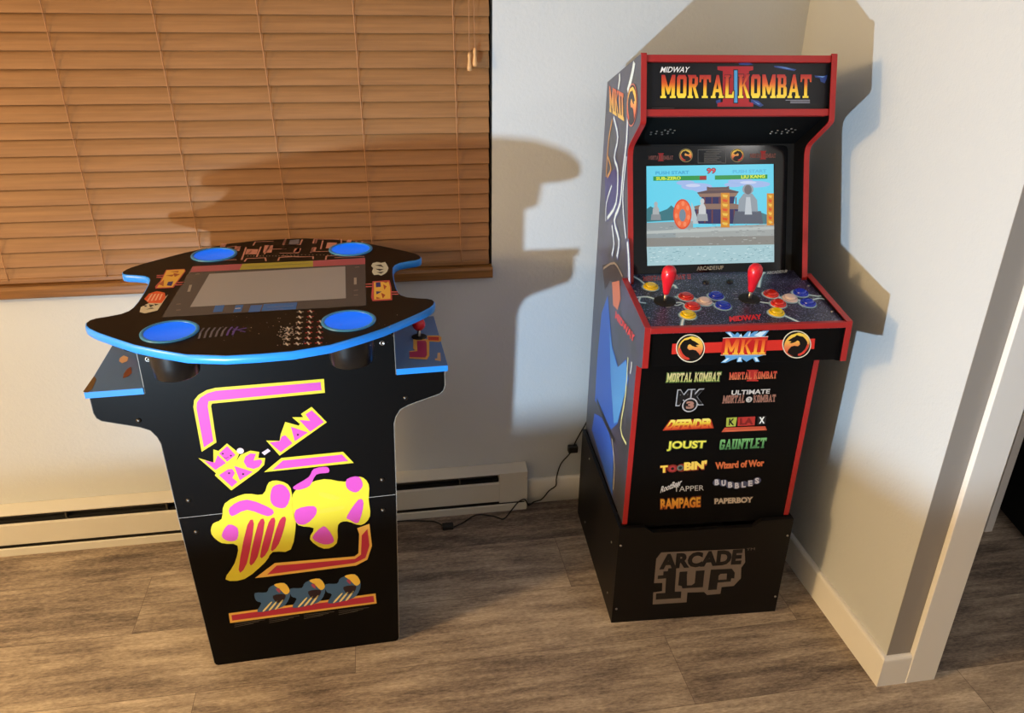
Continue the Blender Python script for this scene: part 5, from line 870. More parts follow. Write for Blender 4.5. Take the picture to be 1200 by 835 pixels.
('P','pub',[[-.0532,.432],[-.0453,.443],[-.0391,.4435],[-.0376,.4344],[-.0433,.4102],[-.0538,.376],[-.0638,.3492],[-.0733,.3341],[-.0821,.3269],[-.085,.3327],[-.0776,.3612],[-.0644,.4022]],(178,42,68),2,{}),
('P','pub',[[-.0282,.4331],[-.0205,.4425],[-.0143,.443],[-.0125,.4355],[-.0177,.4157],[-.0274,.3877],[-.0368,.3655],[-.0459,.3522],[-.0547,.345],[-.0578,.3491],[-.0511,.3729],[-.0388,.4077]],(178,42,68),2,{}),
('P','pub',[[-.135,.4858],[-.1248,.494],[-.1099,.5011],[-.0938,.5024],[-.0744,.4936],[-.0535,.4788],[-.0399,.4661],[-.0383,.4574],[-.0442,.4511],[-.0536,.4493],[-.0663,.4558],[-.0823,.4668],[-.0973,.4736],[-.1113,.4704],[-.1245,.463],[-.1338,.46],[-.1384,.4661],[-.139,.4765]],(196,74,168),2,{}),
('P','pub',[[.0133,.5253],[.023,.532],[.0382,.5402],[.0506,.5482],[.0563,.5561],[.0594,.5638],[.0643,.5695],[.0743,.5722],[.0862,.5729],[.095,.5716],[.0989,.5671],[.0997,.5606],[.0971,.5556],[.0895,.5548],[.0785,.5554],[.0687,.5532],[.0625,.5448],[.0575,.5334],[.0513,.5242],[.0423,.519],[.0322,.5161],[.024,.5152],[.0174,.5167],[.0127,.5203]],(196,74,168),2,{}),
('P','pub',[[.138,.5319],[.1459,.5359],[.1567,.5376],[.1653,.5359],[.1705,.529],[.1735,.5186],[.1737,.5092],[.1699,.5014],[.1632,.4946],[.1562,.4914],[.1488,.4936],[.1413,.4995],[.1361,.5065],[.1342,.515],[.1347,.5247]],(196,74,168),2,{}),
('P','pub',[[.0125,.4592],[.025,.4645],[.042,.4662],[.0547,.4649],[.06,.4595],[.061,.4509],[.0586,.4418],[.0519,.4319],[.0418,.4216],[.0321,.4151],[.0234,.4137],[.0153,.4161],[.0099,.4219],[.0075,.4333],[.0078,.448]],(196,74,168),2,{}),
('P','pub',[[.1301,.4247],[.1384,.4395],[.1507,.4579],[.1608,.4699],[.167,.4715],[.1711,.4667],[.1721,.4572],[.169,.4396],[.1629,.4171],[.1561,.402],[.149,.4011],[.1413,.4076],[.1354,.4141],[.1311,.4164],[.1286,.4186]],(196,74,168),2,{}),
('P','pub',[[.0431,.3712],[.0479,.3817],[.0581,.3929],[.0671,.4003],[.0722,.4025],[.0761,.401],[.08,.3954],[.086,.3833],[.0921,.3671],[.0939,.3546],[.0884,.3487],[.0785,.3466],[.0686,.3479],[.0583,.3533],[.0479,.3619]],(196,74,168),2,{}),
('P','pub',[[.076,.5029],[.0886,.4981],[.1054,.4899],[.1163,.4831],[.1167,.4788],[.1113,.4759],[.1037,.4757],[.0932,.4797],[.0807,.4864],[.0721,.4923],[.0695,.4974],[.0708,.5018]],(225,190,60),2,{}),
('P','pub',[[.0656,.4522],[.0816,.4546],[.1039,.4563],[.1203,.4564],[.1264,.4539],[.1266,.45],[.1207,.4465],[.1051,.4438],[.0835,.4417],[.0676,.4414],[.0611,.4441],[.0602,.4485]],(225,190,60),2,{}),
('P','pub',[[-.1047,.2689],[-.0527,.3081],[.1397,.3001],[.1497,.3083],[.1556,.367],[.1519,.3855],[.1823,.3946],[.1844,.3273],[.1703,.2849],[.1408,.2706],[-.0755,.2683]],(225,175,80),1,{}),
('P','pub',[[-.0747,.2755],[-.0494,.2996],[.1404,.2919],[.1557,.3033],[.1615,.3623],[.1764,.3798],[.1781,.3282],[.1657,.2913],[.1382,.2792]],(178,42,68),2,{}),
('P','pub',[[-.1804,.1678],[.184,.1727],[.1847,.139],[-.181,.1358]],(225,175,80),1,{}),
('P','pub',[[-.1745,.1609],[.1784,.1659],[.1791,.1452],[-.175,.1432]],(178,42,68),2,{}),
('P','pub',[[-.1103,.2225],[-.1026,.2231],[-.0918,.2208],[-.0828,.2205],[-.0788,.2249],[-.0766,.2314],[-.0717,.2368],[-.061,.2413],[-.0477,.2447],[-.0371,.2435],[-.0308,.2351],[-.0272,.222],[-.0264,.2088],[-.0291,.1962],[-.0346,.1836],[-.0414,.1736],[-.0486,.1679],[-.0571,.1649],[-.0676,.1628],[-.0831,.1602],[-.1005,.1585],[-.1116,.1602],[-.1107,.1677],[-.1035,.1785],[-.099,.1875],[-.1014,.1916],[-.1064,.1938],[-.1102,.1977],[-.1121,.2059],[-.1127,.2157]],(62,98,140),3,{}),
('P','pub',[[-.0619,.2418],[-.0558,.2441],[-.0457,.2449],[-.0372,.2427],[-.0319,.2357],[-.0281,.2256],[-.0268,.2172],[-.0288,.2113],[-.0332,.2072],[-.0379,.2065],[-.0423,.2112],[-.0469,.2194],[-.0512,.2269],[-.0563,.2328],[-.0611,.2381]],(240,200,80),4,{}),
('P','pub',[[-.0689,.2075],[-.0604,.2097],[-.0478,.2093],[-.0391,.2067],[-.038,.2009],[-.0409,.1929],[-.045,.1868],[-.0503,.1836],[-.0568,.1822],[-.0622,.1838],[-.0665,.1906],[-.0697,.2004]],(40,22,30),4,{}),
('P','pub',[[-.0593,.2266],[-.0573,.229],[-.0533,.2302],[-.0504,.2292],[-.0495,.2241],[-.0498,.2168],[-.0509,.2128],[-.0538,.2156],[-.0575,.2217]],(170,70,100),4,{}),
('P','pub',[[-.0989,.1622],[-.0931,.1694],[-.0843,.1793],[-.0775,.1864],[-.0741,.1888],[-.0727,.1885],[-.0738,.1858],[-.0788,.179],[-.0864,.1697],[-.0926,.1628],[-.0967,.1601],[-.0993,.1598]],(235,220,150),4,{}),
('P','pub',[[-.0838,.163],[-.0784,.1703],[-.0701,.1802],[-.0636,.1874],[-.0604,.1899],[-.059,.1896],[-.06,.1868],[-.0647,.1799],[-.0717,.1705],[-.0775,.1637],[-.0815,.1608],[-.0841,.1605]],(235,220,150),4,{}),
('P','pub',[[-.0687,.1639],[-.0637,.1711],[-.0559,.1812],[-.0498,.1884],[-.0467,.1909],[-.0453,.1906],[-.0461,.1878],[-.0504,.1809],[-.057,.1714],[-.0624,.1645],[-.0662,.1616],[-.0689,.1613]],(235,220,150),4,{}),
('P','pub',[[-.025,.2227],[-.0172,.2233],[-.0062,.221],[.0029,.2206],[.0069,.2251],[.0091,.2316],[.0139,.2371],[.0247,.2416],[.0381,.245],[.049,.2439],[.0555,.2353],[.0594,.2221],[.0604,.2089],[.058,.1962],[.0526,.1834],[.0459,.1734],[.0387,.1676],[.0301,.1646],[.0195,.1625],[.0038,.1599],[-.0139,.1582],[-.0252,.1598],[-.0244,.1674],[-.0173,.1784],[-.0129,.1874],[-.0154,.1915],[-.0205,.1937],[-.0244,.1976],[-.0265,.2059],[-.0273,.2158]],(62,98,140),3,{}),
('P','pub',[[.0237,.2421],[.03,.2444],[.0402,.2452],[.0489,.243],[.0544,.2359],[.0584,.2258],[.0599,.2173],[.058,.2114],[.0536,.2072],[.0488,.2066],[.0443,.2113],[.0394,.2195],[.0349,.2271],[.0296,.233],[.0247,.2383]],(240,200,80),4,{}),
('P','pub',[[.0173,.2075],[.026,.2098],[.0388,.2093],[.0476,.2068],[.0488,.2009],[.0461,.1928],[.042,.1867],[.0367,.1834],[.0301,.182],[.0246,.1837],[.02,.1906],[.0166,.2004]],(40,22,30),4,{}),
('P','pub',[[.0267,.2268],[.0287,.2292],[.0327,.2304],[.0357,.2295],[.0367,.2242],[.0366,.2169],[.0355,.2129],[.0325,.2157],[.0286,.2219]],(170,70,100),4,{}),
('P','pub',[[-.0123,.1619],[-.0066,.1691],[.0022,.1791],[.009,.1862],[.0124,.1887],[.0138,.1884],[.0128,.1856],[.0077,.1788],[.0002,.1694],[-.0059,.1625],[-.01,.1597],[-.0127,.1594]],(235,220,150),4,{}),
('P','pub',[[.003,.1627],[.0083,.17],[.0166,.1801],[.023,.1873],[.0263,.1898],[.0277,.1895],[.0268,.1867],[.0221,.1798],[.0152,.1703],[.0094,.1633],[.0054,.1605],[.0027,.1602]],(235,220,150),4,{}),
('P','pub',[[.0183,.1635],[.0233,.1709],[.031,.181],[.0371,.1883],[.0402,.1909],[.0416,.1906],[.0408,.1877],[.0366,.1807],[.0301,.1712],[.0247,.1642],[.0209,.1613],[.0182,.161]],(235,220,150),4,{}),
('P','pub',[[.0616,.2228],[.0695,.2235],[.0807,.2211],[.09,.2208],[.094,.2253],[.0961,.2319],[.1008,.2373],[.1117,.2419],[.1253,.2454],[.1364,.2442],[.1432,.2356],[.1474,.2223],[.1487,.2089],[.1464,.1961],[.1412,.1833],[.1346,.1731],[.1273,.1673],[.1187,.1643],[.1079,.1622],[.0921,.1595],[.0742,.1578],[.0626,.1595],[.0633,.1672],[.0703,.1782],[.0746,.1872],[.0719,.1914],[.0667,.1937],[.0627,.1976],[.0604,.2059],[.0594,.2159]],(62,98,140),3,{}),
('P','pub',[[.1108,.2424],[.117,.2448],[.1274,.2455],[.1363,.2434],[.1421,.2362],[.1463,.226],[.148,.2174],[.1461,.2115],[.1417,.2073],[.1369,.2066],[.1322,.2114],[.1271,.2197],[.1224,.2273],[.1169,.2333],[.1118,.2386]],(240,200,80),4,{}),
('P','pub',[[.1049,.2075],[.1136,.2098],[.1266,.2094],[.1357,.2068],[.137,.2009],[.1344,.1928],[.1304,.1866],[.125,.1833],[.1184,.1819],[.1127,.1835],[.108,.1905],[.1043,.2004]],(40,22,30),4,{}),
('P','pub',[[.1141,.227],[.1161,.2294],[.1201,.2306],[.1232,.2297],[.1242,.2244],[.1243,.217],[.1233,.213],[.1202,.2158],[.1161,.222]],(170,70,100),4,{}),
('P','pub',[[.0757,.1616],[.0813,.1689],[.0901,.1789],[.0969,.1861],[.1003,.1886],[.1017,.1883],[.1007,.1855],[.0957,.1786],[.0883,.1692],[.0821,.1622],[.078,.1594],[.0753,.1591]],(235,220,150),4,{}),
('P','pub',[[.0912,.1624],[.0965,.1697],[.1047,.1799],[.1111,.1872],[.1143,.1897],[.1158,.1894],[.1149,.1865],[.1103,.1796],[.1034,.17],[.0977,.163],[.0937,.1602],[.091,.1599]],(235,220,150),4,{}),
('P','pub',[[.1067,.1632],[.1116,.1706],[.1193,.1809],[.1253,.1882],[.1284,.1908],[.1299,.1905],[.1292,.1876],[.125,.1806],[.1186,.1709],[.1132,.1639],[.1094,.161],[.1067,.1607]],(235,220,150),4,{}),
('L','pub',[[-.1708,.1331],[-.0974,.1322]],.0011,(96,90,86),1,{}),
('L','pub',[[-.1716,.1273],[-.1116,.1287]],.0011,(96,90,86),1,{}),
('L','pub',[[-.1723,.1214],[-.1258,.1252]],.0011,(96,90,86),1,{}),
('L','pub',[[-.0861,.1319],[-.0116,.131]],.0011,(96,90,86),1,{}),
('L','pub',[[-.0868,.1261],[-.0259,.1275]],.0011,(96,90,86),1,{}),
('L','pub',[[-.0875,.1202],[-.0403,.1239]],.0011,(96,90,86),1,{}),
('L','pub',[[-.0001,.1308],[.0757,.1298]],.0011,(96,90,86),1,{}),
('L','pub',[[-.0007,.1248],[.0611,.1262]],.0011,(96,90,86),1,{}),
('L','pub',[[-.0013,.1189],[.0466,.1227]],.0011,(96,90,86),1,{}),
('L','pub',[[.0873,.1295],[.1643,.1286]],.0011,(96,90,86),1,{}),
('L','pub',[[.0868,.1236],[.1496,.125]],.0011,(96,90,86),1,{}),
('L','pub',[[.0864,.1176],[.1349,.1214]],.0011,(96,90,86),1,{}),
('L','pub',[[-.2526,.4695],[.2526,.4732]],.0014,(150,145,140),0,{}),
('L','top',[[-.1832,-.3492],[-.1347,-.3481],[-.0945,-.3495]],.004,(200,140,125),1,{}),
('L','top',[[-.0725,-.3316],[-.0695,-.3533],[-.0251,-.353],[-.0214,-.3269]],.004,(200,140,125),1,{}),
('L','top',[[.0075,-.3256],[.0095,-.3498],[.0561,-.3516]],.004,(200,140,125),1,{}),
('L','top',[[-.0637,-.4614],[-.0609,-.4921],[-.0154,-.4902]],.004,(200,140,125),1,{}),
('L','top',[[-.0292,-.3845],[-.0202,-.4547]],.004,(200,140,125),1,{}),
('L','top',[[-.0268,-.4229],[.0196,-.4181]],.004,(200,140,125),1,{}),
('L','top',[[.0121,-.4558],[.0152,-.4995]],.004,(200,140,125),1,{}),
('L','top',[[.0141,-.453],[.0485,-.4501]],.004,(200,140,125),1,{}),
('L','top',[[.0092,-.3843],[.055,-.3794]],.004,(200,140,125),1,{}),
('L','top',[[-.0807,-.3473],[-.08,-.4457]],.004,(200,140,125),1,{}),
('L','top',[[-.106,-.4258],[-.0953,-.4578]],.004,(200,140,125),1,{}),
('L','top',[[-.0696,-.3908],[-.0634,-.4191]],.004,(200,140,125),1,{}),
('L','top',[[-.0465,-.3643],[-.0428,-.4459]],.004,(200,140,125),1,{}),
('L','top',[[-.1768,-.4488],[-.1698,-.4621]],.004,(200,140,125),1,{}),
('L','top',[[-.1445,-.4557],[-.1333,-.4809]],.004,(200,140,125),1,{}),
('L','top',[[-.1064,-.4619],[-.1269,-.4554]],.004,(200,140,125),1,{}),
('L','top',[[.014,-.3605],[.0563,-.347],[.0918,-.3436],[.0923,-.3255]],.004,(200,140,125),1,{}),
('L','top',[[.1229,-.3151],[.1244,-.3431],[.1684,-.3453]],.004,(200,140,125),1,{}),
('L','top',[[.1454,-.3284],[.2175,-.3261]],.004,(200,140,125),1,{}),
('L','top',[[.0159,-.4528],[.0558,-.449],[.0597,-.4926]],.004,(200,140,125),1,{}),
('L','top',[[.0902,-.3833],[.1365,-.3807]],.004,(200,140,125),1,{}),
('L','top',[[.085,-.3782],[.0928,-.4211]],.004,(200,140,125),1,{}),
('L','top',[[.1094,-.4041],[.1138,-.4753]],.004,(200,140,125),1,{}),
('L','top',[[.0921,-.4533],[.0968,-.4907],[.1547,-.4818]],.004,(200,140,125),1,{}),
('L','top',[[.0442,-.3846],[.0534,-.4188]],.004,(200,140,125),1,{}),
('L','top',[[.0139,-.4555],[.0167,-.5057]],.004,(200,140,125),1,{}),
('L','top',[[.0106,-.4195],[.0214,-.4178]],.004,(200,140,125),1,{}),
('L','top',[[.1619,-.4325],[.1622,-.4806]],.004,(200,140,125),1,{}),
('L','top',[[.1988,-.4393],[.2011,-.4579]],.004,(200,140,125),1,{}),
('L','top',[[.2171,-.4302],[.2158,-.4518]],.004,(200,140,125),1,{}),
('P','top',[[-.0764,-.4307],[-.0479,-.4262],[-.0486,-.3841],[-.0766,-.3885]],(205,140,125),1,{}),
('P','top',[[-.0344,-.4581],[-.0127,-.4547],[-.0127,-.3924],[-.0339,-.3957]],(205,140,125),1,{}),
('P','top',[[.0494,-.4206],[.058,-.4193],[.0552,-.3817],[.0467,-.383]],(205,140,125),1,{}),
('P','top',[[.1258,-.4569],[.1509,-.453],[.1465,-.4043],[.1219,-.4081]],(205,140,125),1,{}),
('P','top',[[.1789,-.4742],[.1909,-.4723],[.186,-.4476],[.1742,-.4494]],(205,140,125),1,{}),
('P','top',[[.0441,-.4191],[.0599,-.4166],[.0569,-.3838],[.0413,-.3862]],(205,140,125),1,{}),
('P','top',[[.0875,-.4208],[.099,-.419],[.0955,-.3812],[.0842,-.383]],(205,140,125),1,{}),
('P','top',[[.09,-.4957],[.1005,-.4941],[.0969,-.4539],[.0866,-.4555]],(205,140,125),1,{}),
('P','top',[[-.1457,-.489],[-.1326,-.487],[-.1335,-.4576],[-.1464,-.4597]],(205,140,125),1,{}),
('P','top',[[-.1083,-.4598],[-.0939,-.4576],[-.0942,-.4192],[-.1084,-.4214]],(205,140,125),1,{}),
('P','top',[[.0283,-.4936],[.0521,-.4976],[.0519,-.4558],[.0266,-.456]],(120,115,125),1,{}),
('P','top',[[-.0699,-.376],[-.0681,-.3757],[-.0682,-.3723],[-.0699,-.3725]],(210,190,170),1,{}),
('P','top',[[-.0622,-.3747],[-.0605,-.3745],[-.0605,-.3711],[-.0623,-.3713]],(210,190,170),1,{}),
('P','top',[[-.0545,-.3735],[-.0528,-.3733],[-.0529,-.3699],[-.0546,-.3701]],(210,190,170),1,{}),
('P','top',[[-.0469,-.3723],[-.0451,-.3721],[-.0452,-.3686],[-.0469,-.3689]],(210,190,170),1,{}),
('P','top',[[-.0392,-.3711],[-.0375,-.3708],[-.0375,-.3674],[-.0393,-.3677]],(210,190,170),1,{}),
('P','top',[[-.0315,-.3699],[-.0298,-.3696],[-.0299,-.3662],[-.0316,-.3665]],(210,190,170),1,{}),
('P','top',[[-.0238,-.3687],[-.0221,-.3684],[-.0222,-.365],[-.0239,-.3653]],(210,190,170),1,{}),
('P','top',[[-.0162,-.3675],[-.0144,-.3672],[-.0145,-.3638],[-.0163,-.3641]],(210,190,170),1,{}),
('P','top',[[-.0085,-.3663],[-.0067,-.366],[-.0068,-.3626],[-.0086,-.3629]],(210,190,170),1,{}),
('P','top',[[-.0008,-.3651],[.001,-.3648],[.0008,-.3614],[-.0009,-.3617]],(210,190,170),1,{}),
('P','top',[[.0069,-.3639],[.0087,-.3636],[.0085,-.3602],[.0068,-.3605]],(210,190,170),1,{}),
('P','top',[[.0146,-.3627],[.0164,-.3624],[.0162,-.359],[.0145,-.3593]],(210,190,170),1,{}),
('P','top',[[.0223,-.3614],[.024,-.3612],[.0239,-.3578],[.0221,-.358]],(210,190,170),1,{}),
('P','top',[[.03,-.3602],[.0317,-.36],[.0316,-.3566],[.0298,-.3568]],(210,190,170),1,{}),
('P','top',[[.0377,-.359],[.0394,-.3587],[.0393,-.3553],[.0375,-.3556]],(210,190,170),1,{}),
('P','top',[[.0454,-.3578],[.0472,-.3575],[.047,-.3541],[.0452,-.3544]],(210,190,170),1,{}),
('P','top',[[.0169,-.3715],[.0186,-.3712],[.0185,-.3678],[.0167,-.368]],(210,190,170),1,{}),
('P','top',[[.026,-.37],[.0278,-.3698],[.0276,-.3663],[.0258,-.3666]],(210,190,170),1,{}),
('P','top',[[.0351,-.3686],[.0369,-.3683],[.0367,-.3649],[.035,-.3652]],(210,190,170),1,{}),
('P','top',[[.0443,-.3672],[.046,-.3669],[.0458,-.3635],[.0441,-.3637]],(210,190,170),1,{}),
('P','top',[[.0534,-.3657],[.0552,-.3654],[.055,-.362],[.0532,-.3623]],(210,190,170),1,{}),
('P','top',[[.0626,-.3643],[.0643,-.364],[.0641,-.3606],[.0624,-.3609]],(210,190,170),1,{}),
('P','top',[[.0717,-.3628],[.0735,-.3626],[.0733,-.3592],[.0715,-.3594]],(210,190,170),1,{}),
('P','top',[[.0809,-.3614],[.0826,-.3611],[.0824,-.3577],[.0806,-.358]],(210,190,170),1,{}),
('P','top',[[.09,-.36],[.0918,-.3597],[.0915,-.3563],[.0898,-.3566]],(210,190,170),1,{}),
('P','top',[[.0992,-.3585],[.101,-.3583],[.1007,-.3548],[.0989,-.3551]],(210,190,170),1,{}),
('P','top',[[.1084,-.3571],[.1101,-.3568],[.1098,-.3534],[.1081,-.3537]],(210,190,170),1,{}),
('P','top',[[.1175,-.3556],[.1193,-.3554],[.119,-.352],[.1172,-.3522]],(210,190,170),1,{}),
('P','top',[[.1267,-.3542],[.1285,-.3539],[.1282,-.3505],[.1264,-.3508]],(210,190,170),1,{}),
('P','top',[[.1359,-.3528],[.1377,-.3525],[.1373,-.3491],[.1356,-.3494]],(210,190,170),1,{}),
('P','top',[[.1451,-.3513],[.1468,-.351],[.1465,-.3476],[.1447,-.3479]],(210,190,170),1,{}),
('P','top',[[.1543,-.3499],[.156,-.3496],[.1557,-.3462],[.1539,-.3465]],(210,190,170),1,{}),
('P','top',[[.1634,-.3484],[.1652,-.3481],[.1648,-.3447],[.1631,-.345]],(210,190,170),1,{}),
('P','top',[[.1726,-.347],[.1744,-.3467],[.174,-.3433],[.1722,-.3436]],(210,190,170),1,{}),
('P','top',[[.1818,-.3455],[.1836,-.3453],[.1832,-.3419],[.1814,-.3421]],(210,190,170),1,{}),
('P','top',[[.191,-.3441],[.1928,-.3438],[.1924,-.3404],[.1906,-.3407]],(210,190,170),1,{}),
('P','top',[[.2002,-.3426],[.202,-.3424],[.2016,-.339],[.1998,-.3392]],(210,190,170),1,{}),
('P','top',[[.2094,-.3412],[.2112,-.3409],[.2108,-.3375],[.209,-.3378]],(210,190,170),1,{}),
('P','top',[[-.1913,-.3128],[.2201,-.3125],[.2116,.0098],[-.2028,.0079]],(74,76,82),1,{'m': 'plexi'}),
('P','top',[[-.1913,-.3128],[-.0753,-.3132],[-.0781,-.2695],[-.1904,-.2694]],(175,90,105),2,{'m': 'plexi'}),
('P','top',[[-.0753,-.3132],[.0924,-.3106],[.0935,-.2652],[-.0781,-.2695]],(175,165,75),2,{'m': 'plexi'}),
('P','top',[[.0924,-.3106],[.2201,-.3125],[.2185,-.2641],[.0935,-.2652]],(175,90,105),2,{'m': 'plexi'}),
('P','top',[[-.1441,-.2509],[.1702,-.2553],[.1693,-.04],[-.1555,-.0417]],(158,158,164),2,{'m': 'plexi'}),  # display grey, lightened to paint in the cover's reflection
('L','top',[[-.0727,-.287],[.0816,-.2906]],.003,(100,90,30),3,{}),
('P','top',[[-.1042,-.0422],[-.0851,-.0427],[-.0855,-.0036],[-.1042,-.0032]],(50,105,180),2,{'m': 'plexi'}),
('P','top',[[-.0619,-.0353],[-.0459,-.0363],[-.0471,.0028],[-.0628,.0037]],(50,105,180),2,{'m': 'plexi'}),
('P','top',[[-.0306,-.0301],[-.0067,-.0298],[-.0087,.0092],[-.0321,.0088]],(50,105,180),2,{'m': 'plexi'}),
('P','top',[[-.0037,-.033],[.0662,-.0325],[.0646,.0072],[-.0058,.0061]],(50,105,180),2,{'m': 'plexi'}),
('L','top',[[.0055,-.0133],[.0585,-.0136]],.002,(90,125,160),3,{}),
('L','top',[[-.0599,-.017],[-.0511,-.0173]],.004,(160,165,165),3,{}),
('L','top',[[-.1754,-.2537],[-.1671,-.2546]],.002,(125,118,110),2,{}),
('L','top',[[-.186,-.063],[-.1785,-.0636]],.002,(125,118,110),2,{}),
('L','top',[[-.1802,-.028],[-.1728,-.0285]],.002,(125,118,110),2,{}),
('L','top',[[.1939,-.2445],[.2029,-.2454]],.002,(125,118,110),2,{}),
('L','top',[[.1877,-.0858],[.1961,-.0864]],.002,(125,118,110),2,{}),
('L','top',[[.1872,-.0563],[.1954,-.0569]],.002,(125,118,110),2,{}),
('L','top',[[-.173,-.1386],[-.1752,-.1792]],.006,(150,142,135),2,{}),
('L','top',[[.1914,-.126],[.1923,-.1684]],.006,(150,142,135),2,{}),
('L','top',[[-.2609,-.2584],[-.2434,-.2588]],.006,(205,100,100),1,{}),
('L','top',[[-.2593,-.2457],[-.2438,-.245]],.006,(205,100,100),1,{}),
('L','top',[[-.213,-.2009],[-.193,-.2021]],.006,(205,100,100),1,{}),
('L','top',[[-.2105,-.186],[-.1934,-.1867]],.006,(205,100,100),1,{}),
('P','top',[[-.2486,-.2966],[-.2067,-.2971],[-.2016,-.2795],[-.2102,-.1678],[-.2482,-.1675],[-.2518,-.1831],[-.2475,-.2176]],(190,75,80),2,{}),
('P','top',[[-.2462,-.2914],[-.2074,-.2924],[-.2039,-.2798],[-.2132,-.1725],[-.2465,-.1737],[-.2446,-.2171]],(232,185,80),3,{}),
('P','top',[[-.2285,-.2078],[-.2175,-.2105],[-.2165,-.1795],[-.2273,-.1843]],(38,40,120),4,{}),
('P','top',[[-.2383,-.2806],[-.2177,-.282],[-.2172,-.2701]],(170,85,50),4,{}),
('P','top',[[-.2424,-.2531],[-.2228,-.2592],[-.226,-.2435]],(170,85,50),4,{}),
('P','top',[[-.2275,-.2694],[-.2107,-.2573],[-.2196,-.2402]],(170,85,50),4,{}),
('P','top',[[-.2463,-.1952],[-.2403,-.2254],[-.2336,-.1802]],(170,85,50),4,{}),
('P','top',[[-.2424,-.1518],[-.2233,-.1383],[-.2162,-.1065],[-.2187,-.0752],[-.245,-.0795],[-.2596,-.1055],[-.2563,-.1374]],(225,90,45),2,{}),
('L','top',[[-.2498,-.0901],[-.2488,-.1342]],.003,(245,190,160),3,{}),
('L','top',[[-.2421,-.092],[-.2417,-.133]],.003,(245,190,160),3,{}),
('L','top',[[-.2343,-.0939],[-.2346,-.1318]],.003,(245,190,160),3,{}),
('L','top',[[-.2265,-.0957],[-.2275,-.1307]],.003,(245,190,160),3,{}),
('P','top',[[-.245,-.0795],[-.2227,-.0896],[-.2143,-.1265],[-.219,-.0333],[-.2413,-.0204],[-.2536,-.0298],[-.2568,-.0584]],(215,205,180),1,{}),
('P','top',[[-.2543,-.0656],[-.2464,-.0662],[-.2459,-.0566]],(40,40,38),3,{}),
('P','top',[[-.2435,-.0715],[-.2317,-.0657],[-.2369,-.0513]],(40,40,38),3,{}),
('P','top',[[-.2441,-.0412],[-.2328,-.0506],[-.2276,-.0441]],(40,40,38),3,{}),
('P','top',[[-.2332,-.0737],[-.2228,-.0681],[-.2282,-.0613]],(40,40,38),3,{}),
('P','top',[[.2365,-.2695],[.2472,-.2766],[.2573,-.2684],[.2673,-.2734],[.2703,-.2533],[.2729,-.2262],[.268,-.2009],[.2615,-.1867],[.2526,-.175],[.2464,-.184],[.2362,-.1806],[.2323,-.2067],[.2367,-.232],[.2322,-.2486]],(200,200,185),1,{}),
('P','top',[[.241,-.2526],[.2566,-.2555],[.2622,-.2311],[.2558,-.2395]],(50,50,48),2,{}),
('P','top',[[.2415,-.226],[.2617,-.2207],[.2509,-.2089]],(50,50,48),2,{}),
('P','top',[[.2437,-.1997],[.2607,-.2021],[.2532,-.188]],(50,50,48),2,{}),
('L','top',[[.2144,-.1227],[.2305,-.122]],.006,(205,100,100),1,{}),
('L','top',[[.2145,-.1058],[.2298,-.1052]],.006,(205,100,100),1,{}),
('L','top',[[.2676,-.0641],[.2823,-.0617]],.006,(205,100,100),1,{}),
('L','top',[[.2667,-.0499],[.2826,-.0473]],.006,(205,100,100),1,{}),
('P','top',[[.2312,-.1391],[.2705,-.1405],[.2715,-.0928],[.2685,-.0129],[.2261,-.0131],[.224,-.0375]],(190,75,80),2,{}),
('P','top',[[.2341,-.1309],[.2674,-.1313],[.2689,-.0914],[.2652,-.0203],[.2295,-.021]],(232,185,80),3,{}),
('P','top',[[.2379,-.1284],[.2486,-.1286],[.2481,-.0985],[.2371,-.0965]],(38,40,120),4,{}),
('P','top',[[.2363,-.071],[.2488,-.0672],[.2364,-.0513]],(38,40,120),4,{}),
('P','top',[[.2521,-.1338],[.2675,-.1332],[.2612,-.1208]],(170,70,50),4,{}),
('P','top',[[.2544,-.1143],[.2616,-.0991],[.2547,-.0771]],(170,70,50),4,{}),
('P','top',[[.2468,-.0603],[.2555,-.0455],[.2488,-.0248]],(170,70,50),4,{}),
('P','top',[[.2347,-.0358],[.2452,-.0271],[.2351,-.0236]],(170,70,50),4,{}),
('P','top',[[.0345,.0509],[.0359,.0512],[.0361,.0535],[.0347,.0532]],(200,170,150),1,{}),
('P','top',[[.1295,.1908],[.1305,.191],[.1305,.1925],[.1295,.1923]],(200,170,150),1,{}),
('P','top',[[.0737,.0432],[.0746,.0433],[.0747,.0449],[.0737,.0447]],(110,100,160),1,{}),
('P','top',[[-.0531,.106],[-.0515,.1063],[-.0513,.1088],[-.0529,.1085]],(200,170,150),1,{}),
('P','top',[[.2727,.072],[.2743,.0723],[.2741,.0749],[.2725,.0746]],(210,200,190),1,{}),
('P','top',[[.0717,.1229],[.073,.1232],[.0731,.1252],[.0718,.125]],(150,60,60),1,{}),
('P','top',[[-.0378,.1095],[-.0368,.1097],[-.0367,.1112],[-.0377,.111]],(200,170,150),1,{}),
('P','top',[[-.0597,.0448],[-.0582,.0451],[-.058,.0474],[-.0594,.0472]],(110,100,160),1,{}),
('P','top',[[.2501,.1231],[.2512,.1233],[.2511,.1249],[.25,.1247]],(150,60,60),1,{}),
('P','top',[[.23,.1798],[.2311,.18],[.231,.1816],[.2299,.1814]],(200,170,150),1,{}),
('P','top',[[-.0351,.0849],[-.0337,.0851],[-.0334,.0875],[-.0349,.0872]],(150,60,60),1,{}),
('P','top',[[.253,.1337],[.2547,.134],[.2545,.1365],[.2529,.1362]],(200,170,150),1,{}),
('P','top',[[.2333,.1122],[.2348,.1124],[.2347,.1147],[.2332,.1144]],(110,100,160),1,{}),
('P','top',[[.2165,.2109],[.2177,.2111],[.2177,.2128],[.2165,.2126]],(200,170,150),1,{}),
('P','top',[[-.0502,.1282],[-.0488,.1284],[-.0486,.1305],[-.05,.1303]],(110,100,160),1,{}),
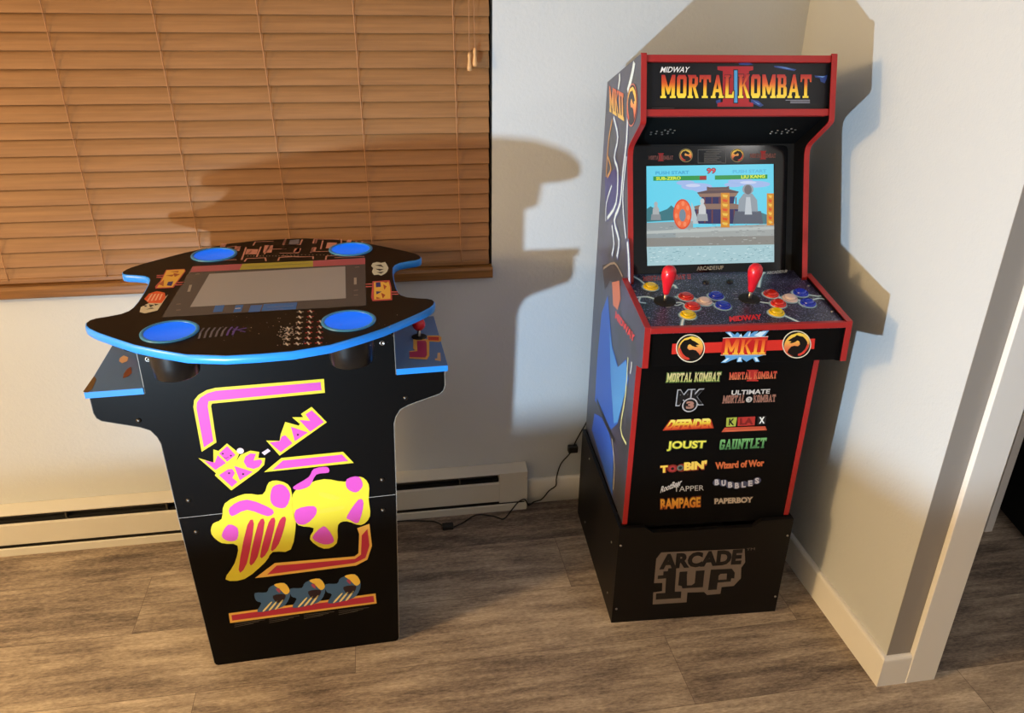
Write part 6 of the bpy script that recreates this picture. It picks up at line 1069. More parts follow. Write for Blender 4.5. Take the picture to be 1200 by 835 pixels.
('P','top',[[.0231,.0892],[.0245,.0895],[.0246,.0917],[.0232,.0914]],(200,170,150),1,{}),
('P','top',[[.2563,.1231],[.2577,.1233],[.2576,.1255],[.2562,.1252]],(110,100,160),1,{}),
('P','top',[[-.0496,.1388],[-.0487,.1389],[-.0485,.1404],[-.0494,.1402]],(150,60,60),1,{}),
('P','top',[[.067,.1814],[.0682,.1816],[.0683,.1834],[.0671,.1832]],(150,60,60),1,{}),
('P','top',[[.0823,.1261],[.0838,.1264],[.0839,.1288],[.0824,.1286]],(110,100,160),1,{}),
('P','top',[[.0691,.0924],[.0707,.0926],[.0708,.0952],[.0692,.0949]],(150,60,60),1,{}),
('P','top',[[-.0275,.0451],[-.0264,.0452],[-.0262,.0469],[-.0273,.0468]],(150,60,60),1,{}),
('P','top',[[-.0644,.146],[-.0634,.1462],[-.0633,.1477],[-.0642,.1475]],(210,200,190),1,{}),
('P','top',[[-.0751,.0783],[-.074,.0785],[-.0738,.0803],[-.0749,.0801]],(210,200,190),1,{}),
('P','top',[[.2574,.1782],[.2586,.1784],[.2585,.1803],[.2572,.1801]],(200,170,150),1,{}),
('P','top',[[.0866,.1777],[.0882,.1779],[.0883,.1803],[.0867,.18]],(110,100,160),1,{}),
('P','top',[[.0633,.0973],[.0645,.0975],[.0646,.0995],[.0634,.0993]],(110,100,160),1,{}),
('P','top',[[-.0614,.0203],[-.0604,.0205],[-.0602,.0222],[-.0612,.022]],(150,60,60),1,{}),
('P','top',[[-.035,.1147],[-.0341,.1149],[-.0339,.1163],[-.0348,.1162]],(150,60,60),1,{}),
('P','top',[[.114,.1942],[.1153,.1944],[.1153,.1963],[.114,.1961]],(200,170,150),1,{}),
('P','top',[[.2306,.1615],[.2316,.1617],[.2315,.1631],[.2305,.1629]],(210,200,190),1,{}),
('P','top',[[.2591,.1644],[.2603,.1646],[.2602,.1664],[.259,.1662]],(200,170,150),1,{}),
('P','top',[[.2193,.2187],[.2204,.2189],[.2204,.2206],[.2192,.2204]],(110,100,160),1,{}),
('P','top',[[.0301,.049],[.0316,.0493],[.0318,.0517],[.0303,.0515]],(210,200,190),1,{}),
('P','top',[[.0932,.1509],[.0945,.1511],[.0945,.153],[.0933,.1528]],(150,60,60),1,{}),
('P','top',[[.2582,.1522],[.2592,.1523],[.2591,.1538],[.2582,.1537]],(200,170,150),1,{}),
('P','top',[[.2447,.1212],[.2458,.1214],[.2457,.123],[.2446,.1228]],(210,200,190),1,{}),
('P','top',[[.1999,.1793],[.2009,.1794],[.2009,.1809],[.1999,.1808]],(150,60,60),1,{}),
('P','top',[[.2103,.1781],[.2114,.1783],[.2113,.1798],[.2103,.1797]],(110,100,160),1,{}),
('P','top',[[.0448,.0311],[.0457,.0312],[.0458,.0327],[.0449,.0326]],(210,200,190),1,{}),
('P','top',[[.0884,.0674],[.0898,.0676],[.0899,.0698],[.0885,.0696]],(210,200,190),1,{}),
('P','top',[[.0838,.1873],[.0854,.1875],[.0855,.1899],[.0839,.1897]],(210,200,190),1,{}),
('P','top',[[-.0541,.0277],[-.0529,.0279],[-.0526,.0299],[-.0539,.0297]],(210,200,190),1,{}),
('P','top',[[-.002,.124],[-.0004,.1243],[-.0002,.1267],[-.0018,.1265]],(200,170,150),1,{}),
('P','top',[[.0933,.1447],[.0948,.1449],[.0949,.1472],[.0934,.1469]],(200,170,150),1,{}),
('P','top',[[.0624,.1487],[.0633,.1489],[.0634,.1504],[.0624,.1502]],(150,60,60),1,{}),
('P','top',[[.0775,.1393],[.0784,.1394],[.0784,.1408],[.0775,.1406]],(110,100,160),1,{}),
('P','top',[[.0882,.1581],[.0891,.1583],[.0891,.1596],[.0882,.1595]],(150,60,60),1,{}),
('P','top',[[-.0214,.0375],[-.0204,.0376],[-.0202,.0393],[-.0212,.0391]],(110,100,160),1,{}),
('P','top',[[.2118,.2155],[.2131,.2157],[.213,.2177],[.2117,.2174]],(210,200,190),1,{}),
('P','top',[[-.0199,.1088],[-.019,.1089],[-.0189,.1103],[-.0197,.1101]],(200,170,150),1,{}),
('P','top',[[.1106,.1913],[.1117,.1915],[.1118,.1932],[.1106,.193]],(150,60,60),1,{}),
('P','top',[[.0103,.0714],[.0114,.0716],[.0115,.0733],[.0105,.0731]],(210,200,190),1,{}),
('P','top',[[.0146,.0933],[.0155,.0935],[.0156,.095],[.0147,.0948]],(210,200,190),1,{}),
('P','top',[[.2384,.1706],[.2399,.1708],[.2398,.1731],[.2383,.1728]],(110,100,160),1,{}),
('P','top',[[.2126,.2],[.2135,.2002],[.2134,.2016],[.2125,.2014]],(150,60,60),1,{}),
('P','top',[[.1063,.0394],[.1075,.0396],[.1076,.0417],[.1063,.0415]],(150,60,60),1,{}),
('P','top',[[.1381,.1716],[.1391,.1718],[.1391,.1732],[.1381,.1731]],(150,60,60),1,{}),
('P','top',[[.0916,.1558],[.0929,.156],[.093,.158],[.0917,.1578]],(210,200,190),1,{}),
('P','top',[[.095,.1644],[.0965,.1647],[.0966,.167],[.095,.1668]],(200,170,150),1,{}),
('P','top',[[.0089,.0685],[.0105,.0687],[.0106,.0711],[.0091,.0709]],(110,100,160),1,{}),
('P','top',[[.1221,.1664],[.1236,.1667],[.1236,.1691],[.1221,.1688]],(110,100,160),1,{}),
('P','top',[[.0432,.1859],[.0445,.1861],[.0446,.188],[.0433,.1878]],(150,60,60),1,{}),
('P','top',[[.1114,.1193],[.113,.1196],[.1131,.1221],[.1115,.1219]],(210,200,190),1,{}),
('P','top',[[.2451,.2078],[.246,.2079],[.246,.2094],[.245,.2092]],(110,100,160),1,{}),
('P','top',[[-.0333,.0345],[-.0321,.0347],[-.0319,.0368],[-.0331,.0366]],(200,170,150),1,{}),
('P','top',[[-.0035,.0708],[-.0025,.071],[-.0024,.0725],[-.0033,.0723]],(150,60,60),1,{}),
('P','top',[[.2531,.17],[.2542,.1702],[.2541,.1719],[.253,.1717]],(210,200,190),1,{}),
('P','top',[[.2309,.2168],[.2319,.2169],[.2318,.2184],[.2308,.2182]],(200,170,150),1,{}),
('P','top',[[.064,.1129],[.0657,.1132],[.0658,.1158],[.0642,.1155]],(150,60,60),1,{}),
('P','top',[[-.0197,.0897],[-.0184,.0899],[-.0182,.0919],[-.0195,.0917]],(210,200,190),1,{}),
('L','top',[[-.1131,.1294],[-.114,.0987],[-.1109,.0788]],.004,(95,95,110),1,{}),
('L','top',[[-.1029,.1281],[-.1034,.0989],[-.1,.0797]],.004,(95,95,110),1,{}),
('L','top',[[-.0926,.1268],[-.0927,.0992],[-.0892,.0805]],.004,(95,95,110),1,{}),
('L','top',[[-.0823,.1255],[-.082,.0994],[-.0783,.0814]],.004,(95,95,110),1,{}),
('L','top',[[-.0719,.1242],[-.0714,.0996],[-.0674,.0823]],.004,(95,95,110),1,{}),
('L','top',[[-.0615,.1229],[-.0606,.0999],[-.0565,.0831]],.004,(85,65,150),1,{}),
('L','top',[[-.0511,.1216],[-.0499,.1001],[-.0456,.084]],.004,(85,65,150),1,{}),
('L','top',[[-.0521,.1013],[-.0291,.0925]],.004,(80,60,150),1,{}),
('L','top',[[-.0532,.0917],[-.0285,.1115]],.003,(80,60,150),1,{}),
('L','top',[[.0684,.0228],[.08,.023]],.0045,(150,140,130),1,{}),
('L','top',[[.072,.0164],[.0764,.0311]],.003,(205,190,180),2,{}),
('L','top',[[.0902,.0238],[.1018,.0239]],.0045,(150,40,45),1,{}),
('L','top',[[.0939,.0173],[.0982,.0321]],.003,(205,190,180),2,{}),
('L','top',[[.0687,.0521],[.08,.0523]],.0045,(150,140,130),1,{}),
('L','top',[[.0722,.0459],[.0766,.0602]],.003,(205,190,180),2,{}),
('L','top',[[.0902,.0532],[.1016,.0533]],.0045,(150,40,45),1,{}),
('L','top',[[.0938,.0469],[.098,.0612]],.003,(205,190,180),2,{}),
('L','top',[[.069,.0806],[.0801,.0808]],.0045,(150,140,130),1,{}),
('L','top',[[.0724,.0746],[.0767,.0884]],.003,(205,190,180),2,{}),
('L','top',[[.0901,.0816],[.1013,.0819]],.0045,(150,40,45),1,{}),
('L','top',[[.0937,.0756],[.0978,.0895]],.003,(205,190,180),2,{}),
('L','top',[[.1113,.0827],[.1226,.0829]],.0045,(150,40,45),1,{}),
('L','top',[[.115,.0767],[.1189,.0906]],.003,(205,190,180),2,{}),
('L','top',[[.0485,.1071],[.0594,.1073]],.0045,(150,140,130),1,{}),
('L','top',[[.0518,.1013],[.0561,.1147]],.003,(205,190,180),2,{}),
('L','top',[[.0692,.1082],[.0802,.1084]],.0045,(150,140,130),1,{}),
('L','top',[[.0726,.1023],[.0768,.1158]],.003,(205,190,180),2,{}),
('L','top',[[.09,.1093],[.1011,.1095]],.0045,(150,40,45),1,{}),
('L','top',[[.0935,.1034],[.0976,.1169]],.003,(205,190,180),2,{}),
('L','top',[[.1109,.1104],[.122,.1106]],.0045,(150,40,45),1,{}),
('L','top',[[.1145,.1045],[.1184,.118]],.003,(205,190,180),2,{}),
('L','top',[[.049,.1338],[.0598,.1341]],.0045,(150,140,130),1,{}),
('L','top',[[.0523,.1282],[.0566,.1413]],.003,(205,190,180),2,{}),
('L','top',[[.0695,.135],[.0803,.1352]],.0045,(150,140,130),1,{}),
('L','top',[[.0728,.1293],[.077,.1424]],.003,(205,190,180),2,{}),
('L','top',[[.09,.1361],[.1008,.1363]],.0045,(150,40,45),1,{}),
('L','top',[[.0934,.1304],[.0974,.1435]],.003,(205,190,180),2,{}),
('L','top',[[.1106,.1372],[.1215,.1375]],.0045,(150,40,45),1,{}),
('L','top',[[.1141,.1315],[.118,.1447]],.003,(205,190,180),2,{}),
('L','top',[[.0495,.1598],[.0602,.1601]],.0045,(150,140,130),1,{}),
('L','top',[[.0528,.1543],[.057,.1671]],.003,(205,190,180),2,{}),
('L','top',[[.0697,.161],[.0804,.1613]],.0045,(150,140,130),1,{}),
('L','top',[[.073,.1555],[.0771,.1682]],.003,(205,190,180),2,{}),
('L','top',[[.0899,.1621],[.1006,.1624]],.0045,(150,40,45),1,{}),
('L','top',[[.0933,.1566],[.0972,.1694]],.003,(205,190,180),2,{}),
('L','top',[[.1102,.1633],[.121,.1636]],.0045,(150,40,45),1,{}),
('L','top',[[.1137,.1578],[.1175,.1705]],.003,(205,190,180),2,{}),
('L','top',[[.0501,.185],[.0606,.1854]],.0045,(150,140,130),1,{}),
('L','top',[[.0533,.1797],[.0574,.1921]],.003,(205,190,180),2,{}),
('L','top',[[.0699,.1862],[.0804,.1865]],.0045,(150,140,130),1,{}),
('L','top',[[.0732,.1809],[.0772,.1933]],.003,(205,190,180),2,{}),
('L','top',[[.0898,.1874],[.1004,.1877]],.0045,(150,40,45),1,{}),
('L','top',[[.0932,.1821],[.0971,.1944]],.003,(205,190,180),2,{}),
('L','top',[[.1098,.1886],[.1204,.1889]],.0045,(150,40,45),1,{}),
('L','top',[[.1133,.1832],[.117,.1956]],.003,(205,190,180),2,{}),
('P','top',[[.0402,.1357],[.042,.136],[.0422,.1391],[.0404,.1388]],(190,175,165),1,{}),
('P','top',[[.058,.1405],[.0598,.1408],[.0599,.1439],[.0581,.1436]],(190,175,165),1,{}),
('P','top',[[.0436,.1484],[.0454,.1487],[.0456,.1517],[.0438,.1514]],(190,175,165),1,{}),
('P','top',[[.0441,.1015],[.046,.1018],[.0461,.105],[.0443,.1047]],(190,175,165),1,{}),
('P','top',[[.0394,.1222],[.0412,.1225],[.0414,.1256],[.0396,.1253]],(190,175,165),1,{}),
('P','top',[[.0536,.1239],[.0554,.1242],[.0556,.1273],[.0538,.127]],(190,175,165),1,{}),
('P','top',[[.055,.1182],[.0568,.1186],[.057,.1217],[.0552,.1214]],(190,175,165),1,{}),
('P','top',[[.0515,.1191],[.0533,.1195],[.0535,.1226],[.0516,.1223]],(190,175,165),1,{}),
('P','top',[[.0483,.1781],[.0501,.1784],[.0502,.1813],[.0485,.1811]],(190,175,165),1,{}),
('P','top',[[.0581,.1649],[.0599,.1652],[.0601,.1682],[.0583,.1679]],(190,175,165),1,{}),
('P','top',[[.0554,.0821],[.0572,.0824],[.0574,.0857],[.0555,.0854]],(190,175,165),1,{}),
('P','top',[[.0333,.068],[.0352,.0683],[.0354,.0716],[.0335,.0713]],(190,175,165),1,{}),
('P','top',[[.0384,.1414],[.0402,.1417],[.0404,.1447],[.0386,.1444]],(190,175,165),1,{}),
('P','top',[[.0357,.1212],[.0375,.1215],[.0377,.1246],[.0359,.1243]],(190,175,165),1,{}),
('P','top',[[.0455,.1432],[.0473,.1435],[.0475,.1466],[.0457,.1462]],(190,175,165),1,{}),
('P','top',[[.0499,.111],[.0517,.1113],[.0519,.1145],[.0501,.1142]],(190,175,165),1,{}),
('P','top',[[.0548,.1149],[.0566,.1152],[.0568,.1184],[.055,.1181]],(190,175,165),1,{}),
('P','top',[[.0533,.1279],[.0551,.1282],[.0553,.1314],[.0535,.1311]],(190,175,165),1,{}),
('P','top',[[.0495,.1596],[.0512,.1599],[.0514,.1629],[.0496,.1626]],(190,175,165),1,{}),
('P','top',[[.0511,.1455],[.0529,.1458],[.0531,.1489],[.0513,.1486]],(190,175,165),1,{}),
('P','top',[[.0499,.1289],[.0517,.1292],[.0519,.1323],[.0501,.132]],(190,175,165),1,{}),
('P','top',[[.0599,.127],[.0617,.1273],[.0619,.1304],[.06,.1301]],(190,175,165),1,{}),
('P','top',[[.0609,.1103],[.0627,.1106],[.0629,.1138],[.061,.1135]],(190,175,165),1,{}),
('P','top',[[.0656,.1393],[.0674,.1396],[.0676,.1427],[.0658,.1424]],(190,175,165),1,{}),
('P','top',[[.0742,.105],[.0761,.1053],[.0762,.1086],[.0744,.1082]],(190,175,165),1,{}),
('P','top',[[.0489,.1417],[.0507,.142],[.0509,.145],[.0491,.1447]],(190,175,165),1,{}),
('P','top',[[.0619,.1136],[.0637,.1139],[.0639,.1171],[.062,.1168]],(190,175,165),1,{}),
('P','top',[[.0411,.1215],[.0429,.1218],[.0431,.1249],[.0413,.1246]],(190,175,165),1,{}),
('P','top',[[.034,.1359],[.0358,.1362],[.036,.1393],[.0342,.139]],(190,175,165),1,{}),
('P','top',[[.0485,.1695],[.0503,.1698],[.0505,.1728],[.0487,.1725]],(190,175,165),1,{}),
('P','top',[[.0516,.1263],[.0534,.1266],[.0536,.1297],[.0517,.1294]],(190,175,165),1,{}),
('P','top',[[.0616,.1316],[.0634,.1319],[.0636,.135],[.0618,.1347]],(190,175,165),1,{}),
('P','top',[[.0614,.124],[.0632,.1243],[.0634,.1275],[.0615,.1272]],(190,175,165),1,{}),
('P','top',[[.0504,.153],[.0522,.1533],[.0523,.1564],[.0505,.1561]],(190,175,165),1,{}),
('P','top',[[.0381,.0934],[.04,.0938],[.0402,.097],[.0383,.0967]],(190,175,165),1,{}),
('P','top',[[.0394,.098],[.0413,.0983],[.0415,.1016],[.0396,.1013]],(190,175,165),1,{}),
('P','top',[[.0689,.0858],[.0708,.0861],[.0709,.0894],[.069,.0891]],(190,175,165),1,{}),
('P','top',[[.0468,.1418],[.0486,.1421],[.0488,.1452],[.047,.1449]],(190,175,165),1,{}),
('P','top',[[.0504,.1426],[.0522,.1429],[.0524,.146],[.0506,.1457]],(190,175,165),1,{}),
('P','top',[[.0603,.1003],[.0621,.1006],[.0623,.1039],[.0604,.1036]],(190,175,165),1,{}),
('P','top',[[.0721,.186],[.0738,.1863],[.074,.1893],[.0722,.189]],(190,175,165),1,{}),
('P','top',[[.069,.124],[.0708,.1243],[.071,.1275],[.0692,.1272]],(190,175,165),1,{}),
('P','top',[[.064,.1317],[.0658,.132],[.0659,.1352],[.0641,.1348]],(190,175,165),1,{}),
('P','top',[[.0561,.109],[.0579,.1093],[.0581,.1125],[.0563,.1122]],(190,175,165),1,{}),
('P','top',[[.0644,.1412],[.0662,.1415],[.0663,.1446],[.0645,.1443]],(190,175,165),1,{}),
('P','top',[[.0403,.1445],[.0421,.1448],[.0423,.1479],[.0405,.1476]],(190,175,165),1,{}),
('P','top',[[.0628,.1223],[.0646,.1226],[.0648,.1257],[.063,.1254]],(190,175,165),1,{}),
('P','top',[[.047,.1186],[.0488,.1189],[.049,.1221],[.0472,.1218]],(190,175,165),1,{}),
('P','top',[[.053,.1447],[.0548,.145],[.0549,.1481],[.0531,.1478]],(190,175,165),1,{}),
('P','top',[[.059,.1283],[.0608,.1286],[.061,.1317],[.0592,.1314]],(190,175,165),1,{}),
('P','top',[[.0374,.1855],[.0392,.1858],[.0394,.1887],[.0376,.1884]],(190,175,165),1,{}),
('P','top',[[.0476,.1317],[.0494,.132],[.0496,.1352],[.0478,.1349]],(190,175,165),1,{}),
('P','top',[[.0536,.115],[.0555,.1153],[.0556,.1185],[.0538,.1182]],(190,175,165),1,{}),
('P','top',[[.0537,.1472],[.0555,.1475],[.0557,.1506],[.0539,.1503]],(190,175,165),1,{}),
('P','top',[[.0567,.1375],[.0585,.1378],[.0587,.1409],[.0569,.1406]],(190,175,165),1,{}),
('P','top',[[.0431,.1093],[.0449,.1096],[.0451,.1128],[.0433,.1125]],(190,175,165),1,{}),
('P','top',[[.0488,.1152],[.0506,.1156],[.0508,.1187],[.049,.1184]],(190,175,165),1,{}),
('P','top',[[.0504,.1135],[.0522,.1139],[.0524,.117],[.0506,.1167]],(190,175,165),1,{}),
('P','top',[[.0385,.1113],[.0403,.1116],[.0405,.1148],[.0387,.1145]],(190,175,165),1,{}),
('P','top',[[.0458,.1584],[.0475,.1587],[.0477,.1617],[.0459,.1614]],(190,175,165),1,{}),
('P','tray_right',[[.3052,-.086],[.3199,-.0887],[.3152,-.0973],[.32,-.1531],[.3543,-.1473],[.357,-.1303],[.3489,-.0529],[.3416,-.0341],[.3019,-.0458]],(225,165,80),1,{}),
('P','tray_right',[[.3048,-.0809],[.3238,-.0828],[.3279,-.1407],[.3479,-.1401],[.3501,-.1288],[.3441,-.0588],[.3384,-.0446],[.3025,-.0528]],(170,45,95),2,{}),
('P','tray_right',[[.3554,-.1695],[.3844,-.1646],[.3887,-.1526],[.3861,-.1309],[.38,-.1265],[.3541,-.1352]],(225,165,80),1,{}),
('P','tray_right',[[.3568,-.1608],[.383,-.1564],[.3805,-.1346],[.3558,-.1404]],(185,55,60),2,{}),
('P','tray_right',[[.3697,-.0647],[.3763,-.0661],[.3719,-.019],[.364,-.0243]],(205,165,130),1,{}),
('P','tray_right',[[.36,-.0359],[.3653,-.036],[.364,-.0243],[.3595,-.0261]],(205,165,130),1,{}),
('P','tray_left',[[-.3508,-.1593],[-.3454,-.1727],[-.3326,-.1604],[-.3307,-.1391],[-.3393,-.1299],[-.3486,-.1422]],(215,175,140),1,{}),
('P','tray_left',[[-.3222,-.0971],[-.3164,-.1081],[-.307,-.0748],[-.311,-.06],[-.32,-.0501],[-.3236,-.0738]],(130,75,50),1,{}),
('P','tray_left',[[-.3875,.0006],[-.3843,-.0726],[-.3753,-.0559],[-.372,-.011],[-.3769,.006]],(110,85,50),1,{}),
]

GLY = {}
# condensed slab-serif capitals, each a set of quads in a box of the given width
def _r(x0, y0, x1, y1): return [(x0, y0), (x1, y0), (x1, y1), (x0, y1)]
def _q(*p): return list(p)
SLAB = {
 'M': (1.05, [_q((.10, 0), (.30, 0), (.26, 1), (.06, 1)), _q((.75, 0), (.97, 0), (1.0, 1), (.80, 1)), _q((.06, 1), (.30, 1), (.60, .30), (.48, .14)), _q((.76, 1), (1.0, 1), (.60, .14), (.48, .30)), _r(0, 0, .38, .07), _r(.66, 0, 1.05, .07)]),
 'O': (.72, [_q((.04, .12), (.24, .16), (.24, .86), (.04, .90)), _q((.48, .16), (.68, .12), (.68, .90), (.48, .86)), _q((.04, .90), (.68, .90), (.58, 1), (.14, 1)), _q((.04, .90), (.68, .90), (.60, .84), (.12, .84)), _q((.14, 0), (.58, 0), (.68, .12), (.04, .12)), _q((.12, .18), (.60, .18), (.68, .12), (.04, .12))]),
 'R': (.78, [_r(.10, 0, .30, 1), _q((.10, .88), (.62, .88), (.56, 1), (0, 1)), _q((.50, .55), (.70, .60), (.70, .90), (.50, .94)), _q((.10, .48), (.58, .48), (.70, .60), (.10, .60)), _q((.34, .52), (.54, .52), (.78, 0), (.56, 0)), _r(.02, 0, .38, .07)]),
 'T': (.78, [_r(.29, 0, .49, 1), _q((0, .84), (.78, .84), (.78, 1), (0, 1)), _q((0, .70), (.08, .70), (.14, .86), (0, .86)), _q((.70, .70), (.78, .70), (.78, .86), (.64, .86)), _r(.19, 0, .59, .07)]),
 'A': (.86, [_q((.06, 0), (.26, 0), (.50, 1), (.34, 1)), _q((.60, 0), (.82, 0), (.54, 1), (.36, 1)), _q((.18, .26), (.68, .26), (.66, .38), (.22, .38)), _r(0, 0, .32, .07), _r(.54, 0, .88, .07)]),
 'L': (.68, [_r(.10, 0, .30, 1), _r(.10, 0, .66, .13), _q((.56, .1), (.68, .0), (.68, .30), (.60, .24)), _r(.02, .93, .38, 1)]),
 'K': (.86, [_r(.10, 0, .30, 1), _q((.26, .42), (.42, .56), (.84, 1), (.58, 1)), _q((.36, .56), (.46, .66), (.86, 0), (.62, 0)), _r(.02, 0, .38, .07), _r(.02, .93, .38, 1)]),
 'B': (.76, [_r(.10, 0, .30, 1), _r(.02, 0, .60, .12), _r(.02, .88, .58, 1), _r(.10, .46, .60, .58), _q((.48, .52), (.60, .48), (.68, .62), (.66, .90), (.56, 1), (.48, .9)), _q((.50, .1), (.60, 0), (.72, .12), (.72, .42), (.60, .54), (.50, .5))]),
 'I': (.44, [_r(.12, 0, .32, 1), _r(.0, 0, .44, .09), _r(.0, .91, .44, 1)]),
 'G': (.76, [_q((.04, .12), (.24, .16), (.24, .86), (.04, .90)), _q((.04, .90), (.70, .90), (.60, 1), (.14, 1)), _q((.04, .90), (.70, .90), (.66, .82), (.12, .82)), _q((.14, 0), (.60, 0), (.70, .12), (.04, .12)), _q((.12, .18), (.60, .18), (.70, .12), (.04, .12)), _r(.50, .1, .70, .46), _r(.40, .38, .74, .48), _r(.54, .68, .70, .9)]),
 'U': (.76, [_q((.06, .12), (.26, .16), (.26, 1), (.06, 1)), _q((.50, .16), (.70, .12), (.70, 1), (.50, 1)), _q((.14, 0), (.60, 0), (.70, .12), (.06, .12)), _q((.12, .18), (.62, .18), (.70, .12), (.06, .12)), _r(0, .93, .34, 1), _r(.42, .93, .76, 1)]),
 'N': (.86, [_r(.08, 0, .26, 1), _r(.60, 0, .78, 1), _q((.08, 1), (.30, 1), (.78, 0), (.56, 0)), _r(0, 0, .34, .07), _r(.52, .93, .86, 1)]),
 'E': (.68, [_r(.08, 0, .28, 1), _r(.02, 0, .64, .13), _r(.02, .87, .62, 1), _r(.1, .44, .52, .56)]),
 ' ': (.38, []),
}
def slab(txt, grow):
    vs, fs = [], []; x = 0
    for ch in txt:
        w, qs = SLAB[ch]
        for q in qs:
            cx = sum(p[0] for p in q)/len(q); cy = sum(p[1] for p in q)/len(q); k = len(vs)
            vs += [(x+px+grow*(1 if px > cx else -1), py+grow*(1 if py > cy else -1)) for px, py in q]; fs.append(tuple(range(k, k+len(q))))
        x += w+.05
    x0 = min(v[0] for v in vs); x1 = max(v[0] for v in vs); y0 = min(v[1] for v in vs); y1 = max(v[1] for v in vs)
    return [((a-x0)/(x1-x0), (c-y0)/(y1-y0)) for a, c in vs], fs
def glyphs(txt, bold):
    """triangulated text, scaled to the unit square"""
    key = (txt, bold)
    if key in GLY: return GLY[key]
    cu = bpy.data.curves.new('t', 'FONT'); cu.body = txt; cu.size = 1; cu.offset = bold; cu.resolution_u = 3; cu.dimensions = '2D'; cu.fill_mode = 'FRONT'
    o = bpy.data.objects.new('t', cu); COL.objects.link(o); dg = bpy.context.evaluated_depsgraph_get(); dg.update()
    me = bpy.data.meshes.new_from_object(o.evaluated_get(dg))
    vs = [v.co.copy() for v in me.vertices]; fs = [tuple(p.vertices) for p in me.polygons]
    bpy.data.objects.remove(o); bpy.data.curves.remove(cu); bpy.data.meshes.remove(me)
    x0 = min(v.x for v in vs); x1 = max(v.x for v in vs); y0 = min(v.y for v in vs); y1 = max(v.y for v in vs)
    r = ([((v.x-x0)/(x1-x0), (v.y-y0)/(y1-y0)) for v in vs], fs); GLY[key] = r; return r
def gcol(stops, t):
    if not isinstance(stops, list): return lin(stops)
    if t <= stops[0][0]: return lin(stops[0][1])
    for (a, ca), (b, cb) in zip(stops, stops[1:]):
        if t <= b:
            k = (t-a)/(b-a); return tuple(x*(1-k)+y*k for x, y in zip(lin(ca), lin(cb)))
    return lin(stops[-1][1])
def frame(o, ux, uy, nrm):
    o, ux, uy, nrm = map(Vector, (o, ux, uy, nrm)); return lambda a, b, h=0: o+ux*a+uy*b+nrm*h
STEP = .00022
DRAGON = [(-.18, -.62), (.0, -.70), (.12, -.58), (.30, -.50), (.48, -.38), (.62, -.28), (.50, -.25), (.36, -.22), (.52, -.12), (.34, -.10), (.12, -.18), (-.05, -.30), (-.18, -.22), (-.22, -.02), (-.08, .12), (.15, .08), (.38, .14), (.58, .36), (.66, .56), (.50, .70), (.20, .86), (-.08, .88), (-.22, .80), (-.28, .62), (-.42, .48), (-.60, .30), (-.72, .06), (-.72, -.18), (-.60, -.40), (-.42, -.58)]
def poly_ink(b, F, pts, col, h, mt):
    if col == 'DRG':   # disc shaded from yellow ink at the top to red ink at the bottom
        ys = [p[1] for p in pts]; y0, y1 = min(ys), max(ys); N = 12; cx = sum(p[0] for p in pts)/len(pts); hw = max(p[0] for p in pts)-cx
        cy = (y0+y1)/2; hh = (y1-y0)/2
        st = [(0, (190, 45, 30)), (.4, (225, 120, 75)), (.7, (240, 190, 80)), (1, (235, 200, 70))]
        for k in range(N):
            t0, t1 = k/N, (k+1)/N; a, c = y0+(y1-y0)*t0, y0+(y1-y0)*t1
            wa = hw*math.sqrt(max(0, 1-((a-cy)/hh)**2)); wc = hw*math.sqrt(max(0, 1-((c-cy)/hh)**2))
            q = [(cx-wa, a), (cx+wa, a), (cx+wc, c), (cx-wc, c)]
            if wa < 1e-5: q = q[1:]
            if wc < 1e-5: q = q[:3]
            b.face([F(x, y, h) for x, y in q], mt, cols=[gcol(st, t0 if y == a else t1) for x, y in q])
        return
    # ear-clipped so that concave outlines stay exact
    from mathutils.geometry import tessellate_polygon
    P = [Vector((x, y, 0)) for x, y in pts]
    for tri in tessellate_polygon([P]):
        b.face([F(P[i].x, P[i].y, h) for i in tri], mt, col)
